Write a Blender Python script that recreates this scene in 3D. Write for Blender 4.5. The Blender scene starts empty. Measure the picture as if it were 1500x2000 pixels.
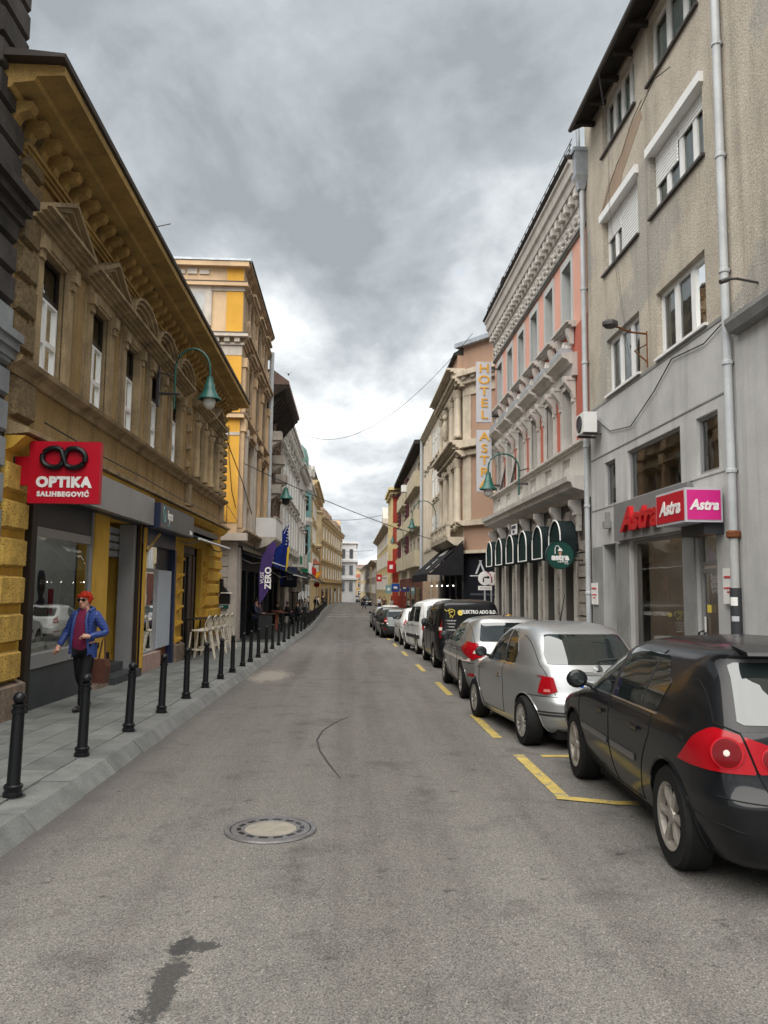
import bpy, bmesh, math, random
from mathutils import Vector, Matrix
PI = math.pi
sc = bpy.context.scene
C = sc.collection
RN = random.Random(11)

# ------------------------------------------------------------------ camera, light, exposure
cd = bpy.data.cameras.new('camera')
cam = bpy.data.objects.new('camera', cd); C.objects.link(cam)
cd.sensor_fit = 'VERTICAL'; cd.sensor_height = 32.0; cd.lens = 24.0
cd.clip_start = 0.05; cd.clip_end = 3000
cam.matrix_world = (Matrix.Translation((0, 0, 1.7)) @ Matrix.Rotation(-0.04546, 4, 'Z')
                    @ Matrix.Rotation(PI/2 + 0.09879, 4, 'X') @ Matrix.Rotation(0.0096, 4, 'Z'))
sc.camera = cam
sc.view_settings.view_transform = 'Standard'
sc.view_settings.look = 'None'
sc.view_settings.exposure = 2.24
sc.view_settings.gamma = 1.0
sc.view_settings.use_curve_mapping = False
sc.cycles.max_bounces = 8
sc.cycles.transparent_max_bounces = 12
sc.cycles.use_denoising = True

SUN_EL, SUN_AZ = math.radians(62), math.radians(203)      # azimuth from +Y towards +X
sd = bpy.data.lights.new('sun', 'SUN'); sd.energy = 1.5; sd.angle = math.radians(80); sd.color = (1.0, 0.965, 0.92)
sun = bpy.data.objects.new('sun', sd); C.objects.link(sun)
sdir = Vector((math.sin(SUN_AZ)*math.cos(SUN_EL), math.cos(SUN_AZ)*math.cos(SUN_EL), math.sin(SUN_EL)))
sun.rotation_euler = (-sdir).to_track_quat('-Z', 'Y').to_euler()
sun.location = (0, 0, 60)

w = bpy.data.worlds.new('World'); sc.world = w; w.use_nodes = True
nt = w.node_tree; N = nt.nodes; Lk = nt.links; N.clear()
def nn(t, **k):
    n = N.new(t)
    for a, b in k.items(): setattr(n, a, b)
    return n
out = nn('ShaderNodeOutputWorld')
sky = nn('ShaderNodeTexSky', sky_type='NISHITA', sun_disc=False, sun_elevation=SUN_EL, sun_rotation=SUN_AZ)
bg_sky = nn('ShaderNodeBackground'); bg_sky.inputs[1].default_value = 0.05
Lk.new(sky.outputs[0], bg_sky.inputs[0])
tc = nn('ShaderNodeTexCoord'); sep = nn('ShaderNodeSeparateXYZ'); Lk.new(tc.outputs['Generated'], sep.inputs[0])
def wm(op, a, b=None, clamp=False):
    n = nn('ShaderNodeMath', operation=op, use_clamp=clamp)
    for i, v in enumerate((a, b)):
        if v is None: continue
        if isinstance(v, (int, float)): n.inputs[i].default_value = v
        else: Lk.new(v, n.inputs[i])
    return n.outputs[0]
zc = wm('MAXIMUM', sep.outputs[2], 0.0)
den = wm('ADD', zc, 0.30)
comb = nn('ShaderNodeCombineXYZ')
Lk.new(wm('DIVIDE', sep.outputs[0], den), comb.inputs[0]); Lk.new(wm('DIVIDE', sep.outputs[1], den), comb.inputs[1])
comb.inputs[2].default_value = 3.7
def wnoise(scale, det, rough, dist=0.0, off=(0, 0, 0)):
    m = nn('ShaderNodeMapping'); m.inputs[1].default_value = off; m.inputs[2].default_value = (0, 0, 0.6); m.inputs[3].default_value = (1.0, 0.8, 1)
    Lk.new(comb.outputs[0], m.inputs[0])
    n = nn('ShaderNodeTexNoise'); n.inputs['Scale'].default_value = scale; n.inputs['Detail'].default_value = det
    n.inputs['Roughness'].default_value = rough; n.inputs['Distortion'].default_value = dist
    Lk.new(m.outputs[0], n.inputs[0]); return n.outputs[0]
n1 = wnoise(1.7, 10, 0.56, 0.2, (0.3, 0.2, 0)); n2 = wnoise(4.6, 9, 0.58, 0.25, (4, 1, 0))
cl = wm('ADD', wm('MULTIPLY', n1, 0.66), wm('MULTIPLY', n2, 0.34))
hz = wm('SUBTRACT', 1.0, wm('MULTIPLY', zc, 1.9), True)              # clouds thin out and brighten low down
cl = wm('ADD', cl, wm('MULTIPLY', hz, 0.11))
ramp = nn('ShaderNodeValToRGB'); cr = ramp.color_ramp
cr.elements[0].position = 0.40; cr.elements[0].color = (0.082, 0.091, 0.098, 1)
cr.elements[1].position = 0.655; cr.elements[1].color = (0.285, 0.288, 0.289, 1)
e = cr.elements.new(0.485); e.color = (0.117, 0.127, 0.134, 1)
e = cr.elements.new(0.56); e.color = (0.175, 0.184, 0.190, 1)
Lk.new(cl, ramp.inputs[0])
bg_cl = nn('ShaderNodeBackground'); bg_cl.inputs[1].default_value = 1.0; Lk.new(ramp.outputs[0], bg_cl.inputs[0])
gap = nn('ShaderNodeMapRange'); gap.inputs[1].default_value = 0.66; gap.inputs[2].default_value = 0.78; Lk.new(n2, gap.inputs[0])
mx = nn('ShaderNodeMixShader'); Lk.new(wm('MULTIPLY', gap.outputs[0], 0.5), mx.inputs[0])
Lk.new(bg_cl.outputs[0], mx.inputs[1]); Lk.new(bg_sky.outputs[0], mx.inputs[2]); Lk.new(mx.outputs[0], out.inputs[0])

# ------------------------------------------------------------------ materials
MATS = {}
def mat(name, col, rough=0.8, var=0.18, scale=2.0, fine=0.0, fscale=90, bump=0.0, bscale=60, streak=0.0, scol=(0.05, 0.045, 0.04),
        metal=0.0, spec=0.5, coat=0.0, rnd=0.0, col2=None, ior=1.5, emis=0.0, spots=0.0, patch=None):
    if name in MATS: return MATS[name]
    if rough >= 0.74 and spec == 0.5: spec = 0.18
    m = bpy.data.materials.new(name); m.use_nodes = True; t = m.node_tree; b = t.nodes['Principled BSDF']
    MATS[name] = m
    b.inputs['Roughness'].default_value = rough; b.inputs['Metallic'].default_value = metal; b.inputs['IOR'].default_value = ior
    b.inputs['Specular IOR Level'].default_value = spec; b.inputs['Coat Weight'].default_value = coat; b.inputs['Coat Roughness'].default_value = 0.03
    P = t.nodes.new('ShaderNodeNewGeometry').outputs['Position']
    def noise(sc_, det=5, vec=None, ro=0.6):
        n = t.nodes.new('ShaderNodeTexNoise'); n.inputs['Scale'].default_value = sc_; n.inputs['Detail'].default_value = det
        n.inputs['Roughness'].default_value = ro
        t.links.new(vec or P, n.inputs[0]); return n.outputs[0]
    def rng(v, a, b_, c, d):
        n = t.nodes.new('ShaderNodeMapRange'); t.links.new(v, n.inputs[0])
        for i, q in enumerate((a, b_, c, d)): n.inputs[i+1].default_value = q
        return n.outputs[0]
    def mixc(f, a, b_, bt='MIX'):
        n = t.nodes.new('ShaderNodeMix'); n.data_type = 'RGBA'; n.blend_type = bt
        if isinstance(f, (int, float)): n.inputs[0].default_value = f
        else: t.links.new(f, n.inputs[0])
        for i, q in ((6, a), (7, b_)):
            if isinstance(q, tuple): n.inputs[i].default_value = (*q[:3], 1)
            else: t.links.new(q, n.inputs[i])
        return n.outputs[2]
    lo = tuple(max(0, c*(1-var)) for c in col); hi = tuple(c*(1+var) for c in (col2 or col))
    cur = mixc(rng(noise(scale), 0.3, 0.7, 0, 1), lo, hi) if (var or col2) else mixc(0.0, tuple(col), tuple(col))
    if patch: cur = mixc(rng(noise(patch[1], 6, None, 0.55), patch[2], patch[2]+0.03, 0, patch[3]), cur, patch[0])
    if streak:
        mp = t.nodes.new('ShaderNodeMapping'); mp.inputs[3].default_value = (2.2, 2.2, 0.16); t.links.new(P, mp.inputs[0])
        cur = mixc(rng(noise(1.6, 6, mp.outputs[0]), 0.5, 0.78, 0, streak), cur, scol)
    if fine: cur = mixc(1.0, cur, mixc(rng(noise(fscale, 3), 0.3, 0.7, 0, 1), (1-fine,)*3, (1+fine,)*3), 'MULTIPLY')
    if spots:
        v = t.nodes.new('ShaderNodeTexVoronoi'); v.inputs['Scale'].default_value = 26; t.links.new(P, v.inputs[0])
        cur = mixc(rng(v.outputs[0], 0.16, 0.3, spots, 0), cur, (0.10, 0.06, 0.02))
    if rnd:
        oi = t.nodes.new('ShaderNodeObjectInfo')
        g = t.nodes.new('ShaderNodeCombineXYZ'); r_ = rng(oi.outputs['Random'], 0, 1, 1-rnd, 1+rnd)
        for i in range(3): t.links.new(r_, g.inputs[i])
        cur = mixc(1.0, cur, g.outputs[0], 'MULTIPLY')
    t.links.new(cur, b.inputs['Base Color'])
    if bump:
        bp = t.nodes.new('ShaderNodeBump'); bp.inputs['Strength'].default_value = min(1, bump); bp.inputs['Distance'].default_value = 0.02
        t.links.new(noise(bscale, 4), bp.inputs['Height']); t.links.new(bp.outputs[0], b.inputs['Normal'])
    if emis:
        b.inputs['Emission Color'].default_value = (*col, 1); b.inputs['Emission Strength'].default_value = emis
    return m

def glass_mat(name, tint=(0.75, 0.8, 0.78), ior=1.75, opaque=None):
    m = bpy.data.materials.new(name); m.use_nodes = True; t = m.node_tree; t.nodes.clear(); MATS[name] = m
    o = t.nodes.new('ShaderNodeOutputMaterial'); mxs = t.nodes.new('ShaderNodeMixShader')
    f = t.nodes.new('ShaderNodeFresnel'); f.inputs[0].default_value = ior
    g = t.nodes.new('ShaderNodeBsdfGlossy'); g.inputs['Roughness'].default_value = 0.015; g.inputs['Color'].default_value = (0.95, 0.97, 0.96, 1)
    bp = t.nodes.new('ShaderNodeBump'); bp.inputs['Strength'].default_value = 0.05; bp.inputs['Distance'].default_value = 0.05
    n = t.nodes.new('ShaderNodeTexNoise'); n.inputs['Scale'].default_value = 1.1
    ge = t.nodes.new('ShaderNodeNewGeometry'); t.links.new(ge.outputs['Position'], n.inputs[0]); t.links.new(n.outputs[0], bp.inputs['Height'])
    t.links.new(bp.outputs[0], g.inputs['Normal'])
    if opaque:
        a = t.nodes.new('ShaderNodeBsdfDiffuse'); a.inputs[0].default_value = (*opaque, 1)
    else:
        a = t.nodes.new('ShaderNodeBsdfTransparent'); a.inputs[0].default_value = (*tint, 1)
    t.links.new(f.outputs[0], mxs.inputs[0]); t.links.new(a.outputs[0], mxs.inputs[1]); t.links.new(g.outputs[0], mxs.inputs[2])
    t.links.new(mxs.outputs[0], o.inputs[0]); return m

GL = glass_mat('window_glass', ior=2.0)
GD = glass_mat('dark_glass', opaque=(0.02, 0.024, 0.026), ior=1.9)
GC = glass_mat('car_glass', opaque=(0.012, 0.016, 0.016), ior=1.85)
GT = glass_mat('tinted_car_glass', tint=(0.30, 0.36, 0.35), ior=2.0)
M = dict(
 black=mat('black_metal', (0.007, 0.0075, 0.0085), 0.36, 0.1, spec=0.3), iron=mat('dark_iron', (0.045, 0.04, 0.038), 0.6),
 white=mat('white_paint', (0.68, 0.68, 0.66), 0.45, 0.05), pvc=mat('white_window_plastic', (0.74, 0.74, 0.72), 0.35, 0.05),
 grey=mat('grey_metal', (0.27, 0.27, 0.27), 0.42, 0.08, metal=0.2), dgrey=mat('charcoal_metal', (0.04, 0.042, 0.046), 0.5, 0.1, spec=0.3),
 zinc=mat('zinc_sheet', (0.36, 0.39, 0.42), 0.42, 0.2, 3, metal=0.5, streak=0.25), zincpipe=mat('painted_downpipe', (0.42, 0.44, 0.45), 0.5, 0.15, 2, streak=0.3),
 rustpipe=mat('rust_stained_pipe', (0.40, 0.40, 0.39), 0.6, 0.15, 3, streak=0.6, scol=(0.22, 0.09, 0.04)),
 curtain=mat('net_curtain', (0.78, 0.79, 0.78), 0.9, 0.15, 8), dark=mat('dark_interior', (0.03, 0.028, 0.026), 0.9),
 roomgrey=mat('grey_interior', (0.4, 0.4, 0.39), 0.9), shelf=mat('white_interior', (0.6, 0.6, 0.58), 0.6),
 lamp=mat('lit_spot', (1, 0.95, 0.85), emis=6.0), ceil=mat('added_fill_glow', (1, 0.97, 0.92), emis=0.9), lampw=mat('warm_lamp', (1, 0.45, 0.12), emis=2.5),  # the ceiling panel glow is added fill light for the shop interiors
 green=mat('green_lamp_enamel', (0.012, 0.085, 0.066), 0.45, 0.2, 20), frost=mat('frosted_globe', (0.62, 0.62, 0.58), 0.4, 0.05),
 # left building
 stucco=mat('aged_ochre_stucco', (0.37, 0.24, 0.088), 0.92, 0.32, 1.6, 0.2, 45, 0.5, 40, 0.75, (0.10, 0.08, 0.055), col2=(0.27, 0.19, 0.095)),
 stone1=mat('grey_brown_trim', (0.30, 0.225, 0.13), 0.92, 0.34, 2.0, 0.2, 45, 0.4, 40, 0.85, (0.085, 0.07, 0.055)),
 cornice1=mat('ochre_cornice', (0.33, 0.215, 0.075), 0.92, 0.3, 1.5, 0.2, 45, 0.4, 40, 0.6, (0.09, 0.075, 0.055)),
 yellow=mat('yellow_plaster', (0.56, 0.335, 0.055), 0.85, 0.16, 1.8, 0.12, 60, 0.25, 50, 0.35, (0.25, 0.15, 0.045)),
 stipple=mat('stippled_yellow_stone', (0.53, 0.345, 0.085), 0.92, 0.28, 4, 0.22, 50, 0.9, 35, 0.5, (0.2, 0.13, 0.05), rnd=0.08, spots=1.0),
 rough=mat('rough_brown_stone', (0.19, 0.145, 0.11), 0.95, 0.4, 6, 0.3, 40, 0.9, 18),
 vermic=mat('vermiculated_brown_stone', (0.17, 0.125, 0.07), 0.95, 0.35, 14, 0.3, 40, 0.9, 30, rnd=0.12),
 darkstone=mat('sooty_dark_stone', (0.062, 0.056, 0.052), 0.85, 0.35, 2, 0.15, 50, 0.3, 30, 0.4, (0.02, 0.018, 0.017), rnd=0.2),
 bluestone=mat('pale_blue_grey_stone', (0.25, 0.27, 0.28), 0.85, 0.2, 2, 0.1, 50, 0.2, 30, 0.2, rnd=0.1),
 slate=mat('slate_panel', (0.045, 0.052, 0.054), 0.5, 0.2, 2, spec=0.3), pinkstone=mat('pink_stone', (0.38, 0.26, 0.22), 0.7, 0.2, 5),
 brownframe=mat('dark_brown_frame', (0.022, 0.015, 0.011), 0.5, spec=0.25), navy=mat('navy_sign', (0.012, 0.02, 0.055), 0.4), navyface=mat('charcoal_sign_face', (0.055, 0.06, 0.07), 0.4),
 red=mat('red_sign_acrylic', (0.44, 0.004, 0.018), 0.4, 0.04, spec=0.25), board=mat('grey_fascia_board', (0.175, 0.175, 0.175), 0.5, 0.06, spec=0.3), redl=mat('red_letters', (0.46, 0.010, 0.014), 0.4, 0.05, spec=0.3), pink=mat('magenta_acrylic', (0.62, 0.02, 0.22), 0.35, 0.08, 3),
 wood=mat('dark_brown_wood', (0.06, 0.03, 0.017), 0.55, 0.3, 5), bluewhite=mat('pale_blue_panel', (0.42, 0.47, 0.53), 0.5, 0.05),
 cream=mat('cream_wicker', (0.55, 0.50, 0.40), 0.6, 0.15, 20), rust=mat('rust_red_board', (0.19, 0.05, 0.02), 0.7),
 # other left buildings
 orange=mat('orange_plaster', (0.60, 0.325, 0.052), 0.88, 0.12, 0.8, 0.06, 70, 0.1, 50, 0.25, (0.3, 0.2, 0.1)),
 peach=mat('peach_plaster', (0.54, 0.385, 0.235), 0.88, 0.15, 1, 0.06, 70, 0.1, 50, 0.3, (0.22, 0.18, 0.14)),
 oldwhite=mat('aged_white_trim', (0.47, 0.42, 0.36), 0.88, 0.2, 1.2, 0.08, 60, 0.15, 40, 0.5, (0.16, 0.13, 0.1)),
 greystone=mat('banded_grey_stone', (0.36, 0.32, 0.28), 0.88, 0.15, 2, 0.1, 50, 0.2, 40, 0.3, (0.12, 0.1, 0.09), rnd=0.06),
 soot=mat('soot_brown_plaster', (0.17, 0.12, 0.085), 0.92, 0.35, 0.9, 0.12, 50, 0.3, 40, 0.7, (0.045, 0.035, 0.03)),
 sootdark=mat('blackened_eaves', (0.045, 0.036, 0.03), 0.95, 0.3, 2), roofbrown=mat('brown_sheet_roof', (0.14, 0.085, 0.065), 0.6, 0.2, 2),
 palegrey=mat('pale_grey_plaster', (0.50, 0.475, 0.43), 0.88, 0.14, 1, 0.06, 60, 0.15, 40, 0.35, (0.2, 0.17, 0.14)),
 teal=mat('teal_paint', (0.16, 0.31, 0.30), 0.5, 0.1), copper=mat('green_copper', (0.10, 0.19, 0.16), 0.55, 0.25, 3),
 beige=mat('beige_plaster', (0.46, 0.36, 0.215), 0.9, 0.2, 0.8, 0.06, 50, 0.15, 40, 0.45, (0.2, 0.15, 0.09)),
 tan=mat('tan_render', (0.42, 0.29, 0.145), 0.9, 0.15, 0.8, 0.06, 50, 0.1, 40, 0.35, (0.2, 0.14, 0.08)),
 farwhite=mat('far_white_plaster', (0.62, 0.62, 0.62), 0.9, 0.08, 0.6, streak=0.15, scol=(0.35, 0.35, 0.35)),
 # right buildings
 render=mat('weathered_tan_render', (0.43, 0.385, 0.315), 0.95, 0.16, 0.9, 0.28, 38, 0.7, 32, 0.6, (0.19, 0.17, 0.14), patch=((0.32, 0.31, 0.28), 0.33, 0.53, 0.75)),
 renderp=mat('patched_pink_render', (0.30, 0.225, 0.165), 0.95, 0.1, 2, 0.15, 45, 0.4, 32, 0.3, (0.18, 0.15, 0.12)),
 concrete=mat('grey_cement_render', (0.46, 0.455, 0.44), 0.9, 0.14, 1.1, 0.10, 50, 0.25, 40, 0.6, (0.22, 0.21, 0.2), patch=((0.42, 0.41, 0.39), 0.5, 0.55, 0.5)),
 concd=mat('dark_grey_cement', (0.235, 0.235, 0.225), 0.88, 0.22, 1.2, 0.10, 50, 0.2, 40, 0.3, (0.12, 0.12, 0.11)),
 eave=mat('dark_timber_eaves', (0.028, 0.024, 0.021), 0.8, 0.3, 3), gutter=mat('brown_gutter', (0.05, 0.04, 0.035), 0.5),
 pinkl=mat('pale_pink_plaster', (0.62, 0.335, 0.26), 0.88, 0.06, 1, 0.04, 60, 0.08, 50, 0.12, (0.4, 0.25, 0.2)),
 pinkd=mat('salmon_red_plaster', (0.42, 0.125, 0.085), 0.88, 0.08, 1, 0.05, 60, 0.08, 50, 0.15, (0.25, 0.08, 0.06)),
 trim=mat('off_white_stone_trim', (0.50, 0.475, 0.435), 0.85, 0.12, 2, 0.08, 60, 0.15, 40, 0.45, (0.14, 0.12, 0.105)),
 gtrim=mat('pale_grey_trim', (0.44, 0.45, 0.44), 0.85, 0.06, 2, 0.05, 60),
 ashlar=mat('rock_faced_ashlar', (0.24, 0.215, 0.185), 0.92, 0.3, 5, 0.2, 40, 0.9, 22, rnd=0.18), mortar=mat('dark_joint', (0.09, 0.08, 0.07), 0.95),
 ashcream=mat('cream_pilaster_stone', (0.40, 0.38, 0.335), 0.88, 0.12, 3, 0.08, 50, 0.2, 40, 0.2),
 canopy=mat('dark_green_canvas', (0.010, 0.017, 0.018), 0.75, 0.2, 6), canopyin=mat('green_canopy_lining', (0.004, 0.018, 0.016), 0.8), signgreen=mat('deep_green_sign', (0.005, 0.055, 0.042), 0.35),
 brown=mat('brown_render', (0.32, 0.21, 0.15), 0.9, 0.08, 0.7, 0.04, 60, 0.05, 50, 0.2, (0.2, 0.12, 0.08)),
 buff=mat('buff_carved_stone', (0.46, 0.40, 0.31), 0.9, 0.2, 1.5, 0.1, 50, 0.25, 30, 0.55, (0.13, 0.1, 0.075)),
 creamr=mat('cream_render', (0.52, 0.455, 0.36), 0.9, 0.08, 0.8, 0.04, 50, 0.05, 50, 0.25, (0.3, 0.26, 0.2)),
 parapet=mat('yellowed_balcony_render', (0.47, 0.41, 0.29), 0.9, 0.12, 1, 0.05, 50, 0.05, 50, 0.4, (0.22, 0.18, 0.12)),
 maroon=mat('maroon_paint', (0.085, 0.018, 0.03), 0.6), redwall=mat('brick_red_plaster', (0.35, 0.055, 0.035), 0.9, 0.1, 1), yband=mat('pale_yellow_plaster', (0.58, 0.47, 0.25), 0.9, 0.1, 1),
 brickd=mat('dark_red_brick', (0.15, 0.06, 0.045), 0.9, 0.3, 6), canvas=mat('black_canvas', (0.012, 0.012, 0.014), 0.8, 0.2, 4), shopblack=mat('black_shopfront', (0.010, 0.011, 0.015), 0.55, 0.2, 3, spec=0.25),
 letter=mat('white_lettering', (0.78, 0.77, 0.74), 0.5, 0.02), gold=mat('gold_letters', (0.66, 0.34, 0.03), 0.4, 0.08), silver=mat('silver_sign', (0.48, 0.48, 0.51), 0.45, 0.05), yellowl=mat('yellow_print', (0.75, 0.6, 0.1), 0.5, 0.02),
 purple=mat('purple_cloth', (0.055, 0.03, 0.125), 0.8, 0.15, 3), flagblue=mat('blue_flag_cloth', (0.008, 0.022, 0.16), 0.8, 0.2, 3), flagyellow=mat('yellow_flag_cloth', (0.65, 0.45, 0.03), 0.8),
 flaggreen=mat('green_flag_cloth', (0.01, 0.15, 0.07), 0.8), flagred=mat('red_flag_cloth', (0.5, 0.03, 0.03), 0.8), signblue=mat('blue_sign', (0.01, 0.06, 0.32), 0.4), signorange=mat('orange_sign', (0.7, 0.2, 0.01), 0.4),
 # ground
 slab=mat('grey_paving', (0.15, 0.155, 0.147), 0.82, 0.2, 3, 0.2, 60, 0.2, 60, rnd=0.16), joint=mat('paving_joint', (0.05, 0.052, 0.048), 0.95, 0.25, 9, 0.2, 90),
 kerb=mat('kerb_stone_grey', (0.155, 0.158, 0.152), 0.85, 0.24, 3, 0.2, 60, 0.2, 60, rnd=0.1),
 yline=mat('worn_yellow_paint', (0.40, 0.30, 0.09), 0.85, 0.15, 8, 0.22, 130, patch=((0.2, 0.18, 0.13), 9, 0.57, 0.8)), wline=mat('worn_white_paint', (0.42, 0.42, 0.40), 0.85, 0.2, 8, 0.2, 130),
 seam=mat('tar_seam', (0.05, 0.048, 0.045), 0.8, 0.3, 30), stain=mat('oil_stain', (0.055, 0.053, 0.05), 0.8, 0.3, 30, 0.3, 120), patchd=mat('patched_asphalt', (0.24, 0.21, 0.18), 0.92, 0.3, 4, 0.3, 110),
 castiron=mat('worn_cast_iron', (0.125, 0.12, 0.12), 0.5, 0.25, 12, 0.15, 90, metal=0.3), castc=mat('pale_concrete_infill', (0.22, 0.20, 0.165), 0.9, 0.15, 8, 0.15, 120),
 # people
 quilt=None, skin=mat('skin', (0.50, 0.27, 0.19), 0.55, 0.08, 20), hair_red=mat('dyed_red_hair', (0.36, 0.022, 0.006), 0.6, 0.5, 45, spec=0.2), hair_dark=mat('dark_hair', (0.02, 0.014, 0.01), 0.6),
 jacket=mat('blue_quilted_jacket', (0.035, 0.062, 0.20), 0.42, 0.15, 8), sweater=mat('burgundy_sweater', (0.17, 0.022, 0.06), 0.9, 0.2, 30, 0.2, 120), trousers=mat('black_trousers', (0.010, 0.010, 0.012), 0.8),
 leather=mat('brown_leather', (0.075, 0.028, 0.018), 0.5, 0.2, 10), shoe=mat('black_shoe', (0.015, 0.015, 0.015), 0.4), dcloth=mat('dark_cloth', (0.02, 0.02, 0.025), 0.9), jeans=mat('blue_denim', (0.035, 0.05, 0.085), 0.9), whitecloth=mat('white_cloth', (0.55, 0.55, 0.55), 0.9), brownhair=mat('brown_hair', (0.06, 0.03, 0.015), 0.6),
)

# asphalt gets its own richer material
def asphalt():
    m = bpy.data.materials.new('aged_asphalt'); m.use_nodes = True; t = m.node_tree; b = t.nodes['Principled BSDF']
    P = t.nodes.new('ShaderNodeNewGeometry').outputs['Position']
    def noise(s, d=5, vec=None):
        n = t.nodes.new('ShaderNodeTexNoise'); n.inputs['Scale'].default_value = s; n.inputs['Detail'].default_value = d; n.inputs['Roughness'].default_value = 0.65
        t.links.new(vec or P, n.inputs[0]); return n.outputs[0]
    def ramp_(v, pts):
        r = t.nodes.new('ShaderNodeValToRGB'); t.links.new(v, r.inputs[0]); c = r.color_ramp
        c.elements[0].position, c.elements[0].color = pts[0][0], (*pts[0][1], 1)
        c.elements[1].position, c.elements[1].color = pts[-1][0], (*pts[-1][1], 1)
        for p, q in pts[1:-1]: e = c.elements.new(p); e.color = (*q, 1)
        return r.outputs[0]
    def mul(a, b_, f=1.0):
        n = t.nodes.new('ShaderNodeMix'); n.data_type = 'RGBA'; n.blend_type = 'MULTIPLY'; n.inputs[0].default_value = f
        t.links.new(a, n.inputs[6]); t.links.new(b_, n.inputs[7]); return n.outputs[2]
    mp = t.nodes.new('ShaderNodeMapping'); mp.inputs[3].default_value = (1.0, 0.16, 1); t.links.new(P, mp.inputs[0])
    base = ramp_(noise(0.9, 6, mp.outputs[0]), [(0.3, (0.112, 0.107, 0.099)), (0.55, (0.138, 0.132, 0.122)), (0.72, (0.156, 0.149, 0.137))])
    blot = ramp_(noise(2.1, 7), [(0.32, (0.72, 0.71, 0.70)), (0.45, (1, 1, 1)), (0.7, (1.06, 1.05, 1.03))])
    v = t.nodes.new('ShaderNodeTexVoronoi'); v.inputs['Scale'].default_value = 120; t.links.new(P, v.inputs[0])
    agg = ramp_(v.outputs['Color'], [(0.05, (0.42, 0.42, 0.43)), (0.5, (0.98, 0.98, 0.98)), (0.86, (1.12, 1.1, 1.06)), (0.97, (2.0, 1.96, 1.85))])
    fine = ramp_(noise(120, 2), [(0.30, (0.52, 0.52, 0.52)), (0.70, (1.46, 1.45, 1.42))])
    spot = ramp_(noise(5.5, 3), [(0.665, (1, 1, 1)), (0.72, (0.52, 0.51, 0.5))])
    mp2 = t.nodes.new('ShaderNodeMapping'); mp2.inputs[3].default_value = (1.5, 0.035, 1); t.links.new(P, mp2.inputs[0])
    base = mul(base, ramp_(noise(1.0, 3, mp2.outputs[0]), [(0.35, (0.84, 0.83, 0.82)), (0.5, (1, 1, 1)), (0.66, (1.10, 1.10, 1.09))]))
    c = mul(mul(mul(mul(base, blot), agg, 0.95), fine, 0.95), spot)
    sx = t.nodes.new('ShaderNodeSeparateXYZ'); t.links.new(P, sx.inputs[0])
    def mm(op, a, b_=0.0):
        n = t.nodes.new('ShaderNodeMath'); n.operation = op
        for i, q in enumerate((a, b_)):
            if isinstance(q, (int, float)): n.inputs[i].default_value = q
            else: t.links.new(q, n.inputs[i])
        return n.outputs[0]
    nz = mm('ADD', mm('SUBTRACT', noise(9, 6), 0.5), mm('MULTIPLY', mm('SUBTRACT', noise(30, 4), 0.5), 0.6)); nz2 = mm('SUBTRACT', noise(2.6, 5), 0.5)
    def ell(cx, cy, rx, ry, amp, soft, nzz):
        a = mm('DIVIDE', mm('SUBTRACT', sx.outputs[0], cx), rx); b_ = mm('DIVIDE', mm('SUBTRACT', sx.outputs[1], cy), ry)
        d = mm('ADD', mm('SQRT', mm('ADD', mm('MULTIPLY', a, a), mm('MULTIPLY', b_, b_))), mm('MULTIPLY', nzz, amp))
        r = t.nodes.new('ShaderNodeMapRange'); t.links.new(d, r.inputs[0]); r.inputs[1].default_value = 1+soft; r.inputs[2].default_value = 1-soft; return r.outputs[0]
    def mixto(c, f, col, k):
        n = t.nodes.new('ShaderNodeMix'); n.data_type = 'RGBA'; t.links.new(mm('MULTIPLY', f, k), n.inputs[0]); t.links.new(c, n.inputs[6]); n.inputs[7].default_value = (*col, 1); return n.outputs[2]
    c = mixto(c, ell(-.79, 3.60, .06, .42, 3.6, .2, nz), (.030, .029, .028), .85)
    c = mixto(c, ell(-.74, 4.03, .11, .07, 4.0, .18, nz), (.030, .029, .028), .85)
    c = mixto(c, ell(-1.85, 18.2, .48, 1.3, 2.2, .15, nz), (.27, .24, .20), .7)
    gut = t.nodes.new('ShaderNodeMapRange'); t.links.new(mm('ADD', sx.outputs[0], mm('MULTIPLY', nz2, 0.55)), gut.inputs[0]); gut.inputs[1].default_value = -2.0; gut.inputs[2].default_value = -2.22
    c = mixto(c, gut.outputs[0], (.075, .068, .064), .62)
    t.links.new(c, b.inputs['Base Color']); b.inputs['Roughness'].default_value = 0.86; b.inputs['Specular IOR Level'].default_value = 0.35
    bp = t.nodes.new('ShaderNodeBump'); bp.inputs['Strength'].default_value = 0.35; bp.inputs['Distance'].default_value = 0.006
    t.links.new(v.outputs['Distance'], bp.inputs['Height']); t.links.new(bp.outputs[0], b.inputs['Normal'])
    return m
M['asphalt'] = asphalt()
def quilted():
    m = mat('blue_quilted_nylon', (0.03, 0.058, 0.21), 0.4, 0.12, 9, spec=0.35); t = m.node_tree; b = t.nodes['Principled BSDF']
    wv = t.nodes.new('ShaderNodeTexWave'); wv.bands_direction = 'Z'; wv.inputs['Scale'].default_value = 6.5; wv.inputs['Distortion'].default_value = 0.5
    ge = t.nodes.new('ShaderNodeNewGeometry'); t.links.new(ge.outputs['Position'], wv.inputs[0]); bp = t.nodes.new('ShaderNodeBump'); bp.inputs['Strength'].default_value = 0.22; bp.inputs['Distance'].default_value = 0.012
    t.links.new(wv.outputs[1], bp.inputs['Height']); t.links.new(bp.outputs[0], b.inputs['Normal']); return m
M['quilt'] = quilted()

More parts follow.
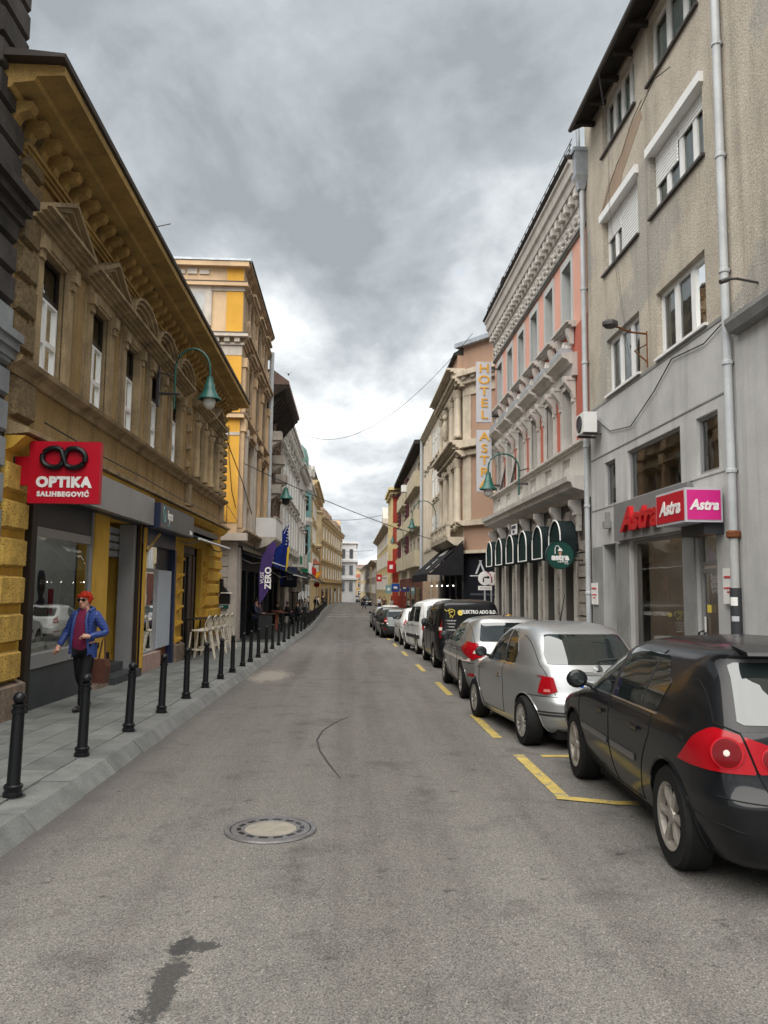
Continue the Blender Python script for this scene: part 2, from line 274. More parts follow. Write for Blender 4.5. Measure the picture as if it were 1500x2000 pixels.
# ------------------------------------------------------------------ mesh helpers
class G:
    def __init__(s): s.v = []; s.f = []; s.mi = []
    def add(s, vs, fs, mi=0):
        o = len(s.v); s.v += [tuple(p) for p in vs]; s.f += [tuple(i+o for i in f) for f in fs]; s.mi += [mi]*len(fs); return s
    def box(s, x0, x1, y0, y1, z0, z1, mi=0):
        return s.add([(x0,y0,z0),(x1,y0,z0),(x1,y1,z0),(x0,y1,z0),(x0,y0,z1),(x1,y0,z1),(x1,y1,z1),(x0,y1,z1)],
                     [(0,3,2,1),(4,5,6,7),(0,1,5,4),(1,2,6,5),(2,3,7,6),(3,0,4,7)], mi)
    def stone(s, x0, x1, z0, z1, o0, o1, b=0.03, mi=0):          # block standing proud of a wall (outward = -y), chamfered face
        return s.add([(x0,-o0,z0),(x1,-o0,z0),(x1,-o0,z1),(x0,-o0,z1),(x0+b,-o1,z0+b),(x1-b,-o1,z0+b),(x1-b,-o1,z1-b),(x0+b,-o1,z1-b)],
                     [(4,5,6,7),(0,1,5,4),(1,2,6,5),(2,3,7,6),(3,0,4,7)], mi)
    def prism(s, pts, axis, a, b, mi=0):
        n = len(pts)
        def p3(p, q): return (q, p[0], p[1]) if axis == 'x' else ((p[0], q, p[1]) if axis == 'y' else (p[0], p[1], q))
        return s.add([p3(p, a) for p in pts]+[p3(p, b) for p in pts],
                     [tuple(range(n))[::-1], tuple(range(n, 2*n))]+[(i, (i+1) % n, n+(i+1) % n, n+i) for i in range(n)], mi)
    def mould(s, prof, x0, x1, mi=0):                             # prof: (outward, z) closed profile run along x
        return s.prism([(-o, z) for o, z in prof], 'x', x0, x1, mi)
    def tube(s, pts, r, n=6, mi=0, cap=True):
        pts = [Vector(p) for p in pts]; rings = []
        rs = r if isinstance(r, (list, tuple)) else [r]*len(pts)
        for i, p in enumerate(pts):
            d = (pts[min(i+1, len(pts)-1)]-pts[max(i-1, 0)]).normalized()
            up = Vector((0, 0, 1)) if abs(d.z) < 0.9 else Vector((1, 0, 0))
            a = d.cross(up).normalized(); b = d.cross(a)
            rings.append([p+(a*math.cos(t)+b*math.sin(t))*rs[i] for t in [2*PI*k/n for k in range(n)]])
        vs = [q for rg in rings for q in rg]; fs = []
        for i in range(len(pts)-1):
            for k in range(n): fs.append((i*n+k, i*n+(k+1) % n, (i+1)*n+(k+1) % n, (i+1)*n+k))
        if cap: fs += [tuple(range(n))[::-1], tuple(range((len(pts)-1)*n, len(pts)*n))]
        return s.add(vs, fs, mi)
    def lathe(s, prof, n=12, c=(0, 0, 0), axis='z', mi=0, a0=0, a1=2*PI):
        full = abs(a1-a0-2*PI) < 1e-6; m = n if full else n+1; vs = []; fs = []
        for r, z in prof:
            for k in range(m):
                t = a0+(a1-a0)*k/n; x, y = r*math.cos(t), r*math.sin(t)
                p = (x, y, z) if axis == 'z' else ((z, x, y) if axis == 'x' else (x, z, y))
                vs.append((p[0]+c[0], p[1]+c[1], p[2]+c[2]))
        for i in range(len(prof)-1):
            for k in range(n if full else n): 
                k2 = (k+1) % m
                fs.append((i*m+k, i*m+k2, (i+1)*m+k2, (i+1)*m+k))
        return s.add(vs, fs, mi)
    def sphere(s, c, r, n=10, mi=0):
        r = r if isinstance(r, (tuple, list)) else (r, r, r); vs = []; fs = []; h = n//2+1
        for i in range(h+1):
            a = -PI/2+PI*i/h
            for k in range(n):
                t = 2*PI*k/n; vs.append((c[0]+r[0]*math.cos(a)*math.cos(t), c[1]+r[1]*math.cos(a)*math.sin(t), c[2]+r[2]*math.sin(a)))
        for i in range(h):
            for k in range(n): fs.append((i*n+k, i*n+(k+1) % n, (i+1)*n+(k+1) % n, (i+1)*n+k))
        return s.add(vs, fs, mi)
    def mesh(s, name, mats, smooth=False):
        me = bpy.data.meshes.new(name); me.from_pydata(s.v, [], s.f)
        for m in (mats if isinstance(mats, (list, tuple)) else [mats]): me.materials.append(m)
        if any(s.mi): me.polygons.foreach_set('material_index', s.mi)
        bm = bmesh.new(); bm.from_mesh(me); bmesh.ops.recalc_face_normals(bm, faces=bm.faces); bm.to_mesh(me); bm.free()
        if smooth:
            me.polygons.foreach_set('use_smooth', [True]*len(me.polygons)); me.set_sharp_from_angle(angle=math.radians(smooth if smooth > 1 else 40))
        me.update(); return me
    def obj(s, name, mats, parent=None, loc=None, rot=None, smooth=False):
        return inst(s.mesh(name, mats, smooth), name, parent, loc, rot)

def inst(me, name, parent=None, loc=None, rot=None, scale=None):
    o = bpy.data.objects.new(name, me); C.objects.link(o)
    if parent: o.parent = parent
    if loc: o.location = loc
    if rot: o.rotation_euler = rot
    if scale: o.scale = scale
    return o
def tag(o, label=None, cat=None, group=None, kind=None):
    if label: o['label'] = label
    if cat: o['category'] = cat
    if group: o['group'] = group
    if kind: o['kind'] = kind
    return o
def thing(name, label, cat, loc=(0, 0, 0), rz=0, group=None):
    o = bpy.data.objects.new(name, None); C.objects.link(o); o.location = loc; o.rotation_euler = (0, 0, rz)
    o.empty_display_size = 0.2
    return tag(o, label, cat, group)
def dup(o, parent=None, loc=None, rz=None, label=None):
    c = o.copy(); C.objects.link(c)
    if parent: c.parent = parent
    for ch in list(o.children): dup(ch, c)
    if loc: c.location = loc
    if rz is not None: c.rotation_euler = (0, 0, rz)
    if label: c['label'] = label
    return c
def text(body, size, m, name='lettering', parent=None, loc=(0, 0, 0), rot=(PI/2, 0, 0), ext=0.004, shear=0.0, bold=0.0, sx=1.0, align='CENTER', space=1.0, line=1.0):
    cu = bpy.data.curves.new(name, 'FONT'); cu.body = body; cu.size = size; cu.extrude = ext; cu.shear = shear; cu.offset = bold
    cu.align_x = align; cu.align_y = 'CENTER'; cu.space_character = space; cu.space_line = line; cu.resolution_u = 3
    t = bpy.data.objects.new('t', cu); C.objects.link(t)
    dg = bpy.context.evaluated_depsgraph_get(); me = bpy.data.meshes.new_from_object(t.evaluated_get(dg))
    bpy.data.objects.remove(t); me.materials.clear(); me.materials.append(m)
    if sx != 1.0:
        for v in me.vertices: v.co.x *= sx
    return inst(me, name, parent, loc, rot)

def gz(y):                                                        # the street falls away from the camera, then levels out
    return -0.019*y if y < 50 else -0.95-0.2*(1-math.exp(-(y-50)*0.095))-0.002*(y-50)
def kx(y):                                                        # left kerb line
    return -2.37 if y < 48 else -2.37-0.7*min(1, (y-48)/60.0)+max(0, y-125)*0.045

# ------------------------------------------------------------------ ground
YS = [-8, -4, 0, 5, 10, 20, 30, 40, 50, 54, 58, 62, 67, 73, 80, 90, 100, 112, 125, 140, 160, 190, 230, 300]
def sheet(name, xl, xr, dz, m, kind='structure'):
    g = G()
    vs = []
    for y in YS: vs += [(xl(y), y, gz(y)+dz), (xr(y), y, gz(y)+dz)]
    g.add(vs, [(2*i, 2*i+1, 2*i+3, 2*i+2) for i in range(len(YS)-1)])
    return tag(g.obj(name, m), kind=kind)
GY = YS + [600, 2500]
g = G(); vs = []
for y in [-300]+GY: vs += [(-2500, y, gz(max(y, -8))-0.06), (2500, y, gz(max(y, -8))-0.06)]
g.add(vs, [(2*i, 2*i+1, 2*i+3, 2*i+2) for i in range(len(GY))]); tag(g.obj('ground', M['patchd']), kind='structure')
road = sheet('road', lambda y: kx(y)-0.02, lambda y: 4.2+max(0, y-125)*0.045, 0.0, M['asphalt'])
pv = sheet('pavement_left', lambda y: -6.4 if y < 120 else -7, lambda y: kx(y)-0.27, 0.118, M['joint'])
pr = sheet('pavement_right', lambda y: 4.3+max(0, y-125)*0.045, lambda y: 9+max(0, y-125)*0.045, 0.12, M['joint'])
TILT = -0.019
km = [G().add([(0,0,-0.1),(0.10,0,-0.1),(0.115,0,0.0),(0,0,0.13),(-0.26,0,0.136),(-0.26,0,-0.1)]+[(x,L_-0.012,z) for x,_,z in [(0,0,-0.1),(0.10,0,-0.1),(0.115,0,0.0),(0,0,0.13),(-0.26,0,0.136),(-0.26,0,-0.1)]],
      [(0,1,2,3,4,5),(11,10,9,8,7,6)]+[(i,(i+1) % 6,6+(i+1) % 6,6+i) for i in range(6)]).mesh('kerb_stone', M['kerb']) for L_ in (1.0,)]
y = 3.0
while y < 50:
    inst(km[0], 'kerb_stone', pv, (kx(y)-0.02+RN.uniform(-.006, .006), y, gz(y)+RN.uniform(-.004, .004)), (TILT, 0, RN.uniform(-.006, .006))); y += 1.0
g = G()
while y < 165:
    x, z, x2, z2 = kx(y), gz(y), kx(y+2.5), gz(y+2.5)
    g.add([(x+.1,y,z-.05),(x,y,z+.13),(x-.27,y,z+.136),(x2+.1,y+2.5,z2-.05),(x2,y+2.5,z2+.13),(x2-.27,y+2.5,z2+.136)], [(0,1,4,3),(1,2,5,4)]); y += 2.5
g.obj('kerb', M['kerb'], pv)
g = G(); y = 3
while y < 120:
    x, z, z2 = 4.2, gz(y), gz(y+2)
    g.box(x-.02, x+.2, y, y+1.99, z-.15, z+.12); y += 2
g.obj('kerb', M['kerb'], pr)
slabs = [G().add([(0,0,0),(sx_,0,0),(sx_,sy_,0),(0,sy_,0),(.006,.006,.022),(sx_-.006,.006,.022),(sx_-.006,sy_-.006,.022),(.006,sy_-.006,.022)],
         [(4,5,6,7),(0,1,5,4),(1,2,6,5),(2,3,7,6),(3,0,4,7)]).mesh('paving_slab', M['slab']) for sx_, sy_ in ((.355, .595), (.355, .395))]
cnt = 0; gfar = G()
for row in range(6):
    x = kx(10)-0.29-0.357*(row+1); y = 5.2+RN.uniform(0, .5)
    while y < 30:
        k = RN.choice((0, 0, 1)); ly = (.597, .397)[k]
        if y < 19.5 and cnt < 290:
            inst(slabs[k], 'paving_slab', pv, (x, y, gz(y)+0.118+RN.uniform(-.002, .003)), (TILT, 0, 0)); cnt += 1
        else:
            z, z2 = gz(y)+.138, gz(y+ly)+.138
            gfar.add([(x,y,z),(x+.35,y,z),(x+.35,y+ly-.008,z2),(x,y+ly-.008,z2)], [(0,1,2,3)])
        y += ly
tag(gfar.obj('paving', M['slab'], pv), kind='stuff')

def strip(name, pts, wd, m, dz=0.005, parent=None):               # flat ribbon lying on the road
    g = G(); vs = []
    P_ = [Vector((p[0], p[1], 0)) for p in pts]; W = wd if isinstance(wd, list) else [wd]*len(P_)
    for i, p in enumerate(P_):
        d = (P_[min(i+1, len(P_)-1)]-P_[max(i-1, 0)]).normalized(); nrm = Vector((-d.y, d.x, 0))
        for s_ in (-.5, .5):
            q = p+nrm*W[i]*s_; vs.append((q.x, q.y, gz(q.y)+dz))
    g.add(vs, [(2*i, 2*i+1, 2*i+3, 2*i+2) for i in range(len(P_)-1)])
    return g.obj(name, m, parent)
for a, b in ((6.9, 8.85), (9.95, 12.0), (14.5, 16.85), (19.5, 21.7), (25.2, 27.4), (30.5, 32.6), (35.8, 38), (41.5, 44)):
    strip('yellow_line', [(1.93, a), (1.95, b)], 0.12, M['yline'], parent=road)
strip('yellow_line', [(1.87, 6.92), (2.35, 6.72), (4.1, 6.72)], 0.13, M['yline'], 0.009, parent=road)
strip('yellow_line', [(2.2, 8.78), (4.1, 8.78)], 0.12, M['yline'], parent=road)
strip('tar_seam', [(0.05, 11.8), (-0.16, 11.2), (-0.31, 10.5), (-0.36, 9.8), (-0.3, 9.1), (-0.19, 8.43), (-0.05, 7.7)], [.012, .02, .022, .024, .02, .022, .01], M['seam'], parent=road)
def blot(name, cx, cy, rx, ry, m, n=26, seed=1, dz=0.004, jag=.45, parent=None):
    r = random.Random(seed); g = G(); vs = [(cx, cy, gz(cy)+dz)]
    for k in range(n):
        t = 2*PI*k/n; q = 1+r.uniform(-jag, jag); x, y = cx+rx*q*math.cos(t), cy+ry*q*math.sin(t); vs.append((x, y, gz(y)+dz))
    g.add(vs, [(0, k+1, (k+1) % n+1) for k in range(n)]); return g.obj(name, m, parent)
for y0, x0, x1 in ((78, -2, 3.4), (84, -2, 3.2)): strip('white_marking', [(x0, y0), (x1, y0)], .45, M['wline'], parent=road)
strip('white_marking', [(2.2, 60), (2.6, 68), (3.1, 75)], .25, M['wline'], parent=road)

# manhole covers
def manhole(x, y, r, label):
    t = thing('manhole_cover', label, 'manhole cover', (x, y, gz(y)+.004)); t.rotation_euler = (TILT, 0, 0)
    G().lathe([(r*.875, 0), (r*.885, .012), (r*.98, .012), (r, .001)], 40).obj('frame', M['castiron'], t, smooth=True)
    G().lathe([(r*.56, .007), (r*.57, .010), (r*.85, .010), (r*.862, 0), (r*.862, -.01)], 40).obj('cover_ring', M['castiron'], t, smooth=True)
    G().lathe([(0.001, .0065), (r*.56, .0065)], 40).obj('infill', M['castc'], t)
    G().lathe([(r*.86, .003), (r*.878, .003)], 40).obj('gap', M['black'], t)
    for k in range(14):
        a = 2*PI*k/14+.1
        G().box(-r*.045, r*.045, -r*.10, r*.10, .0105, .0118).obj('vent_slot', M['black'], t, (r*.68*math.cos(a), r*.68*math.sin(a), 0), (0, 0, a))
manhole(-.555, 6.0, .345, 'round cast iron manhole cover with pale concrete centre nearest the camera')
manhole(.86, 31.4, .33, 'round manhole cover flush in the asphalt far down the road left of the parked van')
manhole(-.2, 34.5, .33, 'round manhole cover far down the middle of the road')

# ------------------------------------------------------------------ building helpers (local frame: x along the facade, outward = -y, z up)
def bldg(name, label, side, X, Y0, Y1, group=None, cat='building'):
    if side == 'L': t = thing(name, label, cat, (X, Y0, 0), PI/2, group); t['U'] = 0; U = lambda Y: Y-Y0
    else: t = thing(name, label, cat, (X, Y1, 0), -PI/2, group); U = lambda Y: Y1-Y
    if 'U' in t: del t['U']
    return t, U
def sp(a, b): return (min(a, b), max(a, b))
def wall(parent, name, m, u0, u1, z0, z1, holes=(), depth=0.25, out=0.0, rm=None):
    g = G(); us = sorted({u0, u1, *[max(u0, min(u1, h[0])) for h in holes], *[max(u0, min(u1, h[1])) for h in holes]})
    zs = sorted({z0, z1, *[max(z0, min(z1, h[2])) for h in holes], *[max(z0, min(z1, h[3])) for h in holes]})
    ix = {}
    def vid(u, z):
        if (u, z) not in ix: ix[(u, z)] = len(g.v); g.v.append((u, -out, z))
        return ix[(u, z)]
    for i in range(len(us)-1):
        for j in range(len(zs)-1):
            cu, cz = (us[i]+us[i+1])/2, (zs[j]+zs[j+1])/2
            if any(h[0] < cu < h[1] and h[2] < cz < h[3] for h in holes): continue
            g.f.append((vid(us[i], zs[j]), vid(us[i+1], zs[j]), vid(us[i+1], zs[j+1]), vid(us[i], zs[j+1]))); g.mi.append(0)
    for h in holes:
        a, b, c, d = h[:4]; D = h[4] if len(h) > 4 else depth
        g.add([(a,-out,c),(b,-out,c),(b,-out,d),(a,-out,d),(a,D,c),(b,D,c),(b,D,d),(a,D,d)], [(0,1,5,4),(1,2,6,5),(2,3,7,6),(3,0,4,7)], 1 if rm else 0)
    for a, b in ((u0, u0), (u1, u1)): g.add([(a,-out,z0),(a,.3,z0),(a,.3,z1),(a,-out,z1)], [(0,1,2,3)])
    for z in (z0, z1): g.add([(u0,-out,z),(u1,-out,z),(u1,.3,z),(u0,.3,z)], [(0,1,2,3)])
    me = bpy.data.meshes.new(name); me.from_pydata(g.v, [], g.f); me.materials.append(m)
    if rm: me.materials.append(rm); me.polygons.foreach_set('material_index', g.mi)
    return inst(me, name, parent)
WC = {}
def window(parent, u0, u1, z0, z1, rec=0.22, kind='cross', fm='pvc', gm=None, curtain=0.0, sill=None, name='window', fw=0.055, o=0.0):
    u0, u1 = sp(u0, u1); wd, h = round(u1-u0, 3), round(z1-z0, 3); key = (kind, wd, h, fm, fw)
    gm = gm or GL
    if key not in WC:
        g = G(); f = fw; panes = []
        def fr(a, b, c, d, t=f):
            g.box(a, b, 0, .06, c, c+t); g.box(a, b, 0, .06, d-t, d); g.box(a, a+t, 0, .06, c+t, d-t); g.box(b-t, b, 0, .06, c+t, d-t)
        if kind in ('single', 'double', 'triple', 'quad'):
            n = dict(single=1, double=2, triple=3, quad=4)[kind]; st = (wd)/n
            for i in range(n): fr(i*st, (i+1)*st, 0, h); panes.append((i*st+f, (i+1)*st-f, f, h-f))
        elif kind == 'cross':
            zt = h*.68
            for i in range(2):
                for a, b in ((0, zt), (zt, h)): fr(i*wd/2, (i+1)*wd/2, a, b, f*.8); panes.append((i*wd/2+f*.8, (i+1)*wd/2-f*.8, a+f*.8, b-f*.8))
        elif kind == 'sash':
            zt = h*.64; g.box(0, wd, 0, .06, h-.06, h); g.box(0, .05, 0, .06, 0, h-.06); g.box(wd-.05, wd, 0, .06, 0, h-.06)
            g.box(.05, wd-.05, 0, .06, zt, zt+.09); panes.append((.05, wd-.05, zt+.09, h-.06))
        WC[key] = (g.mesh('window_frame', M[fm] if isinstance(fm, str) else fm), panes)
    me, panes = WC[key]
    w_ = inst(me, name, parent, (u0, rec-o, z0))
    for i, (a, b, c, d) in enumerate(panes):
        k2 = key+('p', i, gm.name)
        if k2 not in WC: WC[k2] = G().add([(a,.035,c),(b,.035,c),(b,.035,d),(a,.035,d)], [(0,1,2,3)]).mesh('pane', gm)
        inst(WC[k2], 'pane', w_)
    if kind == 'sash':
        zt = h*.64; k3 = key+('s',)
        if k3 not in WC:
            g = G()
            for a, b in ((.05, wd/2), (wd/2, wd-.05)):
                for c, d in ((.02, zt*.42), (zt*.42, zt)):
                    t = .04; g.box(a, b, -.012, .05, c, c+t); g.box(a, b, -.012, .05, d-t, d); g.box(a, a+t, -.012, .05, c+t, d-t); g.box(b-t, b, -.012, .05, c+t, d-t)
            WC[k3] = g.mesh('sash', M['pvc']); WC[k3+('g',)] = G().add([(.05,.03,.02),(wd-.05,.03,.02),(wd-.05,.03,zt),(.05,.03,zt)], [(0,1,2,3)]).mesh('pane', gm)
        inst(WC[k3], 'sash', w_); inst(WC[k3+('g',)], 'pane', w_)
    if curtain:
        n = 24; g = G(); vs = []
        for k in range(n+1):
            x = wd*k/n; yy = .085+.015*math.sin(k*1.9); vs += [(x, yy, 0), (x, yy, h*curtain)]
        g.add(vs, [(2*k, 2*k+2, 2*k+3, 2*k+1) for k in range(n)]); g.obj('curtain', M['curtain'], w_)
    if sill:
        so, sh = .06+rec, .05
        ks = ('sill', wd, sill, rec)
        if ks not in WC: WC[ks] = G().box(-.04, wd+.04, -so, .0, -sh, -.002).mesh('sill', M[sill])
        inst(WC[ks], 'sill', w_)
    return w_
def moulding(parent, name, m, prof, u0, u1): return G().mould(prof, u0, u1).obj(name, m, parent)
def stepped(z0, z1, o0, o1, n=3):                                 # stepped cornice outline growing outward with height
    p = [(-.02, z0)]
    for i in range(n):
        a = o0+(o1-o0)*i/max(1, n-1) if n > 1 else o1; zb = z0+(z1-z0)*i/n; zt = z0+(z1-z0)*(i+1)/n
        p += [(a, zb), (a, zt)]
    return p+[(-.02, z1)]
def shell(parent, u0, u1, z0, z1, depth, m, roofm, rise=0.0, front=0.15):         # sides, back and roof behind a facade
    g = G(); g.add([(u0,front,z0),(u0,depth,z0),(u0,depth,z1),(u0,front,z1)], [(0,1,2,3)]); g.add([(u1,front,z0),(u1,depth,z0),(u1,depth,z1),(u1,front,z1)], [(0,1,2,3)])
    g.add([(u0,depth,z0),(u1,depth,z0),(u1,depth,z1),(u0,depth,z1)], [(0,1,2,3)]); g.obj('side_walls', m, parent)
    md = (depth)/2
    r = G().add([(u0,-.02,z1),(u1,-.02,z1),(u1,md,z1+rise),(u0,md,z1+rise),(u0,depth+.02,z1),(u1,depth+.02,z1)], [(0,1,2,3),(3,2,5,4)]+([(0,3,4),(1,5,2)] if rise else []))
    return r.obj('roof', roofm, parent)
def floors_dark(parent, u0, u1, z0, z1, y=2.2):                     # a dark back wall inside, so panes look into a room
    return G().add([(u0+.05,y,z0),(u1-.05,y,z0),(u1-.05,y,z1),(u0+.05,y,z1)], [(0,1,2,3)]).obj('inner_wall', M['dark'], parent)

def facade(name, label, side, X, Y0, Y1, top, zb, floors, n, wm, tm, roofm, ww=1.0, margin=.6, surround=.14, hood=True, pil=False, corn=.5, corn_h=.6, mod=0, kind='cross', fm='pvc', strings=(), base=None,
           ground=None, group=None, rise=1.2, depth=9, gm=None, rz=None, loc=None, arch=False, curtain=0, rm=None, sillm=None, wfirst=None):
    t, U = bldg(name, label, side, X, Y0, Y1, group)
    if loc: t.location = loc
    if rz is not None: t.rotation_euler = (0, 0, rz)
    Lf = Y1-Y0; st = (Lf-2*margin)/n; holes = []; wins = []; rc = .2 if (Y0 < 44 and not loc) else -.09     # far facades: casements set flush with the surrounds
    for (za, zt) in floors:
        for i in range(n):
            c = margin+st*(i+.5); holes.append((c-ww/2, c+ww/2, za, zt)); wins.append((c, za, zt))
    gtop = base if base is not None else zb
    wall(t, 'wall', wm, 0, Lf, gtop, top, holes, rm=rm)
    shell(t, 0, Lf, zb-.8, top, depth, wm, roofm, rise)
    for i, (c, za, zt) in enumerate(wins):
        wn = window(t, c-ww/2, c+ww/2, za, zt, rc, kind, fm, gm or GD, sill=sillm or None)
        if surround:
            k = ('sur', ww, round(zt-za, 3), surround, tm.name, hood)
            if k not in WC:
                s_ = surround; h = zt-za; g = G().box(-s_, 0, -.06, .02, -.0, h+s_).box(ww, ww+s_, -.06, .02, 0, h+s_).box(0, ww, -.06, .02, h, h+s_).box(-s_-.05, ww+s_+.05, -.12, .02, -.14, -.003)
                if hood: g.mould([(o_, z_+h+s_+.12) for o_, z_ in stepped(0, .22, .1, .26, 3)], -s_-.1, ww+s_+.1).box(-s_+.02, .02-.02, -.14, .02, h+s_-.1, h+s_+.118).box(ww, ww+s_-.02, -.14, .02, h+s_-.1, h+s_+.118)
                WC[k] = g.mesh('window_surround', tm)
            inst(WC[k], 'window_surround', t, (c-ww/2, 0, za))
    if pil:
        me = G().box(-.16, .16, -.09, .02, gtop+.02, top-corn_h-.02).box(-.22, .22, -.15, .02, top-corn_h-.5, top-corn_h-.02).mesh('pilaster', tm)
        for i in range(n+1): inst(me, 'pilaster', t, (max(.2, min(Lf-.2, margin+st*i)), 0, 0))
    for z in strings: moulding(t, 'string_course', tm, [(o_, z+z_) for o_, z_ in stepped(0, .26, .1, .24, 3)], -.03, Lf+.03)
    if corn:
        moulding(t, 'cornice', tm, stepped(top-corn_h, top+.05, .12, corn, 4), -.04, Lf+.04)
        if mod:
            me = G().box(-.09, .09, -corn*.75, .0, top-corn_h-.02, top-corn_h*.62).mesh('modillion', tm); k = int(Lf/mod)
            for i in range(k): inst(me, 'modillion', t, ((i+.5)*Lf/k, 0, 0))
    return t, U, st

# ================================================================== LEFT SIDE
# -- dark rusticated building at the near left edge
t, U = bldg('sooty_stone_house', 'dark soot-blackened stone house of banded blocks cut by the left picture edge', 'L', -4.50, 3.0, 10.02)
wall(t, 'wall', M['darkstone'], 0, 7.02, -.8, 14, [(2.2, 3.3, 5.2, 7.6), (4.9, 6.0, 5.2, 7.6), (1.6, 3.6, 0, 2.9)])
shell(t, 0, 7.02, -.8, 14, 8, M['darkstone'], M['roofbrown'], 1)
for a, b, c, d in ((2.2, 3.3, 5.2, 7.6), (4.9, 6.0, 5.2, 7.6), (1.6, 3.6, 0, 2.9)): window(t, a, b, c, d, .22, 'cross', 'pvc', GD)
z = -.1; k = 0
while z < 13.5:
    hh = .42 if z < 4 else .36; mt = M['bluestone'] if z < 5.0 else M['darkstone']
    if not (6.45 < z < 6.9):
        for a, b in ((6.22, 7.0),) + (((3.55, 4.7),) if z > 4.5 else ((3.75, 4.9), (4.92, 6.2))):
            G().stone(a+.0, b, z, z+hh, 0, .07, .03).obj('stone_block', mt, t)
    z += hh+.05
moulding(t, 'ledge', M['darkstone'], stepped(6.45, 6.8, .12, .3, 3), 0, 7.06)
moulding(t, 'ledge', M['bluestone'], stepped(4.62, 4.95, .1, .2, 3), 0, 7.04)

# -- yellow two-storey corner building with the optician
LX = -4.52; Y0 = 10.05; Y1 = 27.3
t, U = bldg('ochre_shop_house', 'two-storey ochre stucco house with pedimented windows and shops on the left', 'L', LX, Y0, Y1)
Lf = Y1-Y0; HW = t
WY = [11.40, 13.56, 15.57, 17.55, 19.63, 22.70, 24.90]
holes = [(U(c)-.49, U(c)+.49, 4.85, 6.57) for c in WY]
wall(t, 'upper_wall', M['stucco'], 0, Lf, 3.72, 8.2, holes, rm=M['stone1'])
shell(t, 0, Lf, -1.2, 8.3, 10, M['stucco'], M['gutter'], 0.0)
for i, c in enumerate(WY): window(t, U(c)-.49, U(c)+.49, 4.85, 6.57, .08, 'sash', 'brownframe', GL, .62 if i < 5 else 0, fw=.06)
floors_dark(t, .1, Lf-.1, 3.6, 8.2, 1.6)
# window surround: pilaster strips, lintel, frieze, consoles
g = G()
for s_ in (-1, 1):
    a, b = (-.70, -.49) if s_ < 0 else (.49, .70); g.box(a, b, -.07, .02, 4.78, 6.62)
    a, b = (-.80, -.70) if s_ < 0 else (.70, .80); g.box(a, b, -.035, .02, 4.78, 6.62)
    a, b = (-.72, -.52) if s_ < 0 else (.52, .72); g.box(a, b, -.16, .02, 6.46, 6.66); g.box(a+.03, b-.03, -.12, .02, 6.34, 6.458)
g.box(-.70, .70, -.07, .02, 6.622, 6.80); g.box(-.46, .46, -.05, .02, 6.572, 6.62)
sur = g.mesh('window_surround', M['stone1'])
pm = []
g = G(); g.mould(stepped(6.80, 7.0, .12, .33, 4), -.98, .98)
for i, (hw, hz, o_) in enumerate(((.98, .50, .33), (.84, .41, .25), (.70, .33, .17))):
    for s_ in (-1, 1): g.prism([(s_*hw, 7.0), (s_*(hw-.13), 7.0), (0, 7.0+hz-.075), (0, 7.0+hz)], 'y', -o_, .02)
g.prism([(-.6, 7.0), (.6, 7.0), (0, 7.22)], 'y', -.06, .0); pm.append(g.mesh('pediment', M['stone1']))
g = G(); g.mould(stepped(6.80, 7.0, .12, .33, 4), -.98, .98)
for i, (rx, rz_, o_) in enumerate(((.97, .50, .33), (.86, .43, .27), (.74, .36, .2), (.62, .30, .13))):
    n = 14
    for k in range(n):
        a, b = PI*k/n, PI*(k+1)/n; q = .055
        g.prism([(rx*math.cos(a), 7+rz_*math.sin(a)), ((rx-.08)*math.cos(a), 7+(rz_-q)*math.sin(a)), ((rx-.08)*math.cos(b), 7+(rz_-q)*math.sin(b)), (rx*math.cos(b), 7+rz_*math.sin(b))], 'y', -o_, .02)
pm.append(g.mesh('arched_pediment', M['stone1']))
for i, c in enumerate(WY):
    inst(sur, 'window_surround', t, (U(c), 0, 0)); a = i in (2, 3, 4)
    inst(pm[a], ('pediment', 'arched_pediment')[a], t, (U(c), 0, 0), None, (1.0, 1, 1))
# engaged columns flanking the last two windows and quoins
col = G().lathe([(.11, 4.8), (.13, 4.82), (.13, 4.92), (.10, 4.96), (.088, 6.2), (.11, 6.25), (.14, 6.33), (.14, 6.4)], 12).mesh('half_column', M['stone1'], True)
for Y in (22.1, 23.32, 24.3, 25.52): inst(col, 'half_column', t, (U(Y), -.1, 0))
q1 = G().stone(-.17, .17, 0, .26, 0, .10, .05).mesh('quoin_stone', M['stone1'])
for k in range(4):
    inst(q1, 'quoin_stone', t, (U(21.25), 0, 4.95+k*.5), None, (.8, 1, .8))
for k in range(9):
    inst(q1, 'quoin_stone', t, (U(26.35), 0, 4.80+k*.29), None, (1.2, 1.5, 1)); inst(q1, 'quoin_stone', t, (U(27.05), 0, 4.80+k*.29), None, (1.3, 1.7, 1))
vm = G().stone(-.30, .30, 0, .46, 0, .09, .04).mesh('vermiculated_block', M['vermic'])
for k in range(7): inst(vm, 'vermiculated_block', t, (U(10.42), 0, 4.86+k*.5), None, (1, 1, .95))
inst(vm, 'vermiculated_block', t, (U(10.5), 0, 3.92), None, (1.1, 1.2, 1.25))
for Y in (21.3, 26.9): G().box(-.14, .14, -.14, .02, 3.98, 4.5).box(-.2, .2, -.2, .02, 3.90, 3.98).obj('console', M['stone1'], t, (U(Y), 0, 0))
moulding(t, 'sill_course', M['stone1'], [(-.02, 4.5), (.05, 4.5), (.08, 4.58), (.2, 4.64), (.22, 4.70), (-.02, 4.78)], -.02, Lf+.16)
moulding(t, 'lower_ledge', M['stone1'], [(-.02, 3.66), (.30, 3.70), (.30, 3.76), (.05, 3.86), (-.02, 3.86)], .1, Lf+.2)
moulding(t, 'ledge_soffit', M['yellow'], [(-.02, 3.45), (.1, 3.5), (.26, 3.655), (-.02, 3.655)], .1, Lf+.1)
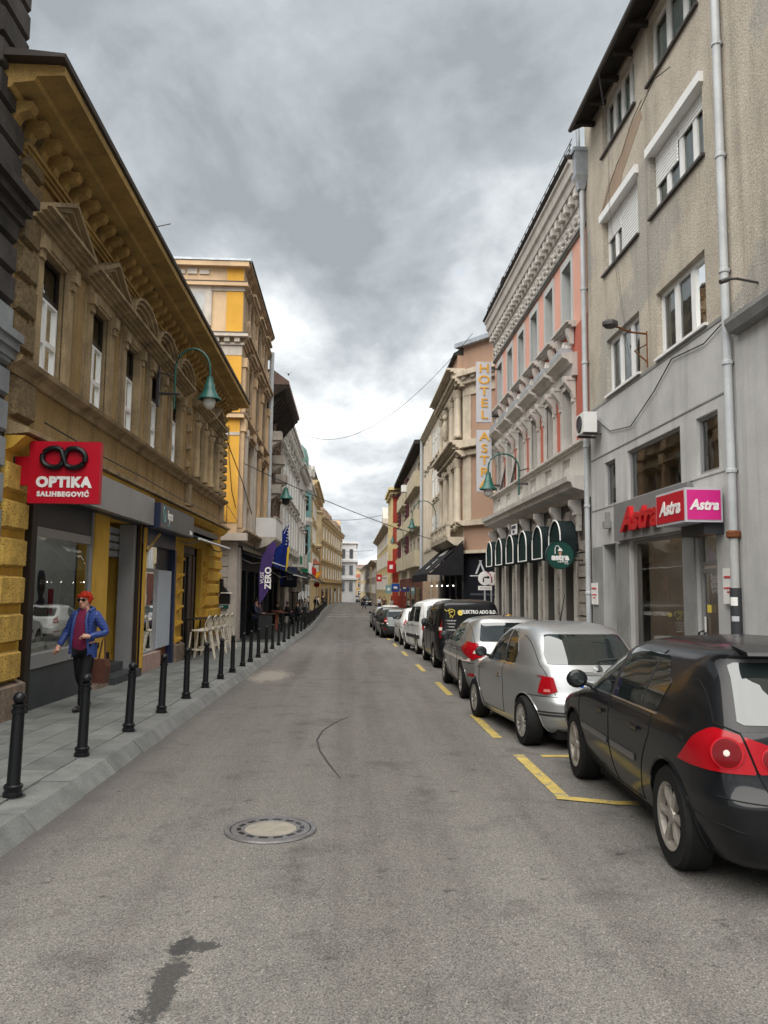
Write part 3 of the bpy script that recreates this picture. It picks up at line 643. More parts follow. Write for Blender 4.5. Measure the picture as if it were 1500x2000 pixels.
for z0, z1, o_ in ((7.50, 7.56, .06), (7.56, 7.61, .10), (7.61, 7.66, .14)): moulding(t, 'architrave', M['cornice1'], [(-.02, z0), (o_, z0), (o_, z1), (-.02, z1)], 0, Lf+o_)
moulding(t, 'cornice', M['cornice1'], [(-.02, 8.02), (.12, 8.02), (.16, 8.08), (.42, 8.12), (.45, 8.18), (.80, 8.20), (.80, 8.32), (.74, 8.34), (-.02, 8.34)], -.62, Lf+.5)
moulding(t, 'eaves_board', M['gutter'], [(.74, 8.345), (.84, 8.345), (.86, 8.39), (-.02, 8.46), (-.02, 8.345)], -.78, Lf+.58)
br = G().prism([(0, 7.74), (-.08, 7.76), (-.12, 7.84), (-.26, 7.90), (-.30, 7.96), (-.30, 8.015), (0, 8.015)], 'x', -.09, .09)
br.v = [(x, y, z) for x, y, z in br.v]
br = G().add([(p[0], p[1], p[2]) for p in br.v], br.f).mesh('modillion', M['cornice1'])
n = 40
for i in range(-1, n): inst(br, 'modillion', t, ((i+.4)*(Lf+.1)/n, 0, 0))
# ground floor
gh = [(U(10.98), U(13.92), -.9, 3.0, .3), (U(14.72), U(16.62), -.9, 3.0, .95), (U(17.0), U(20.18), -.9, 3.05, .35), (U(21.32), U(23.95), -.9, 2.85, .16)]
wall(t, 'ground_floor_wall', M['yellow'], 0, Lf, -1.2, 3.5, gh)
st_a = G().stone(-.40, .40, 0, .40, 0, .10, .04).mesh('rusticated_block', M['stipple'])
for k in range(6): inst(st_a, 'rusticated_block', t, (U(10.42), 0, .42+k*.5), None, (.98, 1, 1.02))
cr_ = G().prism([(0, 0), (-.13, .10), (-.13, .16), (0, .16)], 'x', -.16, .16).mesh('wedge_stone', M['yellow'])
for Y in (20.75, 24.35):
    for k in range(6): inst(cr_, 'wedge_stone', t, (U(Y), 0, .2+k*.42))
for k in range(8):
    a, b = ((24.6, 27.28) if k % 2 else (24.75, 27.28)); G().stone(U(a), U(b), -.15+k*.4, .2+k*.4, 0, .09, .05).obj('rusticated_block', M['yellow'], t)
for a, b in ((10.06, 10.95), (13.95, 14.70), (20.2, 21.3), (24.0, 27.32)): 
    zg = gz(b); G().stone(U(a), U(b), zg, zg+.62, 0, .13, .05).obj('plinth_stone', M['rough'], t)
# optician window
b0 = gz(12.5)+.1
op = thing('shop_window', 'x', 'x'); 
del op['label'], op['category']; op.parent = t; op.location = (0, 0, 0)
G().box(U(10.92), U(11.10), -.10, .02, b0-.1, 3.06).obj('dark_post', M['brownframe'], op)
G().box(U(11.10), U(13.94), -.03, .12, -.2, .50).obj('slate_panel', M['slate'], op)
G().box(U(11.10), U(13.94), -.05, .14, .505, .70).obj('metal_sill', M['grey'], op)
G().box(U(11.10), U(13.94), .05, .12, 2.42, 2.56).obj('transom', M['grey'], op)
G().box(U(11.10), U(13.94), .06, .11, 2.57, 3.0).obj('blind_box', M['dgrey'], op)
G().box(U(11.10), U(11.18), .03, .12, .702, 2.418).obj('jamb', M['dgrey'], op); G().box(U(13.86), U(13.94), .03, .12, .702, 2.998).obj('jamb', M['grey'], op)
G().add([(U(11.18),.08,.70),(U(13.86),.08,.70),(U(13.86),.08,2.42),(U(11.18),.08,2.42)], [(0,1,2,3)]).obj('pane', GL, op)
def room(parent, u0, u1, z0, z1, d, m=M['roomgrey'], y0=.32):
    return G().add([(u0,y0,z0),(u1,y0,z0),(u1,d,z0),(u0,d,z0),(u0,y0,z1),(u1,y0,z1),(u1,d,z1),(u0,d,z1)], [(0,1,2,3),(4,5,6,7),(0,3,7,4),(1,2,6,5),(2,3,7,6)]).obj('interior', m, parent)
room(t, U(11.0), U(13.9), -.2, 3.0, 3.2)
for x, y, z in ((12.55, 1.6, 1.9), (12.9, 1.0, 1.75), (13.4, 1.4, 1.95), (12.3, 2.4, 2.5), (13.1, 2.6, 2.5)):
    G().sphere((U(x), y, z), .014, 8).obj('spot_lamp', M['lamp'], op)
G().box(U(11.6), U(13.4), 1.2, 1.6, 2.93, 2.97).obj('added_fill_panel', M['ceil'], op)  # glowing panel added to brighten the optician's interior, not a known fixture
for k in range(5): G().box(U(11.4), U(13.7), 2.95, 3.15, .75+k*.38, .78+k*.38).obj('wall_shelf', M['shelf'], op)
for k in range(26): G().box(-.06, .06, -.04, .04, 0, .08+.04*(k % 3)).obj('display_item', (M['navyface'], M['letter'], M['wood'])[k % 3], op, (U(11.5+.42*(k % 6)), 3.0, .785+.38*(k//6)))
G().box(U(11.25), U(13.8), .4, .8, .30, .72).box(U(11.4), U(11.75), 1.2, 1.24, 1.6, 2.3).obj('display_shelf', M['shelf'], op)
pst = thing('window_poster', 'dark poster of a bearded man in glasses inside the optician window', 'poster', (LX-.14, 11.98, 0.92), PI/2)
G().prism([(-.28, .0), (.32, 0), (.30, .42), (.16, .55), (.08, .58), (.06, .62), (.13, .72), (.13, .9), (.05, 1.0), (-.08, 1.0), (-.14, .9), (-.13, .72), (-.07, .62), (-.08, .56), (-.2, .5)], 'y', 0, .02).obj('figure', M['navy'], pst)
G().prism([(-.09, .70), (.08, .70), (.09, .86), (0, .93), (-.10, .86)], 'y', -.004, -.001).obj('face', mat('poster_face', (.12, .085, .07)), pst)
G().tube([(-.06+.035*math.cos(a), -.01, .82+.03*math.sin(a)) for a in [k*PI/5 for k in range(11)]], .006, 4).tube([(.04+.035*math.cos(a), -.01, .82+.03*math.sin(a)) for a in [k*PI/5 for k in range(11)]], .006, 4).obj('glasses', M['shelf'], pst)
G().box(.25, .42, -.02, 0, .32, .72).obj('red_strip', M['red'], pst)
# doorway with half-lowered shutter and steps
G().box(U(14.74), U(16.6), .93, .97, -.1, 2.3).obj('door', M['dgrey'], t)
for k in range(4):
    G().stone(U(15.0), U(16.45), 2.28+k*.16, 2.425+k*.16, -.35, -.31, .02).obj('shutter_slat', M['zinc'], t)
G().box(U(14.75), U(14.77), .02, .9, -.05, 2.98).obj('reveal', M['yellow'], t)
G().box(U(16.38), U(16.56), .0, .3, -.1, 2.98).obj('door_jamb', M['grey'], t); G().box(U(16.57), U(16.72), -.05, .1, -.2, 3.0).obj('dark_post', M['brownframe'], t)
zg = gz(15.7)+.13
for k in range(3): G().box(U(14.8-.1*(k == 0)), U(16.56), -.22+.34*k if k else -.22, .93, zg+.16*k, zg+.16*(k+1)-.004).obj('step', M['slate'], t)
# roll shutter boxes under the fascia
for a, b in ((11.0, 16.65), (17.0, 20.2)):
    for k in range(3): G().box(U(a), U(b), -.16+.02*k, .06, 2.99+k*.08, 3.06+k*.08).obj('shutter_box', M['dgrey'], t)
# second shop
G().box(U(17.0), U(20.2), -.02, .15, 2.62, 3.0).obj('frame_header', M['navy'], t)
G().box(U(17.0), U(17.14), -.06, .15, -.35, 2.62).obj('frame_post', M['navy'], t); G().box(U(20.02), U(20.2), -.06, .15, -.35, 2.62).obj('frame_post', M['navy'], t)
G().box(U(17.02), U(18.75), -.08, .2, -.6, .17).obj('pink_base', M['pinkstone'], t); G().box(U(18.76), U(20.0), .1, .2, -.4, .2).obj('step_face', M['rust'], t)
sw = thing('shop_window', 'x', 'x'); del sw['label'], sw['category']; sw.parent = t
G().box(U(17.14), U(18.62), .02, .1, .17, .22).box(U(17.14), U(18.62), .02, .1, 2.02, 2.1).box(U(18.56), U(18.62), .02, .1, .22, 2.02).obj('frame', M['grey'], sw)
G().add([(U(17.14),.06,.2),(U(18.58),.06,.2),(U(18.58),.06,2.62),(U(17.14),.06,2.62)], [(0,1,2,3)]).obj('pane', GL, sw)
G().box(U(18.64), U(19.95), .0, .08, .22, 2.08).obj('door_panel', M['bluewhite'], t); G().box(U(18.64), U(20.0), .1, .14, 2.08, 2.62).obj('transom_panel', M['dgrey'], t)
room(t, U(17.05), U(20.1), -.2, 3.0, 2.6, M['roomgrey'], .36); G().box(U(17.4), U(19.5), 1.2, 1.5, 2.92, 2.97).obj('added_fill_panel', M['ceil'], sw); G().box(U(17.3), U(18.5), .6, .9, 1.25, 1.7).box(U(17.3), U(18.5), .5, .9, .3, .7).obj('display_shelf', M['shelf'], sw)  # the glowing ceiling panel is added fill light for this room
# third opening: dark door with side lights
window(t, U(21.42), U(21.98), -.1, 2.6, .08, 'single', 'brownframe', GL, name='side_light'); window(t, U(22.0), U(22.45), -.1, 2.6, .08, 'single', 'brownframe', GL, name='side_light'); G().box(U(21.34), U(23.2), .08, .14, 2.62, 2.84).obj('door_header', M['wood'], t)
room(t, U(21.35), U(23.9), -.4, 2.84, 2.2, M['dark'], .2)
for k, Y in enumerate((22.5, 22.8, 23.1)): G().box(U(Y), U(Y+.27), .09+.03*(k % 2), .16, -.3, 2.6).obj('door_board', M['wood'], t)
G().box(U(21.6), U(21.9), .2, .22, 1.55, 2.2).box(U(22.05), U(22.3), .2, .22, 1.45, 2.1).obj('paper_notice', M['shelf'], t)
# signs on the left facade
s = thing('fascia_panel', 'long plain grey metal fascia above the optician shopfront', 'fascia', (LX, Y0, 0), PI/2)
for a, b in ((11.0, 12.85), (12.86, 14.75), (14.76, 16.62)): G().box(U(a), U(b), -.34, -.19, 2.99, 3.56).obj('panel', M['grey'], s)
s = thing('shop_sign', 'charcoal box sign with teal oval logo and iqos lettering on navy ends', 'sign', (LX, Y0, 0), PI/2)
G().box(U(16.72), U(20.3), -.44, -.19, 2.95, 3.50).obj('sign_box', M['navy'], s); G().box(U(16.74), U(20.28), -.455, -.441, 2.97, 3.48).obj('face', M['navyface'], s)
text('iqos', .30, M['letter'], parent=s, loc=(U(17.62), -.457, 3.28), bold=.008); text('store', .12, M['teal'], parent=s, loc=(U(17.5), -.457, 3.07)); text('Stilus', .16, M['letter'], parent=s, loc=(U(19.95), -.457, 3.06))
G().tube([(U(17.05)+.10*math.cos(a), -.458, 3.26+.17*math.sin(a)) for a in [k*PI/9 for k in range(19)]], .016, 5).obj('oval_logo', M['teal'], s)
s = thing('projecting_sign', 'red projecting optician sign with black interlocked rings and white OPTIKA lettering', 'sign', (0, 10.42, 0))
G().box(-4.31, -3.37, 0, .12, 2.79, 3.63).box(-4.56, -4.312, .02, .10, 3.03, 3.42).obj('panel', M['red'], s)
for z in (3.10, 3.36): G().box(-4.6, -4.5, .0, .13, z-.05, z+.05).obj('bracket', M['iron'], s)
def ring(cx, a0, a1, dy):
    pts = []
    for k in range(25):
        a = a0+(a1-a0)*k/24; pts.append((cx+.15*math.cos(a), dy, 3.395+.125*math.sin(a)))
    return pts
lg = G()
lem = []
for k in range(49):
    a = 2*PI*k/48; lem.append((-3.84+.25*math.sin(a)*(1.0), -.035, 3.395+.125*math.sin(2*a)/1.0*.0+.13*math.cos(a)*math.sin(a)*2*.98))
lem = []
for cx, s_ in ((-3.97, -1), (-3.71, 1)):
    for k in range(25):
        a = (PI*.30 + 2*PI*.70*k/24) if s_ < 0 else (PI-PI*.30 - 2*PI*.70*k/24)
        lem.append((cx+.155*math.cos(a)*1.0, -.035, 3.40+.13*math.sin(a)))
lg.tube(lem[:25], .038, 8).tube(lem[25:], .038, 8)
lg.tube([lem[0], (-3.84, -.05, 3.40), lem[49]], .034, 8).tube([lem[24], (-3.84, -.03, 3.40), lem[25]], .034, 8)
lg.obj('ring_emblem', M['black'], s, smooth=True)
text('OPTIKA', .185, M['letter'], parent=s, loc=(-3.84, -.003, 3.07), bold=.012, sx=1.02, space=1.12)
text('SALIHBEGOVIĆ', .088, M['letter'], parent=s, loc=(-3.84, -.003, 2.91), bold=.005, space=1.18)
# diagonal brace
s = thing('brace_bracket', 'thin yellow post with a diagonal brace under the grey fascia', 'bracket', (LX, Y0, 0), PI/2)
G().box(U(16.74), U(16.92), -.14, -.11, -.15, 2.95).obj('post', M['yellow'], s); G().tube([(U(16.85), -.16, 2.45), (U(17.35), -.3, 2.85)], .04, 4).obj('brace', M['cornice1'], s)
# awning at the far end of the ochre house
def flat_awning(name, label, X, Y0_, Y1_, z0, z1, proj, group=None, rails=True):
    s = thing(name, label, 'awning', (X, Y0_, 0), PI/2, group); L_ = Y1_-Y0_
    G().prism([(0, z1), (0, z1+.06), (-proj, z0+.05), (-proj, z0)], 'x', 0, L_).obj('fabric', M['canvas'], s)
    G().box(0, L_, -.2, 0, z1+.06, z1+.22).obj('cassette', M['black'], s)
    if rails: G().tube([(0, -proj-.02, z0+.03), (L_, -proj-.02, z0+.03)], .03, 6).obj('front_rail', M['white'], s)
    for u in (.25, L_-.25): G().tube([(u, -.05, z1-.25), (u, -proj*.5, z0-.1), (u, -proj, z0)], .02, 5).obj('arm', M['grey'], s)
    return s
s = flat_awning('awning', 'narrow black awning with white front bar on the far end of the ochre house', LX, 20.4, 25.6, 2.92, 3.15, .55)
s2 = thing('wall_lantern', 'black lantern-shaped cut-out sign on the last pier of the ochre house', 'lantern', (LX, 26.9, 0), PI/2)
G().prism([(-.1, 1.1), (-.45, 1.1), (-.45, 1.42), (-.42, 1.46), (-.30, 1.62), (-.22, 1.72), (-.20, 1.95), (-.1, 1.98)], 'x', -.12, .12).obj('body', M['black'], s2)
G().box(-.18, .18, -.5, -.15, 1.47, 1.5).obj('white_band', M['letter'], s2)

# -- tall yellow house beyond the side street: gable wall towards the camera
BX = -4.55
t, U = bldg('orange_corner_house', 'tall orange and cream corner house with its gable facing the side street', 'L', BX, 31.4, 41.3)
B2 = t; Lf = 9.9; Z = lambda z: z
TOP2 = 15.3
fl = [(5.2, 7.7), (9.3, 11.3), (12.4, 14.0)]
hol = []
for za, zt in fl:
    for c in (2.2, 5.0, 7.8): hol.append((c-.5, c+.5, za, zt))
M['wpeach'] = mat('weathered_peach_trim', (.36, .265, .17), .9, .3, 1.2, .15, 50, .3, 40, .85, (.10, .08, .06))
wall(t, 'street_wall', M['wpeach'], 0, Lf, 3.6, TOP2, hol)
for za, zt in fl:
    for c in (2.2, 5.0, 7.8):
        window(t, c-.5, c+.5, za, zt, .2, 'cross', 'pvc', GD)
        for s_ in (-1, 1): G().box(c+s_*.62-.12, c+s_*.62+.12, -.10, .02, za-.05, zt+.1).obj('side_trim', M['wpeach'], t)
        moulding(t, 'window_hood', M['wpeach'], stepped(zt+.1, zt+.45, .12, .35, 3), c-.85, c+.85)
for z, h, o_ in ((3.75, .3, .35), (8.6, .2, .22), (11.7, .44, .36), (14.05, .3, .22), (15.0, .24, .3)): moulding(t, 'string_course', M['wpeach'], stepped(z, z+h, .08, o_, 4), -.02, Lf)
pl_ = G().box(-.2, .2, -.16, .02, 4.1, 8.6).box(-.26, .26, -.24, .02, 8.1, 8.62).mesh('pilaster', M['peach'])
plw = G().box(-.17, .17, -.22, .02, 4.1, 8.0).box(-.2, .2, -.26, .02, 8.0, 8.3).mesh('white_column', M['oldwhite'])
for c in (.95, 3.2, 4.0): inst(plw, 'white_column', t, (c, 0, 0))
for c in (.35, 3.6, 6.4, 9.5): inst(pl_, 'pilaster', t, (c, 0, 0)); inst(pl_, 'pilaster', t, (c, 0, 4.75), None, (.9, .9, .75))
for c in (1.1, 3.6, 6.4, 8.9):                                       # blackened crest ornaments along the top
    G().prism([(-.3, 12.2), (.3, 12.2), (.2, 12.8), (.1, 13.1), (-.1, 13.1), (-.2, 12.8)], 'y', -.18, .0).obj('carved_crest', M['wpeach'], t, (c, 0, 0))
    G().box(-.25, .25, -.25, -.02, 15.25, 15.5).obj('parapet_block', M['wpeach'], t, (c, 0, 0))
# gable (side) wall: local frame turned so it faces the camera
gx = -9.5
def gb(n_, m_, x0, x1, z0, z1, o0=0.0, o1=.05, yb=31.4):
    g = G().box(x0-BX, x1-BX, 0, 0, 0, 0) if False else G()
    g.box(yb-31.4-o1, yb-31.4-o0, -(x1-BX), -(x0-BX), z0, z1); return g.obj(n_, m_, t)
gb('gable_wall', M['peach'], -12, BX+.002, 3.6, TOP2, -.1, .006)
gb('ground_gable_wall', M['greystone'], -12, BX+.002, -1.6, 3.598, -.1, .006)
for z0, z1 in ((4.3, 7.9), (8.03, 8.6), (8.80, 11.26), (12.16, 14.0), (14.42, 15.0)): gb('orange_panel', M['orange'], -5.25, BX-.01, z0, z1, .0, .03)
gb('orange_panel', M['orange'], -9.5, -5.25, 4.3, 7.9, .0, .028); gb('orange_panel', M['orange'], -9.5, -5.25, 8.80, 11.26, 0, .026)
gb('pale_band', M['oldwhite'], -12, BX, 7.9, 8.03, 0, .05); gb('pale_band', M['oldwhite'], -12, BX, 11.27, 11.68, 0, .045)
for z, h, o_, mm_ in ((8.61, .17, .22, 'peach'), (11.69, .10, .12, 'oldwhite'), (12.0, .14, .34, 'oldwhite'), (14.02, .16, .06, 'oldwhite'), (14.19, .16, .24, 'peach'), (15.02, .2, .28, 'peach')): gb('string_course', M[mm_], -12, BX+o_*.8, z, z+h, 0, o_)
for z, o_ in ((8.785, .24), (12.145, .36), (14.355, .26)): gb('lead_flashing', M['gutter'], -12, BX+o_*.8, z, z+.03, 0, o_)
for k in range(9): gb('dentil', M['oldwhite'], -4.95-.42*k+.1, -4.95-.42*k+.32, 11.80, 11.995, 0, .24)
gb('window_trim', M['oldwhite'], -7.6, -5.85, 12.5, 14.3, 0, .08); gb('blind_window', M['roomgrey'], -7.3, -6.15, 12.55, 13.95, .08, .085)
for k in range(5): gb('relief_ornament', M['oldwhite'], -8.4+.5*k, -8.0+.5*k, 14.72, 14.9+.08*(k % 2), 0, .07)
gb('roof_edge', M['zinc'], -12, BX+.3, 15.24, 15.33, 0, .32)
G().box(0, 9.9, -.34, 8, 15.25, 15.36).obj('roof', M['sootdark'], t)
gb('pendant_console', M['peach'], -5.65, -5.1, 4.05, 4.7, .03, .25); gb('console_base', M['oldwhite'], -5.6, -5.15, 3.9, 4.05, .03, .18)
gb('ground_cornice', M['oldwhite'], -12, BX+.45, 3.55, 3.85, 0, .45)
for k in range(9): gb('stone_course', M['greystone'], -12, BX-.0, -.55+k*.44, -.15+k*.44, 0, .05)
gb('corner_pier', M['greystone'], BX-.3, BX+.06, -1.4, 3.5, .05, .09)
G().add([(.1,8,3),(9.9,8,3),(9.9,8,15.3),(.1,8,15.3),(9.9,0,3),(9.9,0,15.3)], [(0,1,2,3),(1,4,5,2)]).obj('rear_walls', M['peach'], t)
# street-side ground floor: dark shopfront
wall(t, 'shopfront', M['shopblack'], 0, Lf, -1.6, 3.6, [(.9, 3.0, -1.4, 2.4), (3.4, 6.0, -1.4, 2.4), (6.4, 9.4, -1.4, 2.4)], out=.03)
for a, b in ((.9, 3.0), (3.4, 6.0), (6.4, 9.4)): window(t, a, b, -1.2, 2.4, .2, 'double', 'black', GD, name='shop_window')
G().box(.1, .8, -.12, -.031, -1.2, 3.3).obj('stone_pier', M['greystone'], t)
# balcony
G().prism([(-.02, 3.5), (-.6, 3.7), (-1.0, 4.02), (-1.0, 4.12), (-.02, 4.12)], 'x', 6.0, 9.6).obj('balcony_slab', M['oldwhite'], t)
for (a, b, c, d) in ((6.0, 9.6, -1.0, -.9), (6.0, 6.1, -.899, -.02), (9.5, 9.6, -.899, -.02)): G().box(a, b, c, d, 4.12, 5.05).obj('balcony_panel', M['white'], t)
G().box(5.97, 9.63, -1.03, -.87, 5.052, 5.12).obj('balcony_rail', M['oldwhite'], t)
tag(t, None)
pt = thing('street_plaque', 'dark green street name plaque with three white lines on the banded stone wall', 'sign', (-5.12, 31.30, 1.0))
G().box(-.33, .33, 0, .04, -.17, .17).obj('plate', M['signgreen'], pt)
for i, (b_, s_) in enumerate((('ulica', .10), ('LA BENEVOLENCIJE', .075), ('ULICA', .10))): 
    text(['MULA', 'MUSTAFE BAŠESKIJE', 'ULICA'][i], s_*.9, M['letter'], parent=pt, loc=(0, -.004, .1-.1*i))
# downpipe between orange and sooty houses
pp = thing('downpipe', 'grey zinc downpipe between the orange corner house and the sooty brown house', 'pipe', (BX+.2, 41.35, 0))
G().tube([(0, 0, 4.0), (0, 0, 14.5)], .13, 8).obj('pipe', M['zincpipe'], pp)

# -- sooty brown house
t, U, st = facade('sooty_brown_house', 'sooty brown house with blackened deep eaves and stacked bracketed balconies', 'L', -4.6, 41.5, 50.5, 12.4, -1.7, [(4.6, 6.7), (7.7, 9.6), (10.2, 11.8)], 4, M['soot'], mat('sooty_trim', (.22, .165, .12), .92, .35, 1.2, .12, 50, .3, 40, .8, (.05, .04, .03)), M['roofbrown'], 1.0, .4, .12, True, True, .3, .5, 0, gm=GD, base=3.2)
moulding(t, 'eaves', M['sootdark'], [(-.02, 12.0), (.2, 12.0), (1.1, 12.6), (1.1, 12.75), (-.02, 13.1)], -.05, 9.05); moulding(t, 'roof_edge', M['roofbrown'], [(-.02, 12.76), (1.2, 12.76), (1.2, 12.95), (.3, 13.6), (-.02, 13.6)], -.08, 9.1)
me = G().prism([(0, 11.4), (-.15, 11.4), (-.95, 12.35), (-.95, 12.5), (0, 12.5)], 'x', -.09, .09).mesh('eaves_bracket', M['sootdark'])
for k in range(13): inst(me, 'eaves_bracket', t, (.4+k*.68, 0, 0))
for i, (c, zb_) in enumerate(((1.5, 9.9), (3.7, 8.9), (5.9, 8.1), (1.6, 6.9), (4, 4.0), (6.3, 4.0))):
    if i < 4: G().box(c-.4, c+.4, -.75, -.05, zb_, zb_+.5).prism([(0, zb_-.5), (-.7, zb_-.01), (0, zb_-.01)], 'x', c-.3, c+.3).obj('air_unit', M['oldwhite'] if i < 3 else M['greystone'], t)
    else: G().box(c-.9, c+.9, -.8, -.02, zb_-.15, zb_).obj('balcony_slab', M['soot'], t); [G().tube([(c-.9+k*.18, -.77, zb_), (c-.9+k*.18, -.77, zb_+.9)], .015, 4).obj('baluster', M['iron'], t) for k in range(11)]; G().tube([(c-.9, -.77, zb_+.9), (c+.9, -.77, zb_+.9)], .025, 4).obj('rail', M['iron'], t)
wall(t, 'shopfront', M['shopblack'], 0, 9, -2, 3.2, [(.6, 2.8, -1.5, 2), (3.2, 5.8, -1.5, 2), (6.2, 8.6, -1.5, 2)], out=.02)
for a, b in ((.6, 2.8), (3.2, 5.8), (6.2, 8.6)): window(t, a, b, -1.5, 2, .2, 'double', 'black', GD, name='shop_window')
moulding(t, 'string_course', M['greystone'], stepped(3.0, 3.35, .1, .4, 3), 0, 9)
# -- pale grey house
t, U, st = facade('pale_grey_house', 'pale grey ornate house with heavy cornice and carved relief bands', 'L', -4.55, 50.7, 68, 13.4, -1.8, [(4.8, 7.2), (8.4, 10.4)], 6, M['palegrey'], M['palegrey'], M['zinc'], 1.1, .6, .18, True, True, .5, 1.0, .9, gm=GD, strings=(4.0, 7.9, 11.0), base=3.3)
rel = G()
r = random.Random(5)
for k in range(60): 
    x, z = r.uniform(.5, 16.8), r.uniform(11.35, 12.2); rel.sphere((x, -.04, z), (r.uniform(.1, .3), .12, r.uniform(.08, .2)), 6)
for k in range(60):
    x, z = r.uniform(.5, 16.8), r.uniform(7.3, 7.85); rel.sphere((x, -.04, z), (r.uniform(.1, .25), .14, r.uniform(.08, .16)), 6)
tag(rel.obj('carved_relief', M['palegrey'], t), kind='stuff')
wall(t, 'shopfront', M['greystone'], 0, 17.3, -2, 3.3, [(.8+4.1*k, 4.2+4.1*k, -1.6, 2.2) for k in range(4)], out=.02)
for k in range(4): window(t, .8+4.1*k, 4.2+4.1*k, -1.6, 2.2, .25, 'double', 'black', GD, name='shop_window')
for c in (11.5, 15.5):
    G().box(c-1.2, c+1.2, -1, -.02, 3.3, 3.5).box(c-1.2, c+1.2, -1, -.9, 3.5, 4.4).obj('balcony', M['palegrey'], t)
# -- turret house with teal bay window and copper dome
t, U, st = facade('turret_house', 'white corner house with teal bay windows and a green copper dome', 'L', -4.55, 68.2, 92, 12.8, -1.9, [(4.6, 6.8), (8, 10.2)], 6, M['palegrey'], M['palegrey'], M['roofbrown'], 1.1, .6, .16, True, False, .6, .7, .8, gm=GD, base=3.2)
for pr_ in ([(1.3, 3.0), (1.9, 3.6), (1.9, 4.1)], [(1.9, 8.1), (2.0, 8.5), (1.9, 8.9)], [(1.75, 11.6), (1.9, 11.8), (1.9, 13.0), (2.15, 13.2), (2.15, 13.9), (1.9, 13.95)]): G().lathe(pr_, 12, (12, 1.25, 0)).obj('turret_band', M['palegrey'], t)
for z0, z1 in ((4.1, 8.1), (8.9, 11.6)):
    G().lathe([(1.7, z0), (1.7, z1)], 10, (12, 1.25, 0)).obj('bay_glass', GD, t)
    gg = G()
    for k in range(10): a = 2*PI*k/10; gg.tube([(12+1.74*math.cos(a), 1.25+1.74*math.sin(a), z0), (12+1.74*math.cos(a), 1.25+1.74*math.sin(a), z1)], .17, 5)
    gg.lathe([(1.72, z1-.5), (1.8, z1-.5), (1.8, z1)], 10, (12, 1.25, 0)).lathe([(1.72, z0), (1.8, z0), (1.8, z0+.7)], 10, (12, 1.25, 0)).lathe([(1.72, (z0+z1)/2-.1), (1.78, (z0+z1)/2+.1)], 10, (12, 1.25, 0)); gg.obj('bay_frame', M['teal'], t)
for k in range(14): a = 2*PI*k/14; G().box(-.2, .2, -.12, .12, 13.95, 14.35).obj('merlon', M['palegrey'], t, (12+2.0*math.cos(a), 1.25+2.0*math.sin(a), 0), (0, 0, a+PI/2))
G().lathe([(1.25, 13.0), (1.4, 13.9), (1.38, 14.6), (1.15, 15.4), (.7, 15.9), (.25, 16.1), (.08, 16.7), (.0, 16.9)], 16, (8.0, .95, 0)).obj('dome', M['copper'], t, smooth=True)
G().box(-.05, 23.8, -.03, .2, -2.2, 3.2).obj('shopfront', M['greystone'], t)
for k in range(4): G().box(1.2+5.5*k, 5.6+5.5*k, -.05, -.031, -1.6, 2).obj('shop_window', GD, t)
# -- further facades on the left as the street bends right
t, U, st = facade('beige_stone_house', 'beige stone house with a dark mansard edge and round arched bay beyond the turret', 'L', -4.5, 92.3, 116, 14.6, -2, [(3.9, 6), (7.2, 9.2), (10.4, 12.2)], 7, M['beige'], M['beige'], M['sootdark'], 1.2, .8, .18, True, True, .8, .8, 1.1, gm=GD, strings=(3.2, 6.7), base=-2)
moulding(t, 'mansard', M['sootdark'], [(-.02, 14.6), (.7, 14.7), (.2, 16.2), (-2, 16.4), (-2, 14.6)], .5, 15)
G().lathe([(2.2, 7.0), (2.4, 7.3), (2.2, 7.5), (2.2, 11.6), (2.5, 11.9), (2.2, 12.1)], 10, (13, 1.4, 0)).obj('round_bay', M['beige'], t)
G().lathe([(2.4, 4.6), (1.6, 5.3), (.2, 5.6)], 10, (6, 1.2, 0)).obj('tiled_canopy', M['rust'], t)
t, U, st = facade('tan_curved_house', 'tan house with rounded gable roofs turning with the street bend on the left', 'L', 0, 0, 46, 12.6, -2, [(3.2, 5), (6.2, 8), (9.2, 11)], 9, M['tan'], M['beige'], M['soot'], 1.2, 1, .16, True, False, .6, .7, 1.3, gm=GD, strings=(2.4, 5.6, 8.6), base=-2, loc=(-4.2, 116.5, 0), rz=PI/2-.062)
for c in (5, 14, 36): G().lathe([(2.6, 12.6), (2.4, 13.8), (1.5, 14.8), (0.05, 15.2)], 10, (c, 2.0, 0)).obj('rounded_gable', M['soot'], t)
for c in (3, 10, 18, 27, 36): G().box(c-1.5, c+1.5, -.1, -.021, -1.6, 1.6).obj('shop_window', GD, t)
t, U = bldg('white_corner_house', 'white corner house with stacked cornices closing the left side in the distance', 'L', -1.35, 166, 190)
wall(t, 'wall', M['farwhite'], 0, 24, -3, 11.2, [(2+4*k, 3.4+4*k, z, z+2.2) for k in range(5) for z in (1, 4.6, 8)])
for k in range(5):
    for z in (1, 4.6, 8): window(t, 2+4*k, 3.4+4*k, z, z+2.2, .2, 'cross', 'pvc', GD)
fw_ = G(); fw_.box(-.1, 0, -3.0, 14, -3, 11.2).obj('end_wall', M['farwhite'], t)
for x0 in (-2.3, -.6, 1.2):
    for z in (1, 4.5, 8): G().box(-.2, -.101, x0-.0, x0+.75, z, z+2.0).obj('window', GD, t)
for z in (3.4, 7.2, 11.2): G().box(-.5, 24, -3.4, 14, z, z+.45).obj('cornice', M['farwhite'], t)
G().box(4, 9, .6, 2.0, 11.65, 16.5).obj('roof_tower', M['peach'], t)
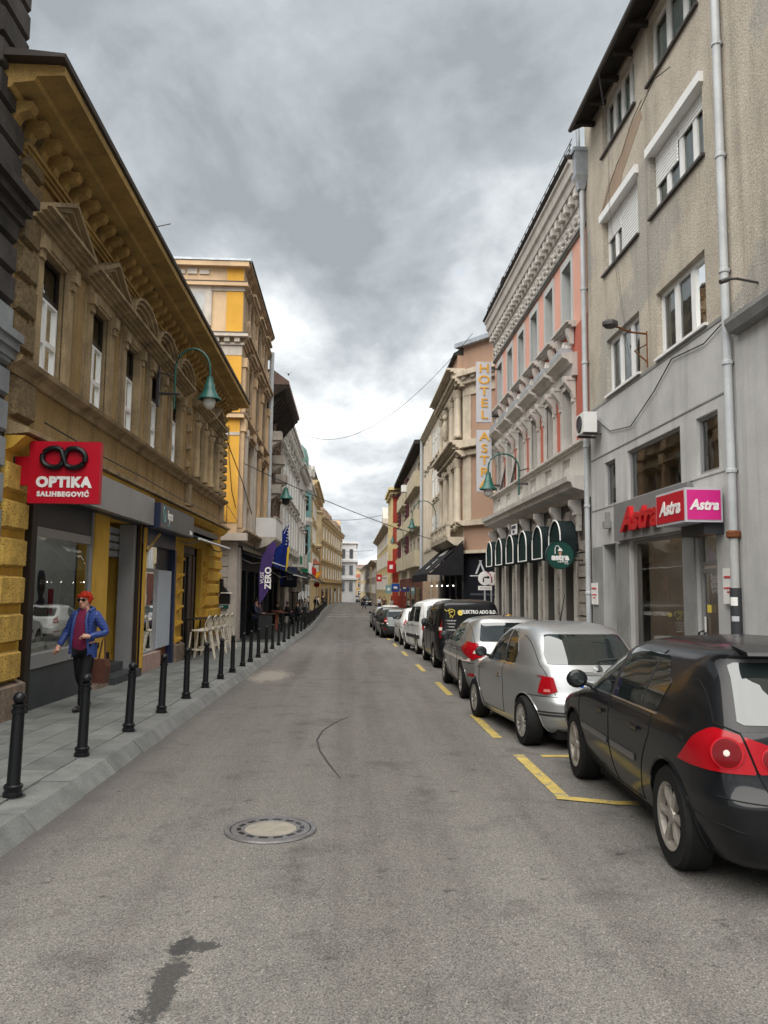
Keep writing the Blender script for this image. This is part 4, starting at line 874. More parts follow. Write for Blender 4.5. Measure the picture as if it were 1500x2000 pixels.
t, U, st = facade('far_beige_row', 'pale beige row house closing the view at the far end of the street', 'L', 0, 0, 50, 8.5, -3, [(.5, 2.2), (3.4, 5.2), (6.0, 7.6)], 12, M['beige'], M['oldwhite'], M['roofbrown'], 1.3, 1, .15, False, False, .5, .5, 0, gm=GD, base=-3, loc=(-6, 262, 0), rz=-.12)
t, U, st = facade('far_tan_house', 'small rusty tan house front in the distance left of the far cars', 'L', 0, 0, 10, 4.6, -3, [(-.6, .9), (1.8, 3.4)], 4, M['tan'], M['oldwhite'], M['rust'], 1.2, .5, .12, False, False, .4, .4, 0, gm=GD, base=-3, loc=(1.8, 225, 0), rz=-.1)

# ================================================================== RIGHT SIDE
RX = 5.6
# -- near right house (only a strip is in view)
t, U = bldg('cement_house', 'grey cement and tan rendered house cut by the right picture edge', 'R', RX, 1.5, 10.72)
Lf = 9.22
wall(t, 'upper_wall', M['render'], 0, Lf, 5.62, 13, [(3, 5, 7.5, 9.3), (6, 8, 7.5, 9.3)]); wall(t, 'lower_wall', M['concrete'], 0, Lf, -1, 5.40, [(4, 6.5, 0, 2.6)])
for a, b, c, d in ((3, 5, 7.5, 9.3), (6, 8, 7.5, 9.3), (4, 6.5, 0, 2.6)): window(t, a, b, c, d, .2, 'triple', 'pvc', GD)
shell(t, 0, Lf, -1, 13, 9, M['render'], M['eave'], 0)
moulding(t, 'ledge', M['concd'], [(-.02, 5.40), (.14, 5.43), (.2, 5.55), (.2, 5.62), (-.02, 5.62)], .12, Lf)
lb = thing('wall_bracket', 'short rusty lamp arm on the tan wall at the right picture edge', 'bracket', (RX, 10.0, 5.95), -PI/2)
G().tube([(0, 0, 0), (0, -.3, .05), (.02, -.42, .03)], .018, 6).tube([(.02, -.42, .03), (.03, -.55, -.02)], .035, 6).obj('arm', M['iron'], lb)
# -- weathered block with the shop
t, U = bldg('weathered_block', 'weathered tan rendered block with white windows above the grey red-lettered shop', 'R', RX, 10.74, 17.48)
Lf = 6.74
W3 = [(16.22, 14.25, 11.42, 12.62), (13.58, 11.5, 11.32, 12.55)]; W2 = [(16.28, 14.22, 8.68, 9.95), (13.60, 11.44, 8.68, 9.93)]; W1 = [(16.2, 14.3, 5.92, 7.15), (13.46, 11.53, 5.92, 7.14)]
up = [(*sp(U(a), U(b)), c, d) for a, b, c, d in W3+W2+W1]
wall(t, 'upper_wall', M['render'], 0, Lf, 5.80, 13.0, up, .22)
low = [(U(16.47), U(15.8), 3.52, 4.48, .12), (U(15.1), U(12.62), 3.5, 4.5, .12), (U(12.02), U(11.28), 3.55, 4.48, .12), (U(15.08), U(12.62), .55, 2.68, .12), (U(12.14), U(11.46), -.6, 2.70, .12), (U(16.66), U(15.82), -.9, 2.69, .9)]
wall(t, 'lower_wall', M['concrete'], 0, Lf, -1.2, 5.80, low)
shell(t, 0, Lf, -1.2, 13.0, 10, M['render'], M['eave'], 0)
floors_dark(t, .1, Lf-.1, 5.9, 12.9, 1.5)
for i, (a, b, c, d) in enumerate(W3): window(t, U(a), U(b), c, d, .12, 'quad' if i == 0 else 'triple', 'pvc', GL, .85, 'gutter', fw=.075)
for i, (a, b, c, d) in enumerate(W2):
    w_ = window(t, U(a), U(b), c, d, .12, 'quad', 'pvc', GL, .9, 'gutter', fw=.07)
    wd = abs(a-b); G().box(-.06, wd+.06, -.20, .0, d-c-.05, d-c+.12).obj('shutter_box', M['pvc'], w_)
    ns = (14, 10)[i]; g_ = G(); x1 = (wd*.62, wd*.45)[i]
    rngs = [(0.02, wd*.40, 7), (wd*.42, wd-.02, 17)] if i == 0 else [(.02, wd*.45, 9), (wd*.47, wd-.02, 4)]
    for x0, x1, ns in rngs:
        for k in range(ns): G().stone(x0, x1, d-c-.06-(k+1)*.068, d-c-.062-k*.068, -.0, .02, .012).obj('shutter_slat', M['pvc'], w_)
for i, (a, b, c, d) in enumerate(W1): window(t, U(a), U(b), c, d, .10, 'triple', 'pvc', GL, .9, 'pvc', fw=.08)
# plaster repair strips and cracks
for pts in (((16.4, 10.2), (15.9, 10.6), (15.2, 10.75), (14.6, 11.1), (14.0, 11.15), (13.9, 10.9), (14.5, 10.6), (15.0, 10.35), (15.2, 10.1), (16.4, 10.05)),):
    G().prism([(U(p[0]), p[1]) for p in pts], 'y', -.004, .01).obj('repair_plaster', M['renderp'], t)
for pts in ([(16.3, 10.15), (15.7, 10.55), (15.3, 10.75), (15.0, 10.8), (14.4, 11.15), (13.9, 11.25)], [(14.0, 11.1), (13.3, 11.25), (12.6, 11.0)]):
    G().tube([(U(a), -.004, z) for a, z in pts], .008, 3).obj('crack', M['iron'], t)
for z0, z1, a, b in ((5.80, 5.86, 17.4, 10.8), (4.66, 4.685, 17.4, 10.8), (3.49, 3.50, 17.4, 10.8)): G().box(U(a), U(b), -.012, .0, z0, z1).obj('render_joint', M['concd'], t)
# eaves
G().add([(.5,-.46,12.5),(Lf,-.46,12.5),(Lf,-.005,12.72),(.5,-.005,12.72),(.5,-.46,12.6),(Lf,-.46,12.6),(Lf,4,14.2),(.5,4,14.2)], [(0,1,2,3),(4,5,6,7),(0,1,5,4),(0,3,7,4)]).obj('eaves', M['eave'], t)
G().tube([(.45, -.49, 12.55), (Lf, -.49, 12.55)], .055, 8).obj('gutter', M['gutter'], t)
for k in range(8): G().box(-.05, .05, -.42, -.02, 12.46, 12.56).obj('rafter', M['eave'], t, (.8+k*.8, 0, 0))
for a, b, c, d in ((16.47, 15.8, 3.52, 4.48), (15.1, 12.62, 3.5, 4.5), (12.02, 11.28, 3.55, 4.48)): window(t, U(a), U(b), c, d, .06, 'single', 'grey', GL, fw=.05)
room(t, U(16.5), U(11.2), 3.3, 4.7, 2.5, M['roomgrey'], .2)
for a, b in ((15.55, 15.12), (12.6, 12.16), (17.3, 16.7), (15.8, 15.58)): G().box(U(a), U(b), -.03, .0, -.6, 2.66).obj('pier', M['concd'], t)
window(t, U(15.06), U(12.64), .55, 2.67, .08, 'single', 'grey', GL, name='shop_window', fw=.05)
dr = window(t, U(12.12), U(11.48), -.25, 2.05, .05, 'single', 'grey', GL, name='door', fw=.07)
window(t, U(12.12), U(11.48), 2.10, 2.68, .05, 'single', 'grey', GL, name='transom_window', fw=.06)
G().tube([(.1, -.02, .75), (.1, -.1, .78), (.1, -.1, 1.3), (.1, -.02, 1.33)], .018, 6).tube([(.16, -.02, .75), (.30, -.1, .75), (.30, -.1, 1.3), (.16, -.02, 1.3)], .016, 6).obj('handle', M['black'], dr)
G().box(.2, .34, -.004, .0, 1.62, 1.74).obj('sticker', M['yellowl'], dr); G().box(.09, .15, -.004, 0, 1.2, 1.55).obj('sticker', M['letter'], dr)
room(t, U(15.1), U(11.2), -.5, 2.75, 3.2, M['roomgrey'], .4); G().box(U(14.6), U(12.2), 1.6, 1.9, 2.68, 2.72).obj('added_fill_panel', M['ceil'], t)  # made-up glowing ceiling panel, added so the shop interior shows brighter
G().box(U(15.0), U(12.7), 1.6, 2.2, -.3, .75).box(U(14.4), U(13.8), 2.4, 2.6, .2, 2.0).obj('display_counter', M['wood'], t)
G().lathe([(.03, 2.3), (.14, 2.05), (.14, 2.0)], 10, (U(13.1), 1.0, -.25)).obj('pendant_lamp', M['lampw'], t)
G().box(U(16.6), U(15.86), .85, .9, -.6, 2.6).obj('entry_door', M['dark'], t)
# fascia with raised red letters
s = thing('shop_fascia', 'grey fascia board with raised red Astra letters over the shop window', 'fascia', (RX, 17.48, 0), -PI/2)
G().box(U(15.62), U(12.15), -.12, -.031, 2.70, 3.47).obj('board', M['board'], s)
text('Astra', .62, M['redl'], parent=s, loc=(U(14.1), -.16, 3.06), ext=.045, shear=.28, bold=.022, sx=1.32)
bx_ = thing('light_box_sign', 'box sign with red and magenta faces reading Astra above the shop door', 'sign', (0, 0, 0))
G().box(4.97, 5.54, 11.10, 12.17, 2.72, 3.235).obj('case', M['silver'], bx_)
G().box(4.962, 4.969, 11.13, 12.14, 2.755, 3.20).obj('red_face', M['red'], bx_); G().box(5.0, 5.51, 11.092, 11.099, 2.755, 3.20).obj('magenta_face', M['pink'], bx_)
text('Astra', .21, M['letter'], parent=bx_, loc=(5.255, 11.088, 2.97), shear=.28, bold=.008, sx=.92); text('Astra', .30, M['letter'], parent=bx_, loc=(4.958, 11.635, 2.97), rot=(PI/2, 0, -PI/2), shear=.28, bold=.010, sx=1.12)
G().box(5.3, 5.6, 11.2, 12.0, 2.55, 2.719).obj('underside', M['dgrey'], bx_)
for nm, lb_, Y, z, w_, h_ in (('warning_sign', 'cream warning notice with red lettering beside the shop door', 10.98, 1.78, .36, .52), ('warning_sign', 'small white warning notice with red lettering beside the pink house downpipe', 17.15, 1.62, .40, .48)):
    s = thing(nm, lb_, 'sign', (RX-.035, Y, z), -PI/2); G().box(-w_/2, w_/2, -.03, -.003, -h_/2, h_/2).obj('plate', M['letter'], s)
    text('OPASNOST', w_*.16, M['redl'], parent=s, loc=(0, -.032, h_*.24)); text('OD OBRUŠAVANJA\nFASADE', w_*.10, M['redl'], parent=s, loc=(0, -.032, -h_*.12), line=1.6)
s = thing('house_number', 'small dark green house number plate on the grey pier', 'sign', (RX, 17.05, 2.48), -PI/2); G().box(-.08, .08, -.02, -.003, -.1, .1).obj('plate', M['signgreen'], s); text('9', .1, M['letter'], parent=s, loc=(0, -.022, 0))
s = thing('bell_box', 'small grey box hanging on the wall left of the grey fascia', 'box', (RX, 16.2, 3.12), -PI/2); G().box(-.09, .09, -.14, -.003, -.1, .05).box(-.03, .03, -.1, -.003, .051, .25).obj('body', M['concd'], s)
# pipes
def pipe(name, label, X, Y, z0, z1, r, m, joints=()):
    p = thing(name, label, 'pipe', (X, Y, 0)); G().tube([(0, 0, z0), (0, 0, z1)], r, 10).obj('pipe', m, p, smooth=True)
    for z in joints: G().lathe([(r+.004, z), (r+.016, z+.01), (r+.016, z+.06), (r+.004, z+.07)], 10).obj('collar', m, p); G().box(-.02, .12, -.02, .02, z+.01, z+.05).obj('clamp', M['iron'], p)
    return p
p_ = pipe('downpipe', 'long pale downpipe with rusty collars between the shop block and the cement house', RX-.09, 10.75, 2.55, 13, .062, M['zincpipe'], (5.0, 6.4, 8.2, 10.0, 3.4))
G().tube([(0, 0, 2.55), (0, 0, 1.75)], .062, 10).obj('rusty_section', M['rustpipe'], p_, smooth=True); [G().lathe([(.08, z), (.1, z+.02), (.1, z+.09), (.08, z+.11)], 10).obj('rust_collar', mat('rust', (.16, .06, .025), .9, .3, 20), p_) for z in (2.46,)]
G().tube([(0, 0, 1.75), (0, 0, -.2)], .078, 10).obj('lower_section', M['dgrey'], p_, smooth=True)
for i, (z, h_, m_) in enumerate(((1.5, .2, 'letter'), (1.28, .12, 'silver'), (.95, .22, 'concd'), (.62, .2, 'letter'), (.3, .12, 'letter'))): G().lathe([(.081, z), (.081, z+h_*.6)], 6, a0=PI*(1.02+.06*i), a1=PI*(1.45+.05*i)).obj('sticker', M[m_], p_)
p2 = pipe('downpipe', 'pale grey downpipe at the near corner of the pink house', RX-.1, 17.45, -.3, 11.4, .06, M['zincpipe'], (1.6, 3.6, 5.0, 7.0, 8.8))
hp = thing('gutter_hopper', 'grey sheet metal rainwater hopper under the pink house eaves corner', 'gutter', (RX-.12, 17.45, 0))
G().lathe([(.1, 11.3), (.16, 11.5), (.24, 11.62), (.27, 12.2)], 4, a0=PI/4, a1=PI/4+2*PI).box(-.23, .21, -.2, .2, 12.2, 12.3).tube([(-.05, 0, 12.3), (-.1, -.12, 13.0)], .05, 8).obj('hopper', M['zinc'], hp)
# air conditioner
ac = thing('air_conditioner', 'dirty white air conditioner outdoor unit by the pink house downpipe', 'air conditioner', (RX, 17.0, 5.2), -PI/2)
G().box(-.1, .42, -.42, -.12, 0, .46).obj('casing', M['white'], ac); G().lathe([(.001, -.425), (.17, -.425), (.18, -.44), (.2, -.425)], 20, (.1, 0, .23), 'y').obj('fan_grille', M['dgrey'], ac)
G().lathe([(.02, -.103), (.13, -.103)], 16, (0, -.27, .23), 'x').obj('side_grille', M['black'], ac)
for x in (-.05, .35): G().box(x-.02, x+.02, -.42, 0, -.05, -.005).obj('bracket', M['iron'], ac)
fl_ = thing('flood_lamp', 'dark floodlight on a rusty wall bracket between the white windows', 'lamp', (RX, 13.95, 6.25), -PI/2)
G().tube([(.02, 0, .35), (.02, 0, -.35)], .02, 5).tube([(.02, 0, .3), (.1, -.35, .3), (.3, -.75, .35)], .02, 5).tube([(.02, 0, -.25), (-.1, -.2, 0), (.02, 0, .1)], .018, 5).obj('bracket', mat('rust', (.16, .06, .025), .9, .3, 20), fl_); G().sphere((.34, -.82, .36), (.13, .16, .09), 8).obj('head', M['iron'], fl_)
cb = thing('facade_cable', 'thin black cable sagging across the grey render under the white windows', 'cable', (0, 0, 0))
G().tube([(RX-.03, 10.8, 5.75), (RX-.03, 11.6, 5.6), (RX-.03, 12.8, 5.72), (RX-.03, 13.6, 5.35), (RX-.03, 14.8, 4.95), (RX-.03, 16.0, 5.1), (RX-.03, 17.3, 5.75)], .012, 4).obj('cable', M['black'], cb)
wires = thing('aerial_wires', 'two pale loose wires hanging from the eaves past the white windows', 'cable', (0, 0, 0))
for dx in (0, .05): G().tube([(RX-.5, 14.9+dx, 12.5), (RX-.32, 14.9+dx, 11.2), (RX-.34, 14.85+dx, 9.5), (RX-.2, 14.8+dx*2, 8.0), (RX-.04, 14.75, 6.3)], .003, 4).obj('wire', M['iron'], wires)

# -- pink ornate house with the coffee shop
t, U = bldg('pink_ornate_house', 'pink house with carved white window hoods and green arched canopies on the right', 'R', RX, 17.5, 29.0)
Lf = 11.5; WC_ = [19.12+1.77*k for k in range(6)]
wall(t, 'upper_pink_wall', M['pinkl'], 0, Lf, 8.28, 10.45, [(U(c)-.40, U(c)+.40, 8.52, 10.12) for c in WC_], .3, rm=M['gtrim'])
wall(t, 'lower_salmon_wall', M['pinkd'], 0, Lf, 5.12, 8.28, [(U(c)-.42, U(c)+.42, 5.18, 6.85) for c in WC_], .3, rm=M['trim'])
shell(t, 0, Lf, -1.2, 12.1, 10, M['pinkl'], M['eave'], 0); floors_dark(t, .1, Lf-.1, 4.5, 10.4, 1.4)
g = G(); s_ = .14
g.box(-.40-s_, -.40, -.03, .02, 8.40, 10.32).box(.40, .40+s_, -.03, .02, 8.40, 10.32).box(-.40, .40, -.03, .02, 10.12, 10.32); upm = g.mesh('window_surround', M['gtrim'])
g = G(); g.mould(stepped(8.26, 8.42, .12, .26, 3), -.72, .72); upsill = g.mesh('window_sill', M['trim'])
ups = G().prism([(-.02, 7.86), (-.1, 7.86), (-.18, 8.1), (-.2, 8.257), (-.02, 8.257)], 'x', -.08, .08).mesh('sill_console', M['trim'])
g = G(); g.box(-.62, -.42, -.06, .02, 5.14, 7.0).box(.42, .62, -.06, .02, 5.14, 7.0).box(-.42, .42, -.06, .02, 6.85, 7.0); pnm = g.mesh('window_surround', M['trim'])
g = G(); g.mould([(-.02, 7.0), (.12, 7.0), (.12, 7.28), (.2, 7.30), (.24, 7.38), (.38, 7.44), (.40, 7.54), (-.02, 7.60)], -.78, .78); hood = g.mesh('window_hood', M['trim'])
g = G(); g.prism([(-.02, 6.45), (-.08, 6.45), (-.12, 6.62), (-.30, 6.86), (-.32, 6.998), (-.02, 6.998)], 'x', -.09, .09); g.box(-.11, .11, -.26, -.02, 6.9, 6.96).box(-.07, .07, -.10, -.02, 6.36, 6.45); hcon = g.mesh('hood_console', M['trim'])
g = G().box(-.52, .52, -.36, -.04, 7.60, 7.72); g.box(-.36, .36, -.3, -.03, 7.72, 7.80); crown = g.mesh('lead_capping', M['zinc'])
orn = G().prism([(-.34, 7.80), (.34, 7.80), (.24, 7.92), (.1, 7.95), (.06, 8.06), (-.06, 8.06), (-.1, 7.95), (-.24, 7.92)], 'y', -.14, 0).sphere((0, -.13, 7.92), (.10, .05, .10), 8).mesh('shell_ornament', M['trim'])
for i, c in enumerate(WC_):
    window(t, U(c)-.40, U(c)+.40, 8.52, 10.12, .28, 'cross', 'dgrey', GL); window(t, U(c)-.42, U(c)+.42, 5.18, 6.85, .28, 'cross', 'dgrey', GL, .6 if i % 2 else 0)
    for me, n_ in ((upm, 'window_surround'), (upsill, 'window_sill'), (pnm, 'window_surround'), (hood, 'window_hood'), (crown, 'lead_capping'), (orn, 'shell_ornament')): inst(me, n_, t, (U(c), 0, 0))
    for dx in (-.56, .56): inst(hcon, 'hood_console', t, (U(c)+dx, 0, 0)); inst(ups, 'sill_console', t, (U(c)+dx*.9, 0, 0))
# open sashes leaning out
for c in (25.9, 27.7):
    g = G().box(0, .05, -.02, .02, 0, 1.6).box(.37, .42, -.02, .02, 0, 1.6).box(.05, .37, -.02, .02, 0, .05).box(.05, .37, -.02, .02, 1.55, 1.6).box(.05, .37, -.02, .02, 1.0, 1.04); sh = g.obj('open_sash', M['dgrey'], t, (U(c)+.1, -.05, 5.2), (-.22, 0, -.35)); G().add([(.05,0,.05),(.37,0,.05),(.37,0,1.55),(.05,0,1.55)], [(0,1,2,3)]).obj('pane', GL, sh)
# parapet band with baluster panels
wall(t, 'balustrade_band', M['trim'], 0, Lf, 4.36, 5.12, [(U(c)-.36, U(c)+.36, 4.5, 5.0, .12) for c in WC_], .12, out=.1)
bal = G().lathe([(.03, 4.5), (.06, 4.6), (.06, 4.7), (.03, 4.82), (.045, 5.0)], 8).mesh('baluster', M['trim'])
for c in WC_:
    for k in range(4): inst(bal, 'baluster', t, (U(c)-.26+.175*k, -.02, 0))
    G().add([(U(c)-.36,.115,4.5),(U(c)+.36,.115,4.5),(U(c)+.36,.115,5.0),(U(c)-.36,.115,5.0)], [(0,1,2,3)]).obj('panel_back', M['trim'], t)
moulding(t, 'sill_course', M['trim'], stepped(5.12, 5.22, .16, .24, 2), -.02, Lf+.02)
moulding(t, 'main_string_cornice', M['trim'], [(-.02, 3.86), (.1, 3.88), (.14, 4.0), (.42, 4.08), (.46, 4.2), (.54, 4.22), (.56, 4.34), (-.02, 4.40)], -.02, Lf+.02)
wall(t, 'frieze', M['trim'], 0, Lf, 10.45, 12.05, [], out=.04); moulding(t, 'frieze_fillet', M['concd'], stepped(10.42, 10.52, .06, .1, 2), 0, Lf)
r = random.Random(9)
relm = [G().sphere((0, 0, 0), (.16, .06, .05), 7).sphere((.15, 0, .08), (.06, .05, .09), 7).sphere((-.14, 0, -.06), (.09, .05, .07), 7).sphere((.02, -.02, .13), (.07, .05, .07), 7).sphere((-.04, 0, -.16), (.1, .05, .05), 7).mesh('frieze_scroll', M['trim'])]
for k in range(30): inst(relm[0], 'frieze_scroll', t, (.2+k*.383, -.05, 10.78), (0, (k % 2)*PI, 0))
moulding(t, 'cornice', M['trim'], [(-.02, 11.13), (.08, 11.14), (.10, 11.22), (.10, 11.46), (.24, 11.50), (.27, 11.72), (.33, 11.76), (.36, 11.98), (.41, 12.02), (.42, 12.09), (-.02, 12.10)], -.03, Lf+.02)
md = G().box(-.11, .11, -.22, -.04, 11.24, 11.47).sphere((0, -.20, 11.27), (.10, .07, .08), 8).mesh('modillion', M['trim'])
for k in range(27): inst(md, 'modillion', t, (.22+k*(Lf-.4)/26, 0, 0))
moulding(t, 'gutter_edge', M['eave'], [(-.02, 12.11), (.44, 12.10), (.48, 12.17), (.44, 12.22), (-.02, 12.25)], -.04, Lf+.02)
for k in range(24): G().tube([(.3+k*.48, -.36, 12.2), (.3+k*.48, -.30, 12.66)], .012, 4).obj('snow_guard_post', M['iron'], t)
for z, y in ((12.36, -.34), (12.5, -.325), (12.64, -.305)): G().tube([(0, y, z), (Lf, y, z)], .011, 4).obj('snow_guard_rail', M['iron'], t)
G().box(3.2, 3.5, -.4, -.1, 12.2, 12.5).obj('roof_vent', M['eave'], t)
# ground floor: rock-faced ashlar, tall windows, pilasters
gh = [(U(c)-.5, U(c)+.5, -.95 if i == 1 else .15, 2.6, .3) for i, c in enumerate(WC_)]
wall(t, 'ground_floor_wall', M['mortar'], 0, Lf, -1.3, 3.9, gh)
for i, c in enumerate(WC_):
    if i == 1: window(t, U(c)-.42, U(c)+.42, -.5, 2.6, .3, 'single', 'black', GD, name='door')
    else: window(t, U(c)-.5, U(c)+.5, .15, 2.6, .22, 'double', 'ashcream', GD)
    for dx in (-.61, .61): G().box(U(c)+dx-.10, U(c)+dx+.10, -.10, .0, -1.0, 2.62).obj('pilaster', M['ashcream'], t)
sb = [G().stone(-.5, .5, 0, 1, 0, .06, .03).mesh('ashlar_block', M['ashlar'])]
seams = sorted([0]+[U(c)+dx for c in WC_ for dx in (-.72, .72)]+[Lf])
for i in range(0, len(seams), 2):
    a, b = seams[i], seams[i+1]
    if b-a < .15: continue
    for k in range(12):
        z0 = -.7+k*.30
        inst(sb[0], 'ashlar_block', t, ((a+b)/2, 0, z0), None, (b-a-.02, 1.0 if k % 3 else 1.35, .28))
for i, c in enumerate(WC_):
    for k in range(7):                                                # voussoirs fanning over each bay
        a = PI*(k+.5)/7; me = G().prism([(.60*math.cos(a-.21), 2.66+.42*math.sin(a-.21)), (1.0*math.cos(a-.21)*(.85), 2.66+1.02*math.sin(a-.21)), (1.0*math.cos(a+.21)*.85, 2.66+1.02*math.sin(a+.21)), (.60*math.cos(a+.21), 2.66+.42*math.sin(a+.21))], 'y', -.06-.02*(k % 2), 0)
        me.obj('voussoir', M['ashlar'], t, (U(c), 0, 0))
for k in range(7):
    Y = 18.22+1.77*k
    if Y > 28.9: break
    G().prism([(-.02, 3.25), (-.1, 3.25), (-.16, 3.5), (-.3, 3.72), (-.3, 3.86), (-.02, 3.86)], 'x', -.09, .09).box(-.07, .07, -.12, -.02, 3.12, 3.25).box(-.11, .11, -.2, -.02, 3.5, 3.56).obj('scroll_bracket', M['trim'], t, (U(Y), 0, 0))
# green arched canopies: barrel hoods, each a thing
def canopy(Y, label):
    s = thing('arched_canopy', label, 'canopy', (RX-.10, Y, 2.52), -PI/2, 'arched green canopies along the pink house')
    n = 14; hw, zs, D = .53, .42, .40; arc = [(-hw, 0), (-hw, zs)]+[(-hw*math.cos(PI*k/n), zs+.47*math.sin(PI*k/n)) for k in range(1, n)]+[(hw, zs), (hw, 0)]
    g = G(); m_ = len(arc); g.add([(x, -D, z) for x, z in arc]+[(x, 0, z) for x, z in arc], [(i, i+1, m_+i+1, m_+i) for i in range(m_-1)]); g.obj('canvas_hood', M['canopy'], s, smooth=60)
    G().add([(x*.97, -D+.03, z*.98) for x, z in arc], [tuple(range(m_))]).obj('lining', M['canopyin'], s)
    g = G().tube([(x, -D-.005, z) for x, z in arc], .017, 6); g.tube([(-hw, -D-.005, 0), (hw, -D-.005, 0)], .017, 6); g.obj('front_frame', M['letter'], s)
    G().box(-hw, hw, -D+.03, 0, -.02, .0).obj('bottom', M['canopy'], s)
for i, (c, lb_) in enumerate(zip([18.82+1.78*k for k in range(6)], ('dark green arched canopy nearest the shop block, behind the round coffee sign', 'second arched canopy from the round coffee sign, over the dark doorway', 'third arched canopy from the round coffee sign', 'fourth arched canopy from the round coffee sign, under the small white sign', 'fifth arched canopy from the round coffee sign', 'farthest arched canopy beside the black corner bar'))): canopy(c, lb_)
s = thing('round_sign', 'round green sign with white lettering and lamp emblem for the coffee shop', 'sign', (4.98, 17.95, 2.52))
G().lathe([(.001, -.05), (.325, -.05), (.335, -.04), (.335, .04), (.325, .05), (.001, .05)], 40, axis='y').obj('disc', M['signgreen'], s); G().lathe([(.325, -.052), (.338, -.045), (.338, -.06), (.325, -.06)], 40, axis='y').obj('rim', M['black'], s)
text('astra', .19, M['letter'], parent=s, loc=(0, -.054, -.06), bold=.012, sx=1.08); text('coffee', .075, M['letter'], parent=s, loc=(.06, -.054, -.155), space=1.3, bold=.002); text('house', .04, M['letter'], parent=s, loc=(.15, -.054, -.205))
G().tube([(-.12, -.055, .02), (-.12, -.055, .16), (-.09, -.055, .21), (-.04, -.055, .21), (-.01, -.055, .16)], .010, 5).prism([(-.06, .09), (.06, .09), (.02, .16), (-.02, .16)], 'y', -.062, -.052).obj('lamp_emblem', M['letter'], s)
G().sphere((0, -.052, .04), (.04, .008, .045), 10).obj('cup_emblem', mat('tan_emblem', (.45, .25, .14)), s)
for z in (.12, -.12): G().tube([(.33, 0, z), (.62, 0, z)], .014, 5).obj('bracket', M['black'], s)
s = thing('small_sign', 'small white and navy sign standing on the canopies between two scroll brackets', 'sign', (RX-.4, 24.0, 3.42), -PI/2); G().box(-.35, .35, 0, .04, 0, .32).obj('plate', M['letter'], s)
G().box(-.3, .3, -.006, -.001, .18, .28).obj('navy_band', M['navy'], s); text('RUMI', .12, M['navy'], parent=s, loc=(0, -.004, .09), bold=.004)
# pavement café table-top line seen over the cars
tb = thing('cafe_counter', 'long narrow wooden counter on the pavement below the green canopies', 'table', (4.9, 22.6, gz(22.6)+.12), -PI/2)
G().box(-1.6, 1.6, -.2, .2, 1.0, 1.06).obj('top', M['ashcream'], tb)
for x in (-1.5, 1.5): G().box(x-.05, x+.05, -.15, .15, 0, 1.0).obj('leg', M['wood'], tb)
pot = thing('brass_pot', 'round brass pot on the wooden counter below the canopies', 'pot', (4.85, 23.2, gz(22.6)+1.18)); G().lathe([(.02, 0), (.12, .04), (.14, .12), (.09, .18), (.1, .2)], 12).obj('pot', mat('brass', (.45, .28, .07), .4, .2, 8, metal=.6), pot, smooth=True)

# -- brown corner house with the hotel signs in front
t, U = bldg('brown_corner_house', 'brown corner house with carved buff stone front above the black corner bar', 'R', RX, 37.2, 44.9)
Lf = 7.7
wall(t, 'upper_wall', M['buff'], 0, Lf, 3.7, 12.3, [(U(c)-.45, U(c)+.45, z, z+h) for c in (38.7, 41.1, 43.4) for z, h in ((5.2, 2.3), (9.4, 1.9))])
for c in (38.7, 41.1, 43.4):
    for z, h in ((5.2, 2.3), (9.4, 1.9)):
        window(t, U(c)-.45, U(c)+.45, z, z+h, .2, 'cross', 'pvc', GD)
        moulding(t, 'window_hood', M['buff'], stepped(z+h+.12, z+h+.45, .12, .38, 3), U(c)-.75, U(c)+.75)
for c in (37.6, 38.05, 39.6, 40.1, 42.0, 42.5, 44.3):
    for z0, z1 in ((4.9, 8.1), (9.2, 11.6)):
        G().lathe([(.2, z0), (.22, z0+.1), (.16, z0+.2), (.14, z1-.4), (.17, z1-.38), (.24, z1-.05), (.25, z1)], 10, (U(c), -.22, 0)).obj('column', M['buff'], t, smooth=True)
    G().box(U(c)-.14, U(c)+.14, -.06, .0, 4.9, 8.1).obj('brown_panel', M['brown'], t)
for z, h, o_ in ((8.15, .3, .45), (8.5, .45, .75), (11.65, .5, .6), (12.2, .35, .9), (4.75, .2, .4)): moulding(t, 'cornice', M['buff'], stepped(z, z+h, o_*.4, o_, 4), -.1, Lf+.35)
moulding(t, 'parapet', M['brown'], [(-.02, 12.55), (.3, 12.55), (.3, 13.3), (-.02, 13.3)], .3, Lf)
moulding(t, 'roof_slope', M['eave'], [(-.02, 13.3), (.5, 13.3), (.5, 13.42), (-1.5, 14.6), (-1.5, 13.3)], 0, Lf)
r = random.Random(2); g = G()
for k in range(46): x, z = r.uniform(.3, 7.4), r.choice((8.0, 11.6, 4.7)); g.sphere((x, -.3, z+r.uniform(-.1, .1)), (r.uniform(.08, .2), .14, r.uniform(.06, .16)), 6)
tag(g.obj('carving', M['buff'], t), kind='stuff')
G().sphere((U(40.9), -.45, 10.2), (.22, .2, .6), 10).sphere((U(40.9), -.45, 10.95), (.15, .15, .18), 8).obj('statue_relief', M['buff'], t)
